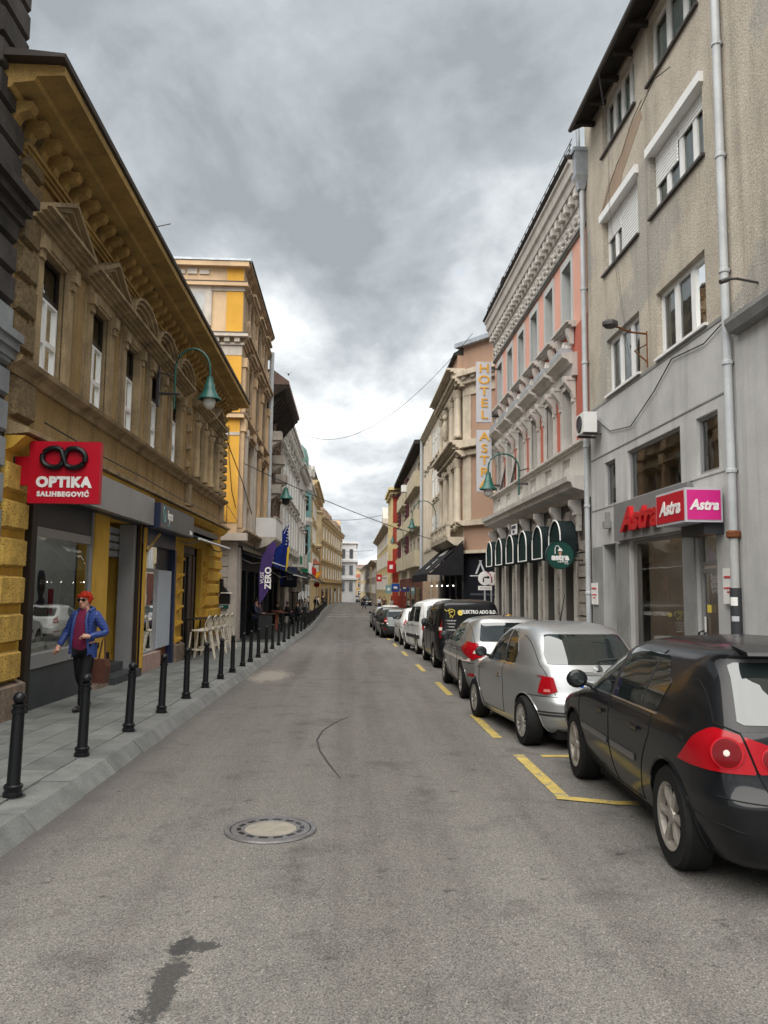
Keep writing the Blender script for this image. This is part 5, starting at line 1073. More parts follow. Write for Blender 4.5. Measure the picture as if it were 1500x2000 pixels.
# canted brown wall facing the camera
def cant(n_, m_, z0, z1, a=0.0, b=1.0, off=0.0, th=.1):
    p0, p1 = Vector((5.6, 37.2)), Vector((8.3, 33.6)); d = p1-p0; nr = Vector((-1.0*abs(d.y), -abs(d.x))).normalized()
    q0, q1 = p0+d*a, p0+d*b; g = G()
    pts = [q0+nr*off, q1+nr*off, q1+nr*(off-th), q0+nr*(off-th)]
    g.add([(37.2+7.7-p.y, p.x-5.6, z) for z in (z0, z1) for p in pts], [(0,1,2,3),(4,5,6,7),(0,1,5,4),(1,2,6,5),(2,3,7,6),(3,0,4,7)]); return g.obj(n_, m_, t)
cant('canted_wall', M['brown'], 5.0, 11.6); cant('attic_wall', M['brown'], 12.3, 13.7); cant('buff_edge', M['buff'], 5.0, 11.6, 0, .12, .06); cant('buff_band', M['buff'], 11.2, 11.75, 0, 1, .08); cant('base_wall', M['brown'], 3.5, 5.0, .0, 1, -.01)
for z, h, o_ in ((8.2, .25, .2), (8.55, .35, .45), (11.75, .3, .3), (12.1, .25, .55), (13.7, .22, .3), (4.75, .25, .25), (3.4, .15, .3)): cant('canted_cornice', M['buff'] if z < 13 else M['zinc'], z, z+h, -.08, 1, o_, .6)
for k in range(7): cant('dentil', M['oldwhite'], 11.95, 12.09, .05+k*.14, .11+k*.14, .42, .3)
cant('blind_panel', M['buff'], 6.2, 6.5, .3, .9, .03)
cant('bar_front', M['shopblack'], -1.4, 3.4, 0, 1, .0)
cant('inset_panel', M['navyface'], 1.4, 1.5, .1, .9, .02); cant('inset_panel', M['navyface'], -.2, -.1, .1, .9, .02)
em = G(); em.box(-.55, .55, -.02, 0, 0, .05).prism([(-.28, .12), (.0, .75), (.08, .75), (-.18, .12)], 'y', -.02, 0).prism([(.28, .12), (.0, .75), (-.08, .75), (.18, .12)], 'y', -.02, 0)
emo = thing('wall_emblem', 'pale A-shaped emblem with a base line on the black corner bar wall', 'sign', (6.25, 36.2, 2.3), -.64); em.obj('emblem', M['silver'], emo)
wall(t, 'bar_wall', M['shopblack'], 0, Lf, -1.4, 3.7, [(U(c)-.9, U(c)+.9, -1.2, 2.4) for c in (38.6, 41.0, 43.3)], out=.02)
for c in (38.6, 41.0, 43.3): window(t, U(c)-.9, U(c)+.9, -1.2, 2.4, .2, 'double', 'black', GD, name='shop_window')
G().add([(0,9,0),(Lf,9,0),(Lf,9,13.3),(0,9,13.3)], [(0,1,2,3)]).obj('rear_wall', M['brown'], t)
# stone balcony on the corner
G().prism([(-.02, 3.75), (-.5, 3.8), (-.85, 4.05), (-.85, 4.2), (-.02, 4.2)], 'x', .6, Lf+.3).obj('balcony_slab', M['buff'], t)
G().box(.6, Lf+.3, -.88, -.72, 4.78, 4.9).obj('balcony_rail', M['buff'], t)
b2 = G().lathe([(.04, 4.2), (.08, 4.32), (.08, 4.42), (.04, 4.6), (.06, 4.78)], 8).mesh('baluster', M['buff'])
for k in range(30): inst(b2, 'baluster', t, (.75+k*.245, -.8, 0))
for x in (.7, 2.6, 4.4, 6.2, 7.85): G().box(x-.12, x+.12, -.9, -.7, 4.2, 4.94).obj('balcony_post', M['buff'], t)
# hotel signs
for nm, body, z0, z1, lb_ in (('HOTEL', 'HOTEL', 7.97, 10.30, 'tall white vertical sign with gold HOTEL letters above the other hotel sign'), ('ASTRA', 'ASTRA', 5.33, 7.67, 'tall white vertical sign with gold ASTRA letters behind the street lamp')):
    s = thing('hotel_sign', lb_, 'sign', (5.04, 28.3, z0), 0, 'vertical hotel signs on the pink house'); h = z1-z0
    G().box(-.28, .28, 0, .16, 0, h).obj('panel', M['silver'], s)
    for i, ch in enumerate(body): text(ch, .46, M['gold'], 'letter', s, (0, -.012, h*(.885-.192*i)), ext=.012, bold=.006, sx=1.25)
    for z in (.25, h-.25): G().box(.28, .6, .05, .11, z-.03, z+.03).obj('bracket', M['iron'], s)
# big black awning of the corner bar
s = thing('awning', 'big sloping black awning with white print over the black corner bar', 'awning', (5.5, 45.2, 0), -PI/2)
G().prism([(0, 3.95), (0, 4.02), (-1.75, 2.42), (-1.75, 2.36)], 'x', .2, 8.6).obj('fabric', M['canvas'], s); G().box(.2, 8.6, -1.77, -1.73, 2.05, 2.40).obj('valance', M['canvas'], s)
G().prism([(0, 3.9), (-1.7, 2.35), (0, 2.35)], 'x', 8.55, 8.6).obj('side_panel', M['canvas'], s)
sl = math.atan2(1.6, 1.75)
for body, x, k, sz, yy in (('KATAN', 5.2, .42, .62, .55), ('&', 5.2, .6, .55, 1.0), ('bar', 5.2, .42, .42, 1.35)): text(body, sz, M['letter'], parent=s, loc=(x, -yy, 4.03-yy*.9143), rot=(sl, 0, 0), bold=.01, ext=.004)
G().tube([(8.4, -.1, 3.0), (8.4, -.9, 2.6), (8.4, -1.7, 2.4)], .03, 5).tube([(.4, -.1, 3.0), (.4, -1.7, 2.4)], .03, 5).obj('arm', M['dgrey'], s)
for k in range(5):
    b_ = thing('string_bulb', ('lit bulb nearest the camera in the row under the black awning', 'second lit bulb from the camera under the black awning', 'middle lit bulb of the row under the black awning', 'fourth lit bulb from the camera under the black awning', 'farthest lit bulb in the row under the black awning')[k], 'lamp', (5.2-.15*k, 38.0+1.1*k, 1.85), 0, 'lit bulbs under the black awning'); G().sphere((0, 0, 0), .022, 8).obj('bulb', M['lamp'], b_); G().tube([(0, 0, .04), (0, 0, .5)], .008, 4).obj('cord', M['black'], b_)
for k in range(5):
    b_ = thing('menu_post', ('thin pale post nearest the camera before the black bar', 'second thin pale post before the black bar', 'middle thin pale post before the black bar', 'fourth thin pale post before the black bar', 'farthest thin pale post before the black bar')[k], 'post', (5.25, 37.6+1.4*k, gz(38)+.12), 0, 'thin posts before the black bar'); G().lathe([(.03, 0), (.03, 1.6)], 8).lathe([(.1, 0), (.1, .03), (.03, .04)], 8).obj('post', M['silver'], b_)
# -- further right facades
t, U, st = facade('cream_plain_house', 'plain cream rendered house with grouped windows and a downpipe beyond the brown house', 'R', RX, 45.0, 57.0, 12.9, -1.7, [(4.7, 6.5), (7.6, 9.4), (10.3, 11.9)], 6, M['creamr'], M['creamr'], M['zinc'], .95, .9, .1, False, False, .35, .3, 0, gm=GD, strings=(), base=3.3)
for c in (1.2, 3.1, 5.0): 
    for z0, z1 in ((4.4, 9.7), (10.2, 12.0)): G().lathe([(.17, z0), (.17, z1)], 8, (c+.85, -.08, 0)).obj('half_column', M['creamr'], t)
for z in (7.3, 10.0, 4.3): G().box(0, 12, -.05, -.001, z, z+.09).obj('string', M['creamr'], t)
wall(t, 'ground_floor', M['creamr'], 0, 12, -2, 3.3, [(1+3.7*k, 3.6+3.7*k, -1.4, 2.1) for k in range(3)], .6)
for k in range(3): window(t, 1+3.7*k, 3.6+3.7*k, -1.4, 2.1, .5, 'double', 'wood', GD, name='shop_window')
for x in (2.0, 4.4, 7.9, 11.6): G().box(x-.3, x+.3, -.25, .0, -1.6, 2.2).obj('tan_pier', mat('tan_pier_render', (.44, .32, .22)), t)
pipe('downpipe', 'pale downpipe at the near edge of the plain cream house', RX-.15, 45.1, -.5, 13, .1, M['zincpipe'], (4, 8)); pipe('downpipe', 'pale downpipe between the cream house and the balcony block', RX-.2, 57.1, 3, 13, .12, M['zincpipe'], (5, 9))
t, U = bldg('balcony_block', 'modern block with long yellowed balcony parapets and a flat roof overhang', 'R', RX, 57.2, 83)
Lf = 25.8
for z in (3.4, 6.5, 9.6): 
    for a, b in ((2, 10), (12.5, 24)): G().box(a, b, -.55, -.43, z, z+1.25).box(a, b, -.429, -.0, z, z+.2).box(a, a+.1, -.429, 0, z+.2, z+1.25).box(b-.1, b, -.429, 0, z+.2, z+1.25).obj('balcony', M['parapet'], t)
wall(t, 'wall', M['creamr'], 0, Lf, -2, 12.9, [(x, x+1.7, z, z+2.1) for x in (2.5, 6, 13, 16.5, 20.5) for z in (3.6, 6.7, 9.8)], 1.3)
for x in (2.5, 6, 13, 16.5, 20.5):
    for z in (3.6, 6.7, 9.8): window(t, x, x+1.7, z, z+2.1, .6, 'double', 'maroon', GD)
for x in (11.2, .5): 
    for k in range(20): G().box(x-.5, x+.5, -.40, -.25, 3.8+k*.42, 3.95+k*.42).obj('louvre_slat', M['maroon'], t)
    G().box(x-.6, x+.6, -.24, -.0, 3.4, 12).obj('stair_panel', M['maroon'], t)
moulding(t, 'roof_overhang', M['eave'], [(-.02, 12.6), (.75, 12.6), (.75, 12.9), (-.02, 12.95)], -.1, Lf+.1); shell(t, 0, Lf, -2.4, 12.9, 9, M['creamr'], M['eave'])
G().box(0, Lf, -.06, -.001, -2, 2.6).obj('ground_floor', M['brickd'], t)
for k in range(5): G().box(.8+5*k, 4.6+5*k, -.1, -.061, -1.6, 1.8).obj('shop_window', GD, t)
G().box(15, 15.8, -1.0, -.56, 10.2, 10.8).obj('air_unit', M['white'], t)
t, U = bldg('red_yellow_tower_house', 'brick red and pale yellow house with arched windows and bracketed corner turret', 'R', 4.75, 84, 93)
wall(t, 'wall', M['yband'], 0, 9, -2.4, 12.6, [(x, x+1.2, z, z+2.4) for x in (1.2, 4, 6.8) for z in (3, 6.5, 9.6)])
for x in (1.2, 4, 6.8):
    for z in (3, 6.5, 9.6): window(t, x, x+1.2, z, z+2.4, .2, 'cross', 'pvc', GD)
shell(t, 0, 9, -2.4, 12.6, 9, M['yband'], M['soot'], 1)
g = G().box(9.0, 9.1, -.1, 8, -2.4, 12.6).obj('end_wall', M['yband'], t)
for z0, z1 in ((2.3, 6.0), (6.6, 8.3), (-2.4, 1.4), (8.9, 12.0)): G().box(9.1, 9.16, .05, .6 if z1 > 8.5 else .7, z0, z1).obj('red_panel', M['redwall'], t)
for z in (4.0, 9.3): G().prism([(.85, z-1.2), (1.55, z-1.2), (1.55, z+.4), (1.4, z+.8), (1.2, z+.9), (1.0, z+.8), (.85, z+.4)], 'x', 9.1, 9.18).obj('arched_window', GD, t)
G().lathe([(.5, 0), (.85, 0)], 12, (9.17, 1.2, 4.4), 'x', a0=0, a1=PI).obj('arch_trim', M['yband'], t)
for z, o_ in ((12.0, .3), (12.4, .7)): G().box(-.2, 9.2+o_, -.1-o_*.5, 8, z, z+.3).obj('cornice', M['yband'], t)
for k in range(5): G().box(9.2, 9.5, -.2+k*.4, .0+k*.4, 11.7, 12.0).obj('cornice_bracket', M['soot'], t)
G().box(9.1, 9.2, -.1, 6, -2.4, .9).obj('maroon_shopfront', M['redwall'], t)
t, U, st = facade('pale_gabled_house', 'pale yellow house with a small stone gable beyond the red and yellow house', 'R', 5.0, 94, 135, 9.6, -3, [(1.5, 3.4), (4.6, 6.4), (7.2, 8.8)], 10, M['yband'], M['oldwhite'], M['soot'], 1.3, 1, .15, False, False, .8, .6, 0, gm=GD, base=-3)
G().prism([(30, 9.6), (32.6, 9.6), (32.6, 11), (31.3, 12.6), (30, 11)], 'y', -.5, .2).obj('gable', M['oldwhite'], t)
G().box(41.0, 41.1, -.02, 8, -3, 9.6).obj('end_wall', M['yband'], t)
t, U, st = facade('grey_low_house', 'low grey house with dark eaves and chimneys far down the right side', 'R', 4.9, 136, 165, 6.6, -3, [(.8, 2.4), (3.8, 5.4)], 7, M['greystone'], M['oldwhite'], M['sootdark'], 1.3, 1, .15, False, False, 1.0, .5, 0, gm=GD, base=-3)
for x in (4, 20): G().box(x, x+1, 2, 3, 6.6, 9.4).obj('chimney', M['rust'], t)
G().box(29, 29.1, -.02, 8, -3, 6.6).obj('end_wall', M['greystone'], t)
t, U, st = facade('far_buff_house', 'distant buff house row on the right where the street bends', 'R', 6.2, 166, 225, 6.8, -3, [(.8, 2.6), (3.8, 5.6)], 13, M['beige'], M['oldwhite'], M['roofbrown'], 1.4, 1, .2, False, False, .8, .5, 0, gm=GD, base=-3, loc=(3.6, 225, 0), rz=-PI/2+.02)

# ================================================================== CARS
def paint(name, col, metal=0.0, rough=0.25, dirt=0.25):
    return mat(name, col, rough, 0.06, 0.8, metal=metal, coat=0.5, streak=0.0, fine=0.0)
PB = mat('black_car_paint', (0.004, 0.0045, 0.0055), .5, .06, .8, spec=.12, coat=.55); PB.node_tree.nodes['Principled BSDF'].inputs['Coat Roughness'].default_value = .10
PS = paint('silver_car_paint', (0.42, 0.43, 0.43), .75, .34); PSD = paint('dark_silver_car_paint', (0.30, 0.30, 0.295), .7, .34)
PW = paint('white_car_paint', (0.66, 0.67, 0.65), 0, .3); PG = paint('dark_green_car_paint', (0.022, 0.032, 0.030), .2, .3); PK = paint('charcoal_car_paint', (0.03, 0.032, 0.036), .3, .3)
TY = mat('tyre_rubber', (0.009, 0.009, 0.009), .8, .2, 20, spec=.2); RIM = mat('alloy_rim', (0.40, 0.385, 0.35), .42, .15, 10, metal=.7); RIMD = mat('dusty_alloy_rim', (0.30, 0.275, 0.24), .5, .2, 10, metal=.5)
TL = mat('red_tail_lens', (0.27, 0.003, 0.007), .16, .05, spec=.3); TLD = mat('dark_red_lens', (0.12, 0.002, 0.004), .15, .05, spec=.3); TLW = mat('clear_lens', (0.62, 0.52, 0.45), .12, .1, coat=1); CHR = mat('chrome', (0.65, 0.65, 0.65), .12, 0, metal=1.0); BLK = mat('black_plastic', (0.015, 0.015, 0.016), .55, .1); WELL = mat('wheel_well', (0.008, 0.008, 0.008), .95)
PLATE = mat('number_plate', (0.6, 0.6, 0.58), .5, .04)
def pch(tab):
    xs = [p[0] for p in tab]; ys = [p[1] for p in tab]; n = len(xs); d = [(ys[i+1]-ys[i])/(xs[i+1]-xs[i]) for i in range(n-1)]
    m = [d[0]]+[0 if d[i-1]*d[i] <= 0 else 2*d[i-1]*d[i]/(d[i-1]+d[i]) for i in range(1, n-1)]+[d[-1]]
    def f(x):
        x = max(xs[0], min(xs[-1], x)); i = 0
        while i < n-2 and x > xs[i+1]: i += 1
        h = xs[i+1]-xs[i]; t = (x-xs[i])/h; return (2*t**3-3*t*t+1)*ys[i]+(t**3-2*t*t+t)*h*m[i]+(-2*t**3+3*t*t)*ys[i+1]+(t**3-t*t)*h*m[i+1]
    return f
class Car:
    def __init__(s, name, label, rear, front, half, pm, n=6.0, pos=(0, 0), rz=0.0, axles=(.8, 3.38), wr=.32, track=None, rim='six', group=None, rimm=None, low=None, cat='car'):
        s.rear, s.front, s.half = pch(rear), pch(front), pch(half); s.n = n; s.z0, s.z1 = half[0][0], half[-1][0]; s.pm = pm; s.zk = sorted({q[0] for q in rear+front+half})
        s.t = thing(name, label, cat, (pos[0], pos[1], gz(pos[1])), rz, group); pit = math.atan((gz(pos[1]+3.5)-gz(pos[1]))/3.5) if abs(rz) < 1 else 0
        s.t.rotation_euler = (pit, 0, rz)
        s.wmax = max(q[1] for q in half); s.axles = axles; s.wr = wr
        s.body(low); s.wheels(rim, rimm or RIM)
    def S(s, ph, z, off=0.0):
        w_, a, b = s.half(z), s.rear(z), s.front(z); c, h = (a+b)/2, (b-a)/2; e = 2/s.n
        def pt(ph, z):
            w_, a, b = s.half(z), s.rear(z), s.front(z); c, h = (a+b)/2, (b-a)/2; co, si = math.cos(ph), math.sin(ph)
            return Vector((w_*math.copysign(abs(co)**e, co), c+h*math.copysign(abs(si)**e, si), z))
        p = pt(ph, z)
        if off:
            d = .004; u = pt(ph+d, z)-pt(ph-d, z); zz = min(max(z, s.z0+.003), s.z1-.003); v = pt(ph, zz+.003)-pt(ph, zz-.003); nr = u.cross(v)
            if nr.length > 1e-9:
                nr.normalize()
                if nr.dot(p-Vector((0, c, z-.15))) < 0: nr = -nr
                p = p+nr*off
        return p
    def phi(s, mode, a, z):
        w_, y0, y1 = s.half(z), s.rear(z), s.front(z); c, h = (y0+y1)/2, (y1-y0)/2
        if mode in 'lR':
            e = max(-1, min(1, (a-c)/h)); q = math.asin(math.copysign(abs(e)**(s.n/2), e)); return PI-q if mode == 'l' else 2*PI+q
        x = max(-1, min(1, a/w_)); q = math.asin(math.copysign(abs(x)**(s.n/2), x)); return 1.5*PI+q if mode == 'r' else PI/2-q
    def body(s, low):
        zs = []
        for a, b in zip(s.zk[:-1], s.zk[1:]):
            k = max(1, int(math.ceil((b-a)/.028))); zs += [a+(b-a)*i/k for i in range(k)]
        zs.append(s.zk[-1]); zs = [z for z in zs if s.z0 <= z <= s.z1]
        nph = 72; vs = [s.S(2*PI*(k+.5)/nph, z) for z in zs for k in range(nph)]; fs = []
        for i in range(len(zs)-1):
            for k in range(nph): fs.append((i*nph+k, i*nph+(k+1) % nph, (i+1)*nph+(k+1) % nph, (i+1)*nph+k))
        fs += [tuple(range(nph))[::-1], tuple(range((len(zs)-1)*nph, len(zs)*nph))]
        g = G().add(vs, fs); me = g.mesh('body', [s.pm, WELL, BLK])
        if low:
            for p in me.polygons:
                if p.center.z < low: p.material_index = 2
        cg = G()
        for y in s.axles:
            for sx in (-1, 1):
                R_ = s.wr*1.13; x0, x1 = sx*(s.wmax-.30), sx*(s.wmax+.3); n = 28
                cg.prism([(y+R_*math.cos(2*PI*k/n), s.wr+R_*math.sin(2*PI*k/n)) for k in range(n)], 'x', min(x0, x1), max(x0, x1), 1)
        cm = cg.mesh('cut', [s.pm, WELL]); co = bpy.data.objects.new('cut', cm); C.objects.link(co); bo = bpy.data.objects.new('b', me); C.objects.link(bo)
        md_ = bo.modifiers.new('b', 'BOOLEAN'); md_.operation = 'DIFFERENCE'; md_.object = co; md_.solver = 'EXACT'
        dg = bpy.context.evaluated_depsgraph_get(); m2 = bpy.data.meshes.new_from_object(bo.evaluated_get(dg)); bpy.data.objects.remove(bo); bpy.data.objects.remove(co)
        m2.polygons.foreach_set('use_smooth', [True]*len(m2.polygons)); m2.set_sharp_from_angle(angle=math.radians(38)); m2.name = 'body'
        s.bo = inst(m2, 'body', s.t)
        L0, L1 = s.axles; wu = s.wmax-.31
        G().box(-wu, wu, L0-.45, L1+.5, .13, .30).box(-wu-.16, wu+.16, L0+.42, L1-.42, .15, .29).obj('underbody', WELL, s.t)
        for y in s.axles:                                              # arch lips
            for sx, md in ((-1, 'l'), (1, 'R')):
                pts = []
                for k in range(19):
                    a = -.25+(PI+.5)*k/18; yy, zz = y+s.wr*1.13*math.cos(a), s.wr+s.wr*1.13*math.sin(a)
                    if zz > s.z0+.01: pts.append(s.S(s.phi(md, yy, zz), zz, .0))
                G().tube(pts, .010, 5).obj('arch_lip', s.pm, s.t, smooth=True)
    def wheels(s, kind, rm):
        r = s.wr; w_ = .20; key = ('wheel', r, kind, rm.name)
        if key not in WC:
            ty = G().lathe([(r*.66, -.0), (r*.70, .004), (r*.93, .0), (r, .03), (r, w_-.03), (r*.93, w_), (r*.6, w_)], 36, axis='x').mesh('tyre', TY, 35)
            g = G().lathe([(r*.58, .05), (r*.60, .012), (r*.67, .002), (r*.69, .012), (r*.66, .1)], 32, axis='x').lathe([(.001, .012), (r*.16, .014), (r*.18, .03)], 16, axis='x')
            ns, a, b = dict(six=(6, .16, .13), multi=(14, .09, .07), ten=(10, .13, .10), five=(5, .3, .26), cap=(8, .3, .3))[kind]
            for k in range(ns):
                t_ = 2*PI*k/ns; c_, s_ = math.cos(t_), math.sin(t_); n_ = (-s_, c_)
                def q(rad, off, x): return (x, c_*rad*r+n_[0]*off*r, s_*rad*r+n_[1]*off*r)
                g.add([q(.12, -b/2, .02), q(.12, b/2, .02), q(.62, a/2, .014), q(.62, -a/2, .014), q(.12, -b/2, .05), q(.12, b/2, .05), q(.62, a/2, .05), q(.62, -a/2, .05), q(.4, 0, .005)],
                      [(0,1,8),(1,2,8),(2,3,8),(3,0,8),(0,4,5,1),(1,5,6,2),(3,2,6,7),(0,3,7,4)])
            rmsh = g.mesh('rim', rm); dk = G().lathe([(.001, .075), (r*.62, .075)], 24, axis='x').mesh('brake_disc', WELL)
            WC[key] = (ty, rmsh, dk)
        ty, rmsh, dk = WC[key]
        for y in s.axles:
            for sx in (-1, 1):
                wo = inst(ty, 'wheel', s.t, (sx*(s.wmax-.012), y, r), (0, 0, 0 if sx < 0 else PI)); inst(rmsh, 'rim', wo); inst(dk, 'brake_disc', wo)
    def patch(s, pts, m, name, off=.004, parent=None, label=None, smooth=2, skirt=True):
        # pts: list of (mode, a, z); outline rounded by corner cutting, laid on the body surface
        P2 = []
        n = len(pts)
        for i in range(n):
            m0, a0, z0 = pts[i]; m1, a1, z1 = pts[(i+1) % n]
            k = 5 if m0 == m1 else 3; f0, f1 = s.phi(m0, a0, z0), s.phi(m1, a1, z1)
            for j in range(k):
                t_ = j/k
                P2.append((s.phi(m0, a0+(a1-a0)*t_, z0+(z1-z0)*t_), z0+(z1-z0)*t_) if m0 == m1 else (f0+(f1-f0)*t_, z0+(z1-z0)*t_))
        for _ in range(smooth): P2 = [q for i in range(len(P2)) for q in ((P2[i][0]*.75+P2[(i+1) % len(P2)][0]*.25, P2[i][1]*.75+P2[(i+1) % len(P2)][1]*.25), (P2[i][0]*.25+P2[(i+1) % len(P2)][0]*.75, P2[i][1]*.25+P2[(i+1) % len(P2)][1]*.75))]
        bm = bmesh.new(); bvs = [bm.verts.new((f, z, 0)) for f, z in P2]; bm.faces.new(bvs)
        fl, fh = min(p[0] for p in P2), max(p[0] for p in P2); zl, zh = min(p[1] for p in P2), max(p[1] for p in P2)
        for i in range(1, 15): bmesh.ops.bisect_plane(bm, geom=bm.verts[:]+bm.edges[:]+bm.faces[:], plane_co=(fl+(fh-fl)*i/15, 0, 0), plane_no=(1, 0, 0))
        nz = max(3, int((zh-zl)/.03))
        for i in range(1, nz): bmesh.ops.bisect_plane(bm, geom=bm.verts[:]+bm.edges[:]+bm.faces[:], plane_co=(0, zl+(zh-zl)*i/nz, 0), plane_no=(0, 1, 0))
        bmesh.ops.triangulate(bm, faces=[f for f in bm.faces if len(f.verts) > 4])
        if skirt:
            be = [e for e in bm.edges if e.is_boundary]; r_ = bmesh.ops.extrude_edge_only(bm, edges=be); low = {v for v in r_['geom'] if isinstance(v, bmesh.types.BMVert)}
        else: low = set()
        for v in bm.verts: v.co = s.S(v.co.x, v.co.y, -.006 if v in low else off)
        bmesh.ops.recalc_face_normals(bm, faces=bm.faces); me = bpy.data.meshes.new(name); bm.to_mesh(me); bm.free(); me.materials.append(m)
        me.polygons.foreach_set('use_smooth', [True]*len(me.polygons)); me.set_sharp_from_angle(angle=math.radians(40))
        o = inst(me, name, parent or s.t)
        if label: o['label'] = label
        return o
    def both(s, pts, m, name, **k):
        a = s.patch(pts, m, name, **k); mp = {'l': 'R', 'r': 'r', 'f': 'f', 'R': 'l'}
        b = s.patch([(mp[q[0]], -q[1] if q[0] in 'rf' else q[1], q[2]) for q in pts][::-1], m, name, **k); return a, b
    def seam(s, pts, m=None, r=.0045, name='seam', off=.0):
        P3 = []
        for (m0, a0, z0), (m1, a1, z1) in zip(pts[:-1], pts[1:]):
            k = 10; f0, f1 = s.phi(m0, a0, z0), s.phi(m1, a1, z1)
            for j in range(k):
                t_ = j/k; z = z0+(z1-z0)*t_; f = s.phi(m0, a0+(a1-a0)*t_, z) if m0 == m1 else f0+(f1-f0)*t_; P3.append(s.S(f, z, off))
        P3.append(s.S(s.phi(*pts[-1]), pts[-1][2], off)); return G().tube(P3, r, 4).obj(name, m or WELL, s.t)
    def mirror(s, y, z, m, sz=(.10, .07, .085)):
        for sx, md in ((-1, 'l'), (1, 'R')):
            b = s.S(s.phi(md, y, z-.03), z-.03); g = G().sphere((sx*sz[0]*.9, 0, 0), (sz[0], sz[1], sz[2]), 14); g.v = [(x, yy*.55 if yy < 0 else yy, z_) for x, yy, z_ in g.v]
            o = g.obj('wing_mirror', m, s.t, (b.x+sx*.06, b.y, z+.02), smooth=True); G().tube([(b.x-sx*.02, b.y+.02, z-.05), (b.x+sx*.09, b.y+.01, z-.02)], .022, 6).obj('mirror_arm', BLK, s.t)
            G().lathe([(.001, -sz[1]*.56), (sz[0]*.62, -sz[1]*.5)], 14, (sx*sz[0]*.9, 0, 0), 'y').obj('mirror_glass', GC, o)
    def handle(s, y, z, m=None):
        for sx, md in ((-1, 'l'), (1, 'R')):
            a, b = s.S(s.phi(md, y-.10, z), z, .012), s.S(s.phi(md, y+.10, z), z, .012); G().tube([a, (a+b)/2+Vector((sx*.012, 0, 0)), b], .013, 6).obj('door_handle', m or s.pm, s.t, smooth=True)
            s.patch([(md, y-.06, z-.03), (md, y+.07, z-.03), (md, y+.07, z+.015), (md, y-.06, z+.015)], BLK, 'handle_recess', .001, smooth=2)
    def plate(s, z, w_=.26, mode='r', x=0):
        y = s.rear(z) if mode == 'r' else s.front(z); q = -1 if mode == 'r' else 1; p = G().box(x-w_, x+w_, y+q*.012, y+q*.002, z-.055, z+.055).obj('number_plate', PLATE, s.t); G().box(x-w_, x-w_+.04, y+q*.015, y+q*.0125, z-.055, z+.055).obj('plate_band', M['signblue'], p)
    def antenna(s, y, z, l=.35, back=.2, x=0):
        G().tube([(x, y, z-.01), (x, y-back, z+l)], [.012, .004], 5).obj('antenna', BLK, s.t)

# -- black hatchback nearest the camera
c = Car('parked_car', 'glossy black five-door hatchback with round-lamp red tail lights nearest the camera',
    [(.19, .14), (.26, .04), (.42, .0), (.56, .0), (.62, .035), (.68, .06), (.80, .085), (.93, .11), (.99, .14), (1.1, .215), (1.25, .325), (1.36, .41), (1.395, .38), (1.425, .44), (1.46, .85), (1.48, 1.4)],
    [(.19, 4.06), (.35, 4.18), (.55, 4.2), (.68, 4.14), (.76, 3.95), (.84, 3.62), (.92, 3.22), (.98, 3.02), (1.1, 2.76), (1.25, 2.44), (1.36, 2.18), (1.42, 1.98), (1.46, 1.78), (1.48, 1.62)],
    [(.19, .735), (.25, .785), (.33, .825), (.43, .855), (.60, .88), (.76, .882), (.85, .874), (.91, .858), (.95, .838), (1.1, .788), (1.25, .722), (1.34, .672), (1.39, .63), (1.42, .585), (1.45, .47), (1.47, .28), (1.48, .08)],
    PB, 8.5, (2.95, 4.30), -.055, (.78, 3.38), .325, rim='six', rimm=RIMD, group='cars parked along the right side')
GOLF = c
c.both([('l', 1.06, .955), ('l', 2.08, .955), ('l', 1.98, 1.355), ('l', 1.16, 1.335), ('l', .94, 1.17)], GT if 0 else GC, 'side_window')
c.both([('l', 2.15, .955), ('l', 3.02, .955), ('l', 2.72, 1.13), ('l', 2.42, 1.31), ('l', 2.08, 1.36)], GC, 'side_window')
c.both([('l', 2.07, .955), ('l', 2.155, .955), ('l', 2.09, 1.36), ('l', 1.97, 1.355)], BLK, 'pillar_trim', off=.002)
c.both([('l', 1.36, .965), ('l', 1.39, .965), ('l', 1.335, 1.315), ('l', 1.305, 1.315)], BLK, 'window_divider', off=.007, smooth=0)
c.both([('l', 1.05, .938), ('l', 3.05, .938), ('l', 3.05, .954), ('l', 1.05, .954)], CHR, 'chrome_strip', off=.006, smooth=0)
c.patch([('r', -.66, 1.0), ('r', .66, 1.0), ('r', .585, 1.345), ('r', -.585, 1.345)], GC, 'rear_window', smooth=1, label='slanted rear window')
c.patch([('r', -.73, .965), ('r', .73, .965), ('r', .625, 1.37), ('r', -.625, 1.37)], BLK, 'rear_window_surround', off=.001)
c.patch([('f', -.66, 1.02), ('f', .66, 1.02), ('f', .52, 1.36), ('f', -.52, 1.36)], GC, 'windscreen')
for pts, ci in ((('l', .40, .70), ('l', .30, .91)), None),: pass
tl = c.both([('l', .56, .742), ('l', .48, .80), ('l', .38, .90), ('l', .28, .965), ('r', -.76, .975), ('r', -.66, .945), ('r', -.60, .735), ('r', -.74, .735), ('l', .22, .735), ('l', .40, .735)], TL, 'tail_light', off=.010, smooth=1)
tl2 = c.both([('r', -.645, .94), ('r', -.50, .89), ('r', -.36, .82), ('r', -.37, .76), ('r', -.42, .745), ('r', -.585, .735)], TL, 'tailgate_light', off=.010)
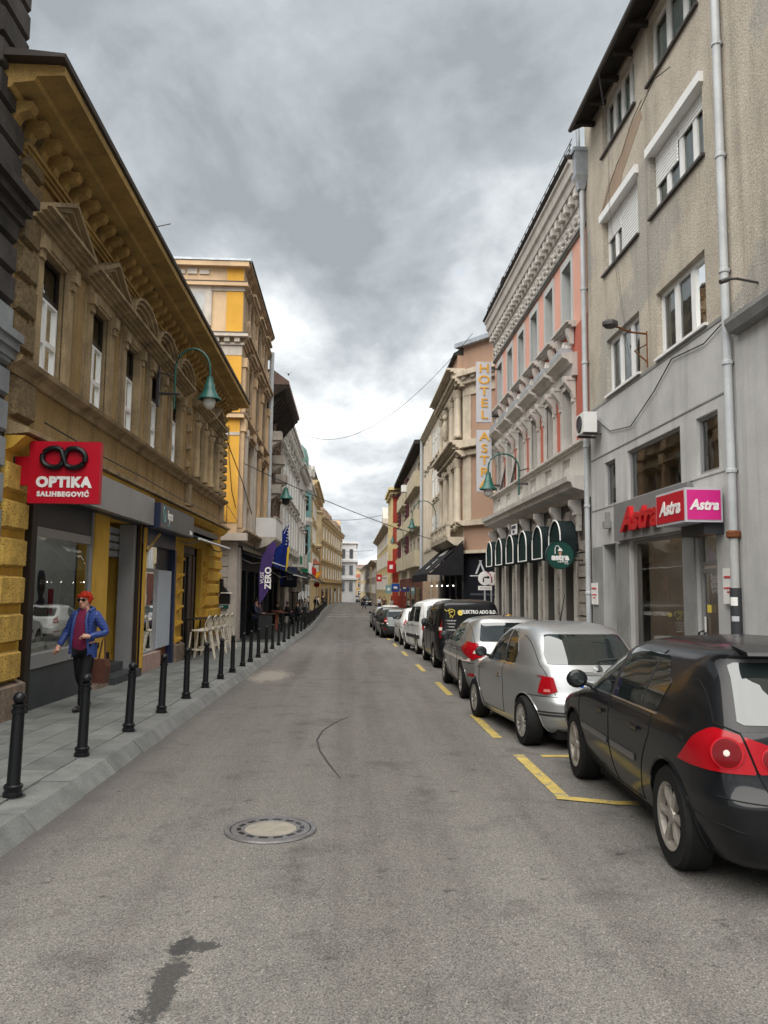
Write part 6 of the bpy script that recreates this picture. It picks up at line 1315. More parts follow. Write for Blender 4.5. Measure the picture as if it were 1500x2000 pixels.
for mode, a, z, rr in (('r', -.735, .845, .082), ('r', -.50, .815, .062)):
    for sg in (-1, 1):
        for k, (q, mm, nm) in enumerate(((rr*1.12, mat('bright_red_lens', (.36, .006, .012), .15, 0, spec=.3), 'lamp_rim'), (rr, TLD, 'lamp_ring'), (rr*.40, TLW, 'lamp_bulb'))):
            cc = s_ = None
            f0 = c.phi(mode, a*(-sg), z); p0 = c.S(f0, z, .013+.004*k); e1 = c.S(f0+.012, z)-c.S(f0-.012, z); e1.normalize(); n_ = e1.cross(c.S(f0, z+.01)-c.S(f0, z-.01)); n_.normalize()
            if n_.dot(p0-Vector((0, 2, .8))) < 0: n_ = -n_
            up = n_.cross(e1); pts = [p0+e1*q*math.cos(2*PI*i/20)+up*q*math.sin(2*PI*i/20) for i in range(20)]
            G().add(pts+[p0+n_*.012], [(i, (i+1) % 20, 20) for i in range(20)]).obj(nm, mm, c.t, smooth=50)
c.seam([('l', 2.10, .95), ('l', 2.13, .55), ('l', 2.10, .26)]); c.seam([('l', 3.10, .93), ('l', 3.12, .6), ('l', 3.05, .26)]); c.seam([('l', 1.12, 1.0), ('l', 1.10, .80), ('l', 1.22, .66), ('l', 1.36, .42), ('l', 1.46, .27)]); c.seam([('l', 1.46, .265), ('l', 3.05, .255)])
c.seam([('l', .10, .60), ('r', -.80, .60), ('r', -.55, .58)]); c.seam([('l', .55, .47), ('l', .12, .44), ('r', -.7, .42), ('r', .7, .42)], r=.006); c.seam([('r', -.655, .955), ('r', -.59, .735), ('r', -.54, .62), ('r', -.46, .57), ('r', .46, .57), ('r', .54, .62), ('r', .59, .735), ('r', .655, .955)]); c.seam([('r', -.70, 1.37), ('r', -.76, 1.0), ('r', -.655, .955)], r=.006)
for a, b in ((1.42, 2.06), (2.16, 3.02)): c.both([('l', a, .55), ('l', b, .55), ('l', b, .60), ('l', a, .60)], PK, 'rubbing_strip', off=.010, smooth=1)
c.handle(1.42, .80); c.handle(2.36, .80); c.mirror(2.86, .99, PB); c.patch([('R', 1.0, .78), ('R', 1.12, .78), ('R', 1.12, .9), ('R', 1.0, .9)], PB, 'fuel_flap', off=.002)
c.patch([('r', -.5, .30), ('r', .5, .30), ('r', .5, .36), ('r', -.5, .36)], BLK, 'bumper_insert'); c.plate(.50, .26); G().lathe([(.001, 0), (.05, 0)], 16, (0, .075, .84), 'y').obj('badge', CHR, c.t)
G().prism([(.40, 1.405), (.30, 1.395), (.31, 1.415), (.55, 1.452)], 'x', -.52, .52).obj('roof_spoiler', PB, c.t)

# -- silver small rounded car
c = Car('parked_car', 'silver rounded three-door city car with chrome handle and roof aerial, second from the camera',
    [(.19, .16), (.27, .05), (.40, .0), (.55, .0), (.62, .05), (.75, .085), (.88, .12), (.96, .17), (1.05, .27), (1.2, .42), (1.32, .56), (1.38, .66), (1.43, .82), (1.465, 1.1), (1.485, 1.45)],
    [(.19, 3.38), (.35, 3.52), (.55, 3.55), (.70, 3.47), (.80, 3.3), (.88, 3.02), (.95, 2.78), (1.0, 2.62), (1.15, 2.4), (1.3, 2.13), (1.4, 1.9), (1.45, 1.75), (1.485, 1.55)],
    [(.19, .72), (.27, .765), (.42, .795), (.60, .813), (.75, .815), (.85, .80), (.91, .775), (.96, .75), (1.1, .715), (1.25, .66), (1.35, .60), (1.41, .54), (1.45, .43), (1.475, .26), (1.485, .08)],
    PS, 4.2, (2.98, 8.96), .085, (.60, 2.92), .295, rim='multi', group='cars parked along the right side')
c.both([('l', 1.42, .945), ('l', 2.50, .945), ('l', 2.30, 1.14), ('l', 2.0, 1.33), ('l', 1.5, 1.365)], GC, 'side_window'); c.both([('l', .98, .955), ('l', 1.36, .945), ('l', 1.40, 1.36), ('l', 1.12, 1.28), ('l', .95, 1.1)], GC, 'quarter_window')
c.both([('l', 1.36, .945), ('l', 1.42, .945), ('l', 1.47, 1.36), ('l', 1.40, 1.36)], BLK, 'pillar_trim', off=.002)
c.patch([('r', -.56, .985), ('r', .56, .985), ('r', .56, 1.1), ('r', .48, 1.33), ('r', -.48, 1.33), ('r', -.56, 1.1)], GC, 'rear_window'); c.patch([('f', -.6, 1.03), ('f', .6, 1.03), ('f', .5, 1.38), ('f', -.5, 1.38)], GC, 'windscreen')
c.both([('l', .30, .66), ('l', .27, .84), ('r', -.68, .86), ('r', -.53, .84), ('r', -.50, .68), ('r', -.62, .64)], TL, 'tail_light', off=.014); c.both([('r', -.63, .672), ('r', -.57, .672), ('r', -.573, .705), ('r', -.625, .705)], mat('pink_lens', (.5, .16, .14), .2), 'lamp_inset', off=.018)
c.seam([('l', 2.55, .93), ('l', 2.60, .6), ('l', 2.5, .28)]); c.seam([('l', 1.40, .94), ('l', 1.33, .6), ('l', 1.42, .28)]); c.seam([('l', 1.42, .28), ('l', 2.5, .28)]); c.seam([('r', -.62, 1.38), ('r', -.63, .98), ('r', -.52, .62), ('r', .52, .62), ('r', .63, .98), ('r', .62, 1.38)]); c.seam([('l', .2, .62), ('r', -.76, .62), ('r', -.52, .62)])
c.both([('l', 1.0, .928), ('l', 2.5, .928), ('l', 2.5, .942), ('l', 1.0, .942)], CHR, 'chrome_strip', off=.004, smooth=0); c.handle(1.55, .76, CHR); c.mirror(2.30, 1.0, BLK, (.09, .06, .075))
c.patch([('r', -.2, .87), ('r', .2, .87), ('r', .2, .90), ('r', -.2, .90)], CHR, 'tailgate_handle', off=.02); c.patch([('r', -.75, .40), ('r', .75, .40), ('r', .75, .455), ('r', -.75, .455)], BLK, 'bumper_insert', off=.006); c.patch([('r', -.70, .425), ('r', .70, .425), ('r', .70, .435), ('r', -.70, .435)], CHR, 'bumper_chrome', off=.012, smooth=0)
c.plate(.75, .24); c.antenna(1.35, 1.485, .34, .18); G().tube([(.05, .24, 1.03), (.38, .27, 1.06)], .012, 5).obj('wiper', BLK, c.t); G().lathe([(.001, -.01), (.06, 0)], 16, (0, .12, .93), 'y').obj('badge', CHR, c.t)

# -- silver-grey hatchback with sharp red lights
HR = [(.19, .15), (.28, .04), (.42, .0), (.60, .0), (.68, .05), (.80, .10), (.95, .16), (1.02, .22), (1.15, .40), (1.3, .62), (1.38, .70), (1.42, .72), (1.455, 1.0), (1.48, 1.5)]
HF = [(.19, 4.2), (.35, 4.33), (.55, 4.36), (.70, 4.25), (.80, 4.0), (.90, 3.6), (.97, 3.3), (1.03, 3.1), (1.15, 2.86), (1.3, 2.5), (1.4, 2.2), (1.45, 2.0), (1.48, 1.75)]
HH = [(.19, .79), (.27, .84), (.42, .88), (.62, .905), (.80, .91), (.90, .895), (.97, .86), (1.1, .80), (1.25, .725), (1.35, .655), (1.41, .59), (1.445, .47), (1.468, .28), (1.48, .08)]
def hatch(name, label, pm, pos, rz, rim='ten', sc_=1.0, lights=True, n=5.6, group='cars parked along the right side', flip=False, H=HH, glassx=GC):
    c = Car(name, label, [(z*sc_, y) for z, y in HR], [(z*sc_, y) for z, y in HF], [(z*sc_, w_*.97) for z, w_ in H], pm, n, pos, rz, (.86, 3.50), .33, rim=rim, group=group, low=.27)
    k = sc_
    c.both([('l', 1.50, .99*k), ('l', 2.2, .97*k), ('l', 2.12, 1.37*k), ('l', 1.6, 1.36*k), ('l', 1.22, 1.22*k)], glassx, 'side_window'); c.both([('l', 2.27, .97*k), ('l', 3.12, .96*k), ('l', 2.85, 1.13*k), ('l', 2.5, 1.32*k), ('l', 2.2, 1.375*k)], glassx, 'side_window')
    c.both([('l', 1.15, 1.06*k), ('l', 1.45, 1.0*k), ('l', 1.18, 1.2*k)], glassx, 'quarter_window', smooth=1)
    c.patch([('r', -.60, 1.04*k), ('r', .60, 1.04*k), ('r', .50, 1.36*k), ('r', -.50, 1.36*k)], glassx, 'rear_window'); c.patch([('f', -.66, 1.05*k), ('f', .66, 1.05*k), ('f', .54, 1.38*k), ('f', -.54, 1.38*k)], glassx, 'windscreen')
    if lights: c.both([('l', .80, .90*k), ('l', .55, 1.03*k), ('l', .26, 1.0*k), ('r', -.66, .88*k), ('r', -.52, .80*k), ('r', -.70, .74*k), ('l', .22, .72*k), ('l', .40, .78*k)], TL, 'tail_light', off=.012, smooth=1)
    else: c.both([('l', .30, .78*k), ('l', .26, 1.0*k), ('r', -.72, 1.0*k), ('r', -.60, .92*k), ('r', -.62, .78*k)], TL, 'tail_light', off=.012)
    c.both([('r', -.72, .83*k), ('r', -.60, .83*k), ('r', -.62, .88*k), ('r', -.70, .88*k)], TLW, 'lamp_inset', off=.017, smooth=1)
    c.seam([('l', 2.24, .95*k), ('l', 2.28, .55), ('l', 2.2, .28)]); c.seam([('l', 3.2, .94*k), ('l', 3.22, .6), ('l', 3.1, .28)]); c.seam([('l', 1.42, .98*k), ('l', 1.2, .8), ('l', 1.5, .28)]); c.seam([('r', -.66, 1.38*k), ('r', -.68, 1.02*k), ('r', -.56, .66), ('r', .56, .66), ('r', .68, 1.02*k), ('r', .66, 1.38*k)]); c.seam([('l', .15, .66), ('r', -.8, .66)])
    c.patch([('r', -.72, .26), ('r', .72, .26), ('r', .66, .40), ('r', -.66, .40)], BLK, 'bumper_insert', off=.005); c.both([('r', -.80, .44), ('r', -.62, .44), ('r', -.64, .49), ('r', -.80, .49)], TL, 'reflector', off=.006, smooth=1)
    c.handle(1.62, .86*k); c.handle(2.5, .85*k); c.mirror(2.95, 1.03*k, BLK); c.plate(.56, .26); c.antenna(1.2, 1.45*k, .12, .1)
    c.both([('f', -.80, .66*k), ('f', -.52, .62*k), ('f', -.50, .72*k), ('l', 4.0, .79*k), ('l', 3.95, .72*k)], TLW, 'headlight', off=.012, smooth=1); c.patch([('f', -.45, .45), ('f', .45, .45), ('f', .5, .6), ('f', -.5, .6)], BLK, 'grille', off=.006); c.plate(.40, .26, 'f')
    return c
hatch('parked_car', 'silver grey five-door hatchback with pointed red tail lights in front of the black van', PSD, (2.92, 13.25), -.01)
# -- vans
def van(label, pm, pos, rz, H=1.82, L_=4.4, W_=.895, side_glass=True, group='vans parked along the right side', sliding=False, rimm=None):
    c = Car('parked_van', label, [(.2, .1), (.3, .02), (.5, .0), (.66, .02), (.75, .05), (1.0, .08), (1.2, .12), (1.5, .17), (1.66, .21), (1.73, .27), (H-.03, .5), (H, .9)],
        [(.2, L_-.14), (.4, L_-.01), (.6, L_), (.78, L_-.1), (.90, L_-.4), (1.0, L_-.85), (1.06, L_-1.0), (1.3, L_-1.38), (1.55, L_-1.75), (1.7, L_-2.05), (1.76, L_-2.25), (H, L_-2.6)],
        [(.2, W_-.1), (.3, W_-.03), (.6, W_), (.95, W_-.005), (1.05, W_-.02), (1.3, W_-.055), (1.55, W_-.105), (1.66, W_-.15), (1.73, W_-.21), (1.78, W_-.36), (H-.012, W_-.6), (H, .1)], pm, 8.5, pos, rz, (.85, 3.53), .325, rim='five', group=group, rimm=rimm, cat='van')
    c.both([('l', 2.62, 1.06), ('l', 3.42, 1.06), ('l', 3.1, 1.3), ('l', 2.85, 1.55), ('l', 2.62, 1.60)], GC, 'side_window')
    if side_glass:
        c.both([('l', 1.55, 1.08), ('l', 2.5, 1.06), ('l', 2.5, 1.60), ('l', 1.55, 1.6)], GC, 'side_window'); c.both([('l', .42, 1.08), ('l', 1.42, 1.08), ('l', 1.42, 1.6), ('l', .48, 1.58)], GC, 'side_window')
    c.patch([('f', -.7, 1.08), ('f', .7, 1.08), ('f', .6, 1.66), ('f', -.6, 1.66)], GC, 'windscreen')
    c.both([('l', .16, .82), ('l', .18, 1.28), ('r', -(W_-.09), 1.3), ('r', -(W_-.17), 1.28), ('r', -(W_-.15), .8)], TL, 'tail_light', off=.012); c.both([('r', -(W_-.10), 1.0), ('r', -(W_-.17), 1.0), ('r', -(W_-.17), 1.08), ('r', -(W_-.10), 1.08)], TLW, 'lamp_inset', off=.016, smooth=1)
    c.seam([('l', 2.56, 1.6), ('l', 2.58, .6), ('l', 2.5, .3)]); c.seam([('l', 3.5, 1.05), ('l', 3.55, .6), ('l', 3.4, .3)]); c.seam([('l', 1.48, 1.62), ('l', 1.48, .9), ('l', 1.44, .3)]); c.seam([('l', .4, .95), ('l', 2.5, .93)], r=.006); c.seam([('r', -(W_-.17), 1.62), ('r', -(W_-.14), .7), ('r', (W_-.14), .7), ('r', (W_-.17), 1.62)]); c.seam([('l', 0.1, .68), ('r', -(W_-.1), .68), ('r', (W_-.1), .68)])
    c.handle(2.75, .98, BLK); c.handle(1.65, .98, BLK); c.mirror(3.3, 1.12, BLK, (.10, .08, .13)); c.plate(.85, .26)
    return c
c = van('glossy black van with yellow and white electrician print on its rear window', PB, (3.18, 19.9), .0)
c.patch([('r', -.66, 1.02), ('r', .66, 1.02), ('r', .62, 1.66), ('r', -.62, 1.66)], mat('black_window_film', (.006, .006, .007), .5, 0, spec=.15), 'rear_window')
py = c.rear(1.4)-.012
text('ELEKTRO ADO B.D.', .125, M['letter'], 'print', c.t, (.24, py-.012, 1.48), rot=(PI/2-.15, 0, 0), bold=.004, sx=.84, ext=.001)
text('e', .26, M['yellowl'], 'print', c.t, (-.26, py-.012, 1.48), rot=(PI/2-.15, 0, 0), bold=.01, ext=.001)
G().tube([(-.66, py-.0, 1.55), (-.62, py, 1.50), (-.56, py, 1.52), (-.52, py-.0, 1.56)], .009, 4).tube([(-.53, py, 1.42), (-.45, py, 1.36), (-.40, py, 1.42), (-.40, py, 1.52), (-.48, py, 1.55), (-.55, py, 1.5), (-.53, py, 1.42)], .009, 4).tube([(-.52, py, 1.46), (-.44, py, 1.50)], .012, 4).tube([(-.50, py, 1.39), (-.52, py, 1.33)], .009, 4).tube([(-.45, py, 1.37), (-.46, py, 1.32)], .009, 4).obj('plug_emblem', M['yellowl'], c.t)
for k in range(4): text(('• instalacije', '• rasvjeta', '• servis', '• montaža')[k], .06, M['letter'], 'print', c.t, (-.5, c.rear(1.26-.08*k)-.016, 1.26-.08*k), rot=(PI/2-.12, 0, 0), ext=.001)
c = van('white panelled van with tall red tail lights behind the black van', PW, (3.25, 25.4), .075, 1.86, 4.3, .88, True)
c.patch([('r', -.66, 1.05), ('r', -.03, 1.05), ('r', -.03, 1.62), ('r', -.60, 1.62)], GC, 'rear_window'); c.patch([('r', .03, 1.05), ('r', .66, 1.05), ('r', .60, 1.62), ('r', .03, 1.62)], GC, 'rear_window')
c.both([('l', .3, .52), ('l', 3.0, .52), ('l', 3.0, .64), ('l', .3, .64)], BLK, 'rubbing_strip', off=.01, smooth=1)
hatch('parked_car', 'white hatchback with red tail light parked beyond the white van', PW, (3.02, 30.9), .02, 'cap', 1.03, False)
hatch('parked_car', 'dark green estate car with pale number plate standing farther out than the white hatchback', PG, (2.52, 37.2), .05, 'cap', .98, False)
hatch('parked_car', 'charcoal car half hidden beyond the dark green estate', PK, (2.55, 44.4), .03, 'cap', 1.0, False)
hatch('parked_car', 'pale silver car at the far end of the parked row', PS, (2.55, 51.2), .03, 'cap', .98, False)
hatch('parked_car', 'small white car parked farthest along the row before the crossing', PW, (3.2, 57.5), .0, 'cap', 1.02, False)
hatch('driving_car', 'black car driving towards the camera far down the street', PB, (3.1, 134), PI, 'cap', 1.08, False, group='cars driving far down the street')
hatch('driving_car', 'silver white car in the distance left of the black oncoming car', PW, (1.7, 176), PI, 'cap', 1.0, False, group='cars driving far down the street')

# ================================================================== STREET FURNITURE, PEOPLE, SMALL THINGS
# bollards
def bollard(x, y, label):
    t = thing('bollard', label, 'bollard', (x, y, gz(y)+.134), 0, 'black bollards along the left kerb'); r = random.Random(int(y*10)); t.rotation_euler = (r.uniform(-.012, .012), .018+r.uniform(-.02, .012), 0)
    if 'bol' not in WC:
        WC['bol'] = (G().lathe([(.056, .03), (.052, .06), (.046, .65), (.045, .665)], 16).mesh('shaft', M['black'], True), G().lathe([(.075, 0), (.075, .035), (.066, .04), (.066, .06), (.073, .07), (.073, .09), (.060, .1)], 16).mesh('base_ring', M['black'], True),
            G().lathe([(.045, .655), (.056, .66), (.056, .685), (.044, .69), (.044, .705), (.054, .71), (.054, .725), (.04, .73)], 16).mesh('collar', M['black'], True), G().sphere((0, 0, .775), .051, 14).mesh('ball', M['black'], True), G().lathe([(.09, .002), (.10, .003), (.08, .004)], 14).mesh('socket', M['seam']))
    for me, n_ in zip(WC['bol'], ('shaft', 'base_ring', 'collar', 'ball', 'socket')): inst(me, n_, t)
BL = [(-2.66, 6.47), (-2.66, 8.08), (-2.62, 9.6), (-2.61, 11.2), (-2.60, 12.81), (-2.58, 14.4), (-2.56, 15.95), (-2.55, 17.5), (-2.54, 19.1), (-2.53, 20.5), (-2.52, 22.2), (-2.51, 24.2), (-2.51, 26.2), (-2.5, 28.4), (-2.5, 30.8), (-2.5, 33.2), (-2.5, 36), (-2.5, 39), (-2.5, 42), (-2.5, 45)]
on = ['nearest', 'second', 'third', 'fourth', 'fifth', 'sixth', 'seventh', 'eighth', 'ninth', 'tenth', 'eleventh', 'twelfth', 'thirteenth', 'fourteenth', 'fifteenth', 'sixteenth', 'seventeenth', 'eighteenth', 'nineteenth', 'twentieth']
ex = {0: 'black bollard nearest the camera at the left picture edge', 1: 'black bollard just in front of the walking woman', 2: 'black bollard right of the brown bag, before the doorway steps', 3: 'black bollard before the pink stone base of the second shop', 4: 'black bollard standing before the first cream bar stool', len(BL)-1: 'farthest black bollard, where the railings begin'}
for i, (x, y) in enumerate(BL): bollard(x, y, ex.get(i, f'black bollard, {on[i]} from the camera along the left kerb'))
# railings
def railing(y0, y1, label):
    t = thing('railing', label, 'railing', (kx(y0)-.16, y0, gz(y0)+.12), 0, 'black railings along the left kerb'); L_ = y1-y0; dx = kx(y1)-kx(y0); dz = gz(y1)-gz(y0)
    for z in (.12, .95): G().tube([(0, 0, z), (dx, L_, z+dz)], .03, 5).obj('rail', M['black'], t)
    n = int(L_/.22)
    bm_ = G().box(-.012, .012, -.012, .012, .12, .95).mesh('bar', M['black'])
    for k in range(n+1): f = k/n; inst(bm_, 'bar', t, (dx*f, L_*f, dz*f))
    for f in (0, 1): G().box(-.04, .04, -.04, .04, 0, 1.05).obj('post', M['black'], t, (dx*f, L_*f, dz*f))
for i, (a, b) in enumerate(((47, 53.5), (54, 61), (64, 75), (79, 95), (101, 118))): railing(a, b, ('short black railing just past the last bollard', 'black railing second along the kerb, right of the white-shirted walker', 'black railing third along the kerb', 'black railing fourth along the kerb near the orange sign', 'farthest black railing on the left kerb')[i])
# green street lamps
def lamp(name, label, X, Y, zw, side, reach=1.2, rise=1.15, drop=.9, yoff=0):
    s_ = 1 if side == 'L' else -1; t = thing(name, label, 'street lamp', (X, Y, 0), 0, 'green bell street lamps')
    p = [(0.38*s_, 0, zw-.35), (.38*s_, 0, zw+rise*.55)]
    for k in range(1, 11): a = PI-PI*k/10; p.append(((.38+reach/2)*s_+reach/2*math.cos(a)*s_, yoff*k/10, zw+rise*.55+rise*.48*math.sin(a)))
    ex_ = p[-1]; p.append((ex_[0], ex_[1], ex_[2]-.18)); G().tube(p, .026, 8).obj('arm', M['green'], t, smooth=True)
    G().tube([(0, 0, zw), (.5*s_, 0, zw)], .035, 6).tube([(0, 0, zw+.5), (.38*s_, 0, zw+.4)], .02, 5).box(-.03, .03, -.05, .05, zw-.3, zw+.65).obj('wall_bracket', M['iron'], t)
    c_ = (ex_[0], ex_[1], 0); zt = ex_[2]-.15
    G().lathe([(.03, zt), (.075, zt-.02), (.085, zt-.16), (.105, zt-.18), (.13, zt-.30), (.19, zt-.44), (.27, zt-.52), (.275, zt-.55), (.22, zt-.54)], 20, c_).obj('bell_shade', M['green'], t, smooth=50)
    G().sphere((c_[0], c_[1], zt-.60), (.145, .145, .18), 14).obj('globe', M['frost'], t, smooth=True)
lamp('street_lamp', 'green bell street lamp on a curved arm from the ochre house', -4.45, 17.6, 6.12, 'L', .80, 1.05)
lamp('street_lamp', 'green bell street lamp on a curved arm before the vertical hotel sign', RX, 23.3, 4.95, 'R', .95, .9)
lamp('street_lamp', 'green bell street lamp on the plain cream house beyond the corner bar', RX, 45.8, 4.9, 'R', 1.45, 2.0)
lamp('street_lamp', 'small green bell street lamp far away on the balcony block', RX-.1, 72, 6.1, 'R', 1.0, 1.1)
hl = thing('hanging_lamp', 'green bell lamp hanging from the cable across the street', 'street lamp', (-3.0, 36.2, 0))
G().tube([(0, 0, 6.9), (0, 0, 6.35)], .015, 5).obj('rod', M['iron'], hl); G().lathe([(.03, 6.4), (.09, 6.38), (.11, 6.2), (.2, 6.0), (.33, 5.88), (.33, 5.84), (.2, 5.85)], 18).obj('bell_shade', M['green'], hl, smooth=50); G().lathe([(.2, 5.85), (.17, 5.6), (.001, 5.55)], 12).obj('lantern', M['black'], hl)
def cable(label, pts, r=.012, sag=0):
    t = thing('cable', label, 'cable'); P_ = []
    if len(pts) == 2:
        a, b = Vector(pts[0]), Vector(pts[1]); P_ = [a.lerp(b, k/24)-Vector((0, 0, sag*4*(k/24)*(1-k/24))) for k in range(25)]
    else: P_ = pts
    G().tube(P_, r, 4).obj('wire', M['black'], t)
cable('dark cable from the orange house across the street to the brown corner house', [(-4.3, 31.2, 6.7), (5.6, 44.5, 4.35)], .018, .25)
cable('thin wire rising to the pink house roof across the sky', [(-4.0, 52, 12.6), (4.7, 28.9, 11.6)], .012, 2.2)
cable('dark cable from the ochre house corner down to the orange house', [(-4.4, 27.2, 6.9), (-4.35, 31.3, 5.9), (-4.3, 34, 4.9)], .02)
cable('distant thin wire crossing the street between far houses', [(-4.3, 110, 11.6), (4.8, 110, 12.2)], .03, .5); cable('lowest distant thin wire crossing the street', [(-3.6, 140, 8.4), (4.6, 140, 8.6)], .03, .2)
# bar stools
def stool(x, y, label, rz):
    t = thing('bar_stool', label, 'bar stool', (x, y, gz(y)+.14), rz, 'cream bar stools by the ochre house')
    if 'st' not in WC:
        legs = [G().tube([(sx*.24, sy*.24+(-.10 if sy < 0 else 0), 0), (sx*.19, sy*.19, .74)], .02, 6).mesh('leg', M['cream'], True) for sx, sy in ((-1, -1), (1, -1), (-1, 1), (1, 1))]
        seat = G().lathe([(.001, .75), (.2, .75), (.235, .765), (.235, .79), (.2, .80), (.001, .795)], 18).mesh('seat', M['cream'], True)
        rg = G().lathe([(.215, .25), (.225, .265), (.215, .28), (.20, .265), (.215, .25)], 18).mesh('foot_ring', M['cream'], True)
        arcs = [[(sx*.2*c0, -.20-.03*k/6, .78+.38*k/6) for k in range(7) for c0 in (1,)] for sx in (-1, 1)]
        bk = G().tube([(-.2, -.19, .78), (-.21, -.22, .98), (-.15, -.25, 1.12), (0, -.26, 1.17), (.15, -.25, 1.12), (.21, -.22, .98), (.2, -.19, .78)], .018, 6).mesh('back_frame', M['cream'], True)
        ov = G().tube([(.1*math.cos(a), -.235, .97+.15*math.sin(a)) for a in [2*PI*k/14 for k in range(15)]], .012, 5).tube([(0, -.235, .82), (0, -.24, 1.16)], .012, 5).mesh('back_splat', M['cream'], True)
        WC['st'] = (legs, seat, rg, bk, ov)
    legs, seat, rg, bk, ov = WC['st']
    for l_ in legs: inst(l_, 'leg', t)
    inst(seat, 'seat', t); inst(rg, 'foot_ring', t); b_ = inst(bk, 'backrest', t); inst(ov, 'back_splat', b_)
for i, y in enumerate((21.2, 22.3, 23.4, 24.6, 25.9)): stool(-3.98-.02*i, y, ('cream wicker bar stool nearest the camera, before the second shop pier', 'second cream bar stool from the camera', 'third, middle cream bar stool of the row', 'fourth cream bar stool from the camera', 'farthest cream bar stool, before the banded stone wall')[i], PI/2-.15)
bt = thing('bar_ledge', 'long black bar ledge on thin legs beside the cream bar stools', 'table', (-4.33, 21.0, gz(21)+.13)); bt.rotation_euler = (TILT, 0, 0)
G().box(-.12, .2, 0, 6.2, 1.06, 1.10).obj('top', M['black'], bt)
for y in (.1, 2, 4, 6.1): G().box(-.02, .02, y-.02, y+.02, 0, 1.06).obj('leg', M['black'], bt)
# people
def skin_mesh(name, joints, edges, radii, m, parent, sub=2):
    me = bpy.data.meshes.new(name); me.from_pydata([joints[k] for k in radii], [], []); keys = list(radii); ed = [(keys.index(a), keys.index(b)) for a, b in edges if a in radii and b in radii]
    me.clear_geometry(); me.from_pydata([joints[k] for k in keys], ed, []); o = bpy.data.objects.new(name, me); C.objects.link(o)
    o.modifiers.new('s', 'SKIN'); o.modifiers.new('u', 'SUBSURF').levels = sub; o.modifiers['u'].render_levels = sub
    for i, k in enumerate(keys):
        r_ = radii[k]; me.skin_vertices[0].data[i].radius = r_ if isinstance(r_, tuple) else (r_, r_); me.skin_vertices[0].data[i].use_root = (i == 0)
    dg = bpy.context.evaluated_depsgraph_get(); m2 = bpy.data.meshes.new_from_object(o.evaluated_get(dg)); bpy.data.objects.remove(o); m2.materials.clear(); m2.materials.append(m)
    m2.polygons.foreach_set('use_smooth', [True]*len(m2.polygons)); return inst(m2, name, parent)
BE = [('pelvis', 'waist'), ('waist', 'chest'), ('chest', 'neck'), ('neck', 'head'), ('head', 'top')]
for s_ in 'LR': BE += [('chest', 'sh'+s_), ('sh'+s_, 'el'+s_), ('el'+s_, 'wr'+s_), ('wr'+s_, 'ha'+s_), ('pelvis', 'hip'+s_), ('hip'+s_, 'kn'+s_), ('kn'+s_, 'an'+s_), ('an'+s_, 'toe'+s_)]
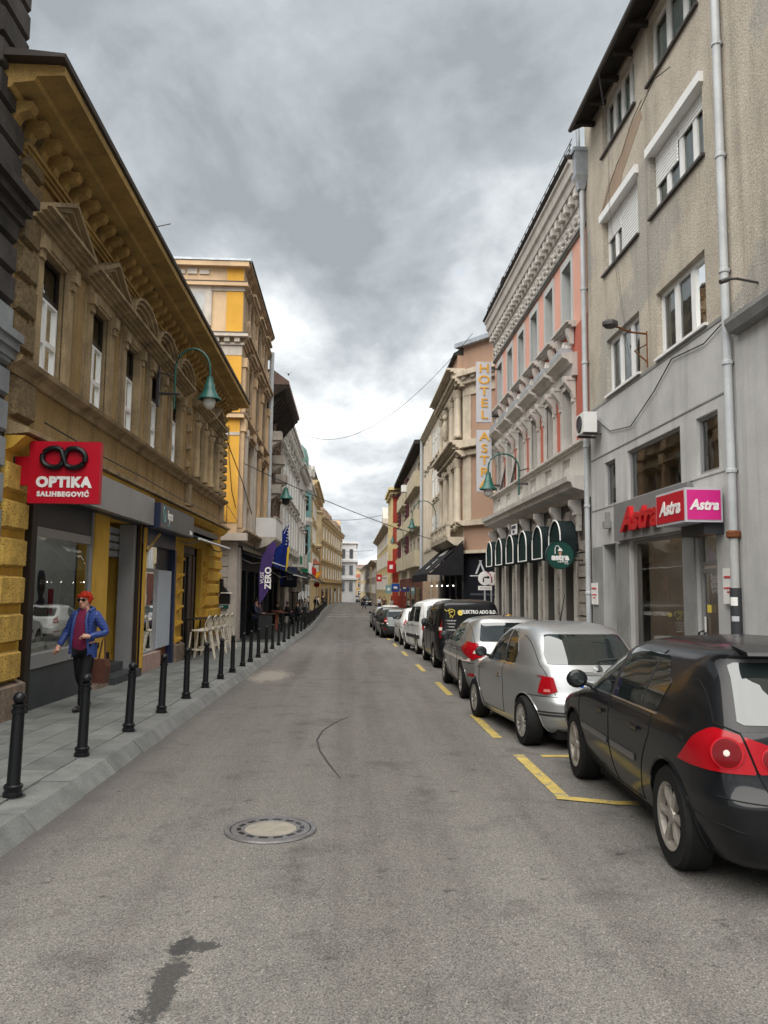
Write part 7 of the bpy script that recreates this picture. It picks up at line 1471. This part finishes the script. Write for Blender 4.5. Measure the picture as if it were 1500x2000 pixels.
def person(label, x, y, z, rz, pose='stand', top='dcloth', bot='dcloth', hair='hair_dark', h=1.7, detail=False, group=None):
    t = thing('person', label, 'person', (x, y, z), rz, group); k = h/1.7
    J = dict(pelvis=(0, 0, .92), waist=(0, .0, 1.08), chest=(0, 0, 1.33), neck=(0, -.01, 1.47), head=(0, -.03, 1.58), top=(0, -.02, 1.66), shL=(.17, 0, 1.39), shR=(-.17, 0, 1.39), elL=(.24, .03, 1.12), elR=(-.24, .03, 1.12), wrL=(.24, -.06, .88), wrR=(-.24, -.06, .88), haL=(.24, -.10, .80), haR=(-.24, -.10, .80),
             hipL=(.09, 0, .88), hipR=(-.09, 0, .88), knL=(.10, -.02, .48), knR=(-.10, -.02, .48), anL=(.10, .02, .08), anR=(-.10, .02, .08), toeL=(.11, -.14, .03), toeR=(-.11, -.14, .03))
    if pose == 'walk': J.update(knL=(.09, -.16, .49), anL=(.09, -.16, .09), toeL=(.10, -.33, .06), knR=(-.09, .05, .47), anR=(-.09, .26, .14), toeR=(-.10, .18, .03), elL=(.25, .12, 1.13), wrL=(.25, .10, .88), haL=(.25, .08, .80), elR=(-.25, -.02, 1.12), wrR=(-.25, -.2, .94), haR=(-.25, -.26, .88))
    if pose == 'sit':
        dz = -.44+.1; J = {q: (v[0], v[1], v[2]+(-.36 if q[:2] not in ('kn', 'an', 'to') or q == 'top' else 0)) for q, v in J.items()}
        J.update(hipL=(.09, 0, .54), hipR=(-.09, 0, .54), knL=(.12, -.42, .54), knR=(-.12, -.42, .54), anL=(.12, -.40, .1), anR=(-.12, -.40, .1), toeL=(.12, -.55, .03), toeR=(-.12, -.55, .03), elL=(.24, -.1, .78), wrL=(.12, -.32, .72), haL=(.08, -.38, .72), elR=(-.24, -.1, .78), wrR=(-.12, -.32, .72), haR=(-.08, -.38, .72))
    if pose == 'woman':
        J.update(elR=(-.30, .02, 1.13), wrR=(-.36, -.10, .92), haR=(-.37, -.15, .855), elL=(.31, .06, 1.12), wrL=(.17, -.20, 1.08), haL=(.10, -.24, 1.10), knL=(.10, -.14, .50), anL=(.08, -.16, .065), toeL=(.10, -.30, .035), knR=(-.07, .02, .47), anR=(-.06, .24, .15), toeR=(-.07, .16, .04), head=(-.01, -.035, 1.585), top=(-.01, -.02, 1.665))
    J = {q: (v[0]*k, v[1]*k, v[2]*k) for q, v in J.items()}
    R_ = dict(pelvis=(.13, .11), waist=(.115, .09), chest=(.13, .095), neck=.05, head=(.078, .088), top=.05, shL=.055, elL=.04, wrL=.028, haL=.03, shR=.055, elR=.04, wrR=.028, haR=.03, hipL=.085, knL=.055, anL=.036, toeL=.035, hipR=.085, knR=.055, anR=.036, toeR=.035)
    if not detail: del R_['toeL'], R_['toeR']
    else: del R_['haL'], R_['haR']
    skin_mesh('body', J, BE, R_, M['skin'], t)
    skin_mesh('trousers', J, BE, dict(pelvis=(.140, .105), hipL=.10, knL=.075, anL=.055, hipR=.10, knR=.072, anR=.055), M[bot], t)
    for s_ in 'LR':
        a, b = Vector(J['an'+s_]), Vector(J['toe'+s_]); G().sphere((a.x, (a.y+b.y)/2, b.z+.01), (.05, .14, .05), 10).obj('shoe', M['shoe'], t, smooth=True)
    if not detail:
        skin_mesh('jacket', J, BE, dict(pelvis=(.165, .14), waist=(.15, .125), chest=(.165, .125), shL=.08, elL=.06, wrL=.045, shR=.08, elR=.06, wrR=.045), M[top], t)
        hc = Vector(J['head']); G().sphere((hc.x, hc.y+.025, hc.z+.035), (.095, .10, .10), 12).obj('hair', M[hair], t, smooth=True)
    return t, J
t, J = person('woman with short bright red hair, sunglasses, blue quilted jacket and brown shoulder bag', -3.80, 11.45, gz(11.45)+.138, -.22, 'woman', 'jacket', 'trousers', 'hair_red', 1.66, True)
def front_panel(name, m, rows, dy=0.0):
    g = G(); n = 12; vs = []
    for z, wl, wr, d in rows:
        for k in range(n+1): x = -wr+(wl+wr)*k/n; vs.append((x, -d+1.1*x*x+dy, z))
    g.add(vs, [(i*(n+1)+k, i*(n+1)+k+1, (i+1)*(n+1)+k+1, (i+1)*(n+1)+k) for i in range(len(rows)-1) for k in range(n)]); return g.obj(name, m, t, smooth=60)
jk = skin_mesh('jacket', J, BE, dict(pelvis=(.158, .132), waist=(.150, .125), chest=(.158, .115), shL=.075, elL=.062, wrL=.046, shR=.075, elR=.062, wrR=.046), M['quilt'], t)
front_panel('sweater', M['sweater'], [(.845, .12, .135, .128), (.90, .125, .13, .15), (1.0, .11, .11, .158), (1.12, .095, .095, .158), (1.24, .08, .08, .152), (1.33, .07, .07, .138), (1.40, .055, .055, .10), (1.45, .05, .05, .07)])
G().lathe([(.066, 1.38), (.060, 1.42), (.057, 1.46), (.05, 1.465)], 14, (0, -.012, 0)).obj('sweater_neck', M['sweater'], t, smooth=True)
for sx in (-1, 1):
    G().tube([(sx*.150, -.135, .80), (sx*.132, -.150, .95), (sx*.112, -.155, 1.12), (sx*.092, -.145, 1.28), (sx*.085, -.09, 1.40)], [.018, .02, .02, .022, .02], 8).obj('jacket_edge', M['quilt'], jk, smooth=True)
    g = G(); vs = []
    for i in range(7):
        z = .74+.035*i
        for k in range(9): a = (-PI/2+.62*1)+(PI-.62-.1)*k/8; vs.append((sx*(.185-.0*i)*math.cos(a), .150*math.sin(a)-.0, z))
    g.add(vs, [(i*9+k, i*9+k+1, (i+1)*9+k+1, (i+1)*9+k) for i in range(6) for k in range(8)]); g.obj('jacket_skirt', M['quilt'], jk, smooth=60)
G().tube([(-.085, -.075, 1.40), (-.105, .03, 1.44), (0, .085, 1.46), (.105, .03, 1.44), (.085, -.075, 1.40)], .028, 8).obj('collar', M['quilt'], jk, smooth=True)
# hands with fingers
for s_, dirv, sd in (('R', Vector((-.05, -.45, -.9)), -1), ('L', Vector((-.85, -.35, .1)), 1)):
    wv = Vector(J['wr'+s_]); d = dirv.normalized(); sidev = d.cross(Vector((1, 0, 0)) if s_ == 'R' else Vector((0, 0, 1))).normalized(); pn = d.cross(sidev)
    hd = G(); hd.tube([wv-d*.03, wv+d*.02, wv+d*.075], [.026, .036, .034], 10)
    for q in range(4):
        b = wv+d*.07+sidev*(-.027+.018*q); l = (.055, .064, .060, .046)[q]; hd.tube([b, b+d*l*.5+pn*.008, b+d*l*.75+pn*.035, b+d*l*.45+pn*.05], [.0095, .009, .008, .006], 6)
    hd.tube([wv+d*.02-sidev*.03, wv+d*.05-sidev*.048+pn*.01, wv+d*.08-sidev*.04+pn*.025], [.012, .010, .008], 6); hd.obj('hand', M['skin'], t, smooth=True)
# head: face, glasses, hair
hc = Vector(J['head'])
G().sphere((hc.x, hc.y-.005, hc.z+.005), (.076, .095, .112), 18).sphere((hc.x, hc.y-.05, hc.z-.06), (.05, .045, .05), 12).sphere((hc.x, hc.y-.105, hc.z-.012), (.013, .02, .024), 8).sphere((hc.x-.076, hc.y+.01, hc.z), (.01, .02, .03), 8).sphere((hc.x+.076, hc.y+.01, hc.z), (.01, .02, .03), 8).obj('face', M['skin'], t, smooth=True)
G().sphere((hc.x, hc.y-.092, hc.z-.062), (.024, .008, .007), 8).obj('mouth', mat('lips', (.33, .08, .07), .5), t, smooth=True)
gl_ = G()
for sx in (-1, 1): gl_.sphere((hc.x+sx*.034, hc.y-.094, hc.z+.022), (.032, .010, .024), 12); gl_.tube([(hc.x+sx*.06, hc.y-.085, hc.z+.028), (hc.x+sx*.078, hc.y+.0, hc.z+.025)], .005, 5)
gl_.tube([(hc.x-.012, hc.y-.1, hc.z+.028), (hc.x+.012, hc.y-.1, hc.z+.028)], .004, 5).obj('sunglasses', M['black'], t, smooth=True)
g = G().sphere((hc.x, hc.y+.02, hc.z+.052), (.098, .108, .095), 22)
r = random.Random(4); g.v = [(x+r.uniform(-.004, .004), max(y, hc.y-.088-.3*max(0, z-hc.z-.075)) if z > hc.z+.045 else max(y, hc.y-.03), z+r.uniform(-.004, .004)) for x, y, z in g.v]
for k in range(90):
    a = r.uniform(0, 2*PI); el = r.uniform(.1, 1.5); p = Vector((hc.x+.094*math.cos(a)*math.cos(el), hc.y+.02+.104*math.sin(a)*math.cos(el), hc.z+.052+.092*math.sin(el)))
    if p.y < hc.y-.04 and p.z < hc.z+.08: continue
    d = (p-Vector((hc.x, hc.y+.02, hc.z+.02))).normalized(); g.tube([p-d*.01, p+d*.012+Vector((r.uniform(-.01, .01), -.012, -.02)), p+d*.008+Vector((r.uniform(-.015, .015), -.02, -.045))], [.012, .010, .003], 5)
for sx in (-1, 1): g.sphere((hc.x+sx*.078, hc.y+.005, hc.z+.02), (.018, .045, .06), 8)
g.obj('hair', M['hair_red'], t, smooth=True)
bg = thing('shoulder_bag', 'brown leather shoulder bag hanging from the arm of the red-haired woman', 'bag', (-3.80, 11.45, gz(11.45)+.138), -.22)
g = G().prism([(.14, .38), (.34, .38), (.36, .62), (.33, .72), (.17, .72), (.13, .6)], 'y', -.02, .12); g.obj('body', M['leather'], bg)
G().tube([(.2, .05, .71), (.255, .03, .95), (.275, .03, 1.08), (.29, .05, .95), (.30, .05, .71)], .012, 6).obj('strap', M['leather'], bg)
# café guests and walkers
PP = [('seated person in dark blue top and jeans at the first café table', -4.25, 36.0, 'sit', 'navy', 'jeans', 'hair_dark', 1.9, 1.3), ('seated person with a reddish top behind the dark blue one', -4.4, 38.5, 'sit', 'maroon', 'dcloth', 'brownhair', 1.7, 1.3), ('person in black seated past the red-brown table', -3.9, 50, 'sit', 'dcloth', 'dcloth', 'hair_dark', 1.7, 1.3), ('person in dark clothes seated close to the first railing', -3.4, 52.5, 'sit', 'dcloth', 'dcloth', 'brownhair', 1.7, 1.3), ('seated café guest in dark clothes in the awning shade', -4.3, 47, 'sit', 'dcloth', 'dcloth', 'hair_dark', 1.7, 1.3),
      ('walker in a white shirt beside the railing', -3.9, 70, 'walk', 'whitecloth', 'jeans', 'brownhair', 1.75, 0), ('walker in black past the white-shirted walker', -3.65, 88, 'walk', 'dcloth', 'dcloth', 'hair_dark', 1.75, .4), ('dark figure near the far railing', -3.6, 112, 'stand', 'dcloth', 'dcloth', 'hair_dark', 1.8, 0), ('pedestrian with a light top near the parked row end', 3.9, 96, 'stand', 'whitecloth', 'jeans', 'brownhair', 1.7, 0), ('pedestrian in brown on the right pavement far away', 4.3, 92, 'walk', 'leather', 'dcloth', 'hair_dark', 1.75, 0), ('dark pedestrian left of the distant silver white car', -.9, 168, 'stand', 'dcloth', 'dcloth', 'hair_dark', 1.8, 0), ('pedestrian in dark clothes crossing near the far parked car', 2.2, 104, 'walk', 'dcloth', 'jeans', 'hair_dark', 1.75, .6), ('pedestrian in a red-brown top on the far right pavement', 4.5, 108, 'stand', 'maroon', 'dcloth', 'brownhair', 1.7, 0), ('walker in a pale coat on the far left pavement', -3.9, 100, 'walk', 'cream', 'dcloth', 'hair_dark', 1.7, .1), ('pedestrian in a beige top beside the red house shopfront', 4.6, 82, 'walk', 'cream', 'dcloth', 'brownhair', 1.7, .2)]
for lb_, x, y, po, a, b, hr, h_, rz in PP: person(lb_, x, y, gz(y)+.125+(.25 if po == 'sit' else 0), rz, po, a, b, hr, h_)
for i, (x, y) in enumerate(((-4.25, 36.0), (-4.4, 38.5), (-3.9, 50), (-3.4, 52.5), (-4.3, 47))):
    s = thing('bar_chair', ('black bar chair under the guest in jeans', 'black bar chair under the guest in the reddish top', 'black bar chair past the red-brown table', 'black bar chair close to the railing', 'black bar chair in the awning shade')[i], 'chair', (x, y, gz(y)+.12), 1.3, 'black café bar chairs')
    G().box(-.22, .22, -.22, .22, .68, .72).obj('seat', M['black'], s); G().box(-.22, .22, .2, .23, .72, 1.1).obj('backrest', M['black'], s)
    for sx in (-.2, .2):
        for sy in (-.2, .2): G().box(sx-.015, sx+.015, sy-.015, sy+.015, 0, .68).obj('leg', M['black'], s)
for i, (x, y, h_) in enumerate(((-3.75, 37, 1.0), (-3.55, 41.5, 1.0), (-4.0, 44, 1.05))):
    s = thing('cafe_table', ('round black café table before the guest in jeans', 'round dark café table by the purple banner', 'red-brown high table on a square wooden column')[i], 'table', (x, y, gz(y)+.12))
    G().lathe([(.001, h_), (.36, h_), (.36, h_+.04), (.001, h_+.04)], 16).obj('top', M['wood'] if i < 2 else M['rust'], s); G().box(-.09, .09, -.09, .09, .03, h_).obj('column', M['black'] if i < 2 else M['rust'], s); G().box(-.22, .22, -.22, .22, 0, .03).obj('foot', M['black'], s)
for i, (x, y) in enumerate(((-4.0, 56), (-3.9, 60))):
    s = thing('patio_heater', ('white drum-shaped patio heater above the café guests', 'second pale patio heater farther along the café front')[i], 'heater', (x, y, gz(y)+.12)); G().lathe([(.22, 0), (.22, .5), (.05, .55), (.04, 2.2), (.22, 2.3)], 12).obj('stand', M['black'], s); G().lathe([(.3, 2.3), (.3, 3.1), (.001, 3.15)], 14).obj('drum', M['oldwhite'], s)
# awnings of the orange, sooty and pale houses
flat_awning('awning', 'black awning with white front bar along the orange corner house', BX, 31.8, 41, 2.75, 3.15, 1.15); flat_awning('awning', 'lower black awning over the café guests of the sooty house', -4.6, 43, 56, 2.35, 3.0, 1.55); flat_awning('awning', 'black awning over the pale grey house shopfront', -4.55, 58, 72, 2.3, 3.0, 1.7)
s = flat_awning('awning', 'dark grey barrel-front awning near the turret house', -4.55, 76, 88, 2.2, 3.3, 1.9, rails=False)
s = thing('banner', 'purple feather banner with white VUSE ZERO lettering', 'banner', (-3.06, 30.0, 0))
G().tube([(-.36, .03, gz(30)+.12), (-.40, .03, 2.2), (-.30, .03, 2.9), (.0, .03, 3.35), (.2, .03, 3.5)], .02, 6).obj('pole', M['black'], s)
G().add([(-.36,0,1.05),(-.20,0,1.25),(.0,-.05,1.6),(.02,.03,2.1),(.1,0,2.6),(.26,0,3.4),(.12,.0,3.46),(-.06,0,3.28),(-.3,0,2.85),(-.39,0,2.2)], [tuple(range(10))]).obj('cloth', M['purple'], s)
text('VUSE', .2, M['letter'], parent=s, loc=(-.26, -.06, 2.05), rot=(PI/2, -PI/2, 0), ext=.001); text('ZERO', .33, M['letter'], parent=s, loc=(-.03, -.06, 2.05), rot=(PI/2, -PI/2, 0), ext=.001, bold=.01)
# flags
def cloth(pts_top, pts_bot, m, name, parent, n=14, amp=.08):
    g = G(); vs = []
    for k in range(n+1):
        f = k/n; a = Vector(pts_top[0]).lerp(Vector(pts_top[1]), f); b = Vector(pts_bot[0]).lerp(Vector(pts_bot[1]), f)
        for j in range(9): q = a.lerp(b, j/8); vs.append((q.x, q.y+amp*math.sin(f*9+j*.5)*(.3+.7*j/8), q.z))
    g.add(vs, [(k*9+j, k*9+j+1, (k+1)*9+j+1, (k+1)*9+j) for k in range(n) for j in range(8)]); return g.obj(name, m, parent, smooth=True)
s = thing('flag', 'blue flag with a yellow wedge and white stars drooping from a sloping pole', 'flag', (-3.3, 43.5, 0))
G().tube([(-1.1, .2, 3.0), (-.05, 0, 5.45)], .025, 6).obj('pole', M['shelf'], s)
cloth(((-.95, .1, 4.2), (-.08, 0, 5.35)), ((-.9, 0, 2.9), (-.35, 0, 2.3)), M['flagblue'], 'blue_cloth', s); cloth(((-.25, -.08, 4.0), (-.05, -.05, 4.4)), ((-.5, -.05, 1.75), (-.3, -.05, 2.2)), M['flagblue'], 'blue_fold', s, 6, .03)
G().add([(-.14,-.14,3.9),(-.02,-.12,4.0),(-.10,-.14,2.9),(-.22,-.14,2.5)], [(0,1,2,3)]).obj('yellow_wedge', M['flagyellow'], s)
for k in range(6): x, z = -.12-.02*k, 5.0-.18*k; G().add([(x+(.05 if i % 2 == 0 else .02)*math.cos(PI/2+i*PI/5), -.17, z+(.05 if i % 2 == 0 else .02)*math.sin(PI/2+i*PI/5)) for i in range(10)], [tuple(range(10))]).obj('star', M['letter'], s)
s = thing('flag', 'small green, white and red flag on the turret house', 'flag', (-3.5, 70, 0))
G().tube([(-1, .1, 3.4), (.1, 0, 5.3)], .03, 5).obj('pole', M['shelf'], s)
for i, (m_, a, b) in enumerate((('flaggreen', 0, 1), ('letter', 1, 1.45), ('flagred', 1.45, 2))): cloth(((-.9+.75*a, 0, 3.9+.62*1-.9*max(0, a-.4)), (-.9+.75*b, 0, 4.9-.95*max(0, b-.4))), ((-.85+.72*a, 0, 3.2-.15*a), (-.85+.72*b, 0, 3.2-.25*b)), M[m_], ('green_cloth', 'white_cloth', 'red_cloth')[i], s, 6)
# signs
def post_sign(label, x, y, zc, parts, pole=True, name='traffic_sign', cat='sign', zl=None):
    s = thing(name, label, cat, (x, y, 0))
    if pole: G().lathe([(.03, (zl if zl is not None else gz(y))), (.03, zc+.3)], 8, (0, .04, 0)).obj('post', M['zincpipe'], s)
    return s
s = post_sign('round white no-turn sign with a black arrow and red edge before the corner bar', 5.35, 30.0, 2.1, 0)
G().lathe([(.001, -.012), (.265, -.012), (.27, 0), (.001, .0)], 28, (0, 0, 2.12), 'y').obj('disc', M['letter'], s); G().lathe([(.235, -.016), (.27, -.014)], 12, (0, 0, 2.12), 'y', a0=-.3, a1=1.3).obj('red_edge', M['redl'], s)
G().box(-.09, -.04, -.022, -.014, 1.97, 2.14).box(-.04, .1, -.022, -.014, 2.14, 2.19).prism([(.1, 2.10), (.1, 2.23), (.19, 2.165)], 'y', -.022, -.014).obj('arrow', M['black'], s); G().box(-.27, .27, -.012, 0, 1.66, 1.82).obj('sub_plate', M['letter'], s); text('OSIM DOSTAVE', .06, M['black'], parent=s, loc=(0, -.016, 1.74), ext=.001)
s = post_sign('second round white turn sign partly hidden behind the pale post', 5.72, 30.6, 2.1, 0)
G().lathe([(.001, -.012), (.265, -.012), (.27, 0), (.001, .0)], 28, (0, 0, 2.12), 'y').obj('disc', M['letter'], s); G().box(-.02, .03, -.022, -.014, 1.97, 2.14).box(-.12, .03, -.022, -.014, 2.14, 2.19).obj('arrow', M['black'], s)
s = thing('utility_box', 'dark teal sign board standing beside the corner bar wall', 'sign', (5.6, 33.2, gz(33)+.12)); G().box(-.4, .4, 0, .06, .9, 1.75).obj('board', M['signgreen'], s); G().box(-.4, .4, -.01, -.001, 1.5, 1.6).obj('pale_band', M['teal'], s)
for x in (-.35, .35): G().box(x-.02, x+.02, 0, .04, 0, .9).obj('leg', M['black'], s)
s = post_sign('orange triangular give-way sign far down the left pavement', -3.25, 80, 3.0, 0); G().prism([(-.5, 3.3), (.5, 3.3), (0, 2.5)], 'y', -.02, 0).obj('plate', M['signorange'], s); G().prism([(-.28, 3.18), (.28, 3.18), (0, 2.74)], 'y', -.03, -.021).obj('inner', M['flagyellow'], s); G().lathe([(.001, -.02), (.3, -.02)], 20, (0, 0, 2.0), 'y').obj('round_plate', M['redl'], s)
for lb_, x, y, z, w_, h_, m_ in (('blue square shop sign with a white mark in the distance', 5.0, 81.5, 1.75, .42, .42, 'signblue'), ('pale teal shop sign hanging in the distance right of the street', 4.25, 81, 1.6, .3, .45, 'teal'), ('red and white round shop sign high on the red house', 4.6, 83.0, 4.0, .4, .65, 'redl'), ('small red shop sign left of the tall red and white one', 4.0, 100, 3.0, .35, .45, 'redl')):
    s = thing('shop_sign', lb_, 'sign', (x, y, z)); G().box(-w_, w_, 0, .1, -h_, h_).obj('panel', M[m_], s); G().box(-w_*.45, w_*.45, -.02, -.001, -h_*.35, h_*.3).obj('white_mark', M['letter'], s); G().box(w_, w_+.8, .02, .08, -.05, .05).obj('bracket', M['iron'], s)
s = thing('bird', 'tiny dark bird flying in the sky above the left roofs', 'bird', (-3.4, 41, 13.2)); G().sphere((0, 0, 0), (.05, .14, .05), 8).obj('body', M['black'], s); G().add([(0,.05,.02),(-.25,.0,.14),(-.2,-.06,.1),(0,-.05,.02)], [(0,1,2,3)]).add([(0,.05,.02),(.2,.0,.16),(.16,-.06,.12),(0,-.05,.02)], [(0,1,2,3)]).obj('wing', M['black'], s)
for i in range(1):
    s = thing('roof_aerial', 'short thin aerial sticking out from the ochre house eaves', 'aerial', (-3.75, 14.2, 8.5)); G().tube([(0, 0, 0), (.25, .1, .12)], .01, 4).obj('rod', M['iron'], s)
# shops' signs on the left beyond the orange house
s = thing('shop_sign', 'dark blue hanging shop sign with small white lettering past the blue flag', 'sign', (-3.9, 50.5, 2.35)); G().box(-.55, .55, 0, .1, -.65, .65).obj('panel', M['navy'], s); text('hifa', .3, M['letter'], parent=s, loc=(.1, -.004, -.1))

cable('thin cable looping along the ochre house ledge above the shop fascia', [(-4.2, 10.6, 3.92), (-4.2, 13, 3.88), (-4.21, 16, 3.9), (-4.2, 19, 3.86), (-4.2, 22, 3.89), (-4.2, 26.5, 3.85), (-4.35, 27.4, 4.6), (-4.5, 31.3, 4.3)], .012)
cable('black cable drooping down the orange gable wall', [(-5.0, 31.33, 8.3), (-4.95, 31.33, 7.0), (-4.8, 31.33, 5.6), (-4.62, 31.33, 4.9)], .014)
for i, (x, y, lb_) in enumerate(((5.0, 19.2, 'tall white menu board on the pavement beside the round coffee sign'), (-3.55, 33.4, 'black menu board on the pavement before the orange corner house'))):
    s = thing('menu_board', lb_, 'menu board', (x, y, gz(y)+.12), .2)
    for sg in (-1, 1): G().add([(-.3,.18*sg,0),(.3,.18*sg,0),(.3,.02*sg,1.0),(-.3,.02*sg,1.0),(-.3,.21*sg,0),(.3,.21*sg,0),(.3,.05*sg,1.0),(-.3,.05*sg,1.0)], [(0,1,2,3),(4,5,6,7),(0,1,5,4),(1,2,6,5),(2,3,7,6),(3,0,4,7)]).obj('panel', M['letter'] if i == 0 else M['black'], s)
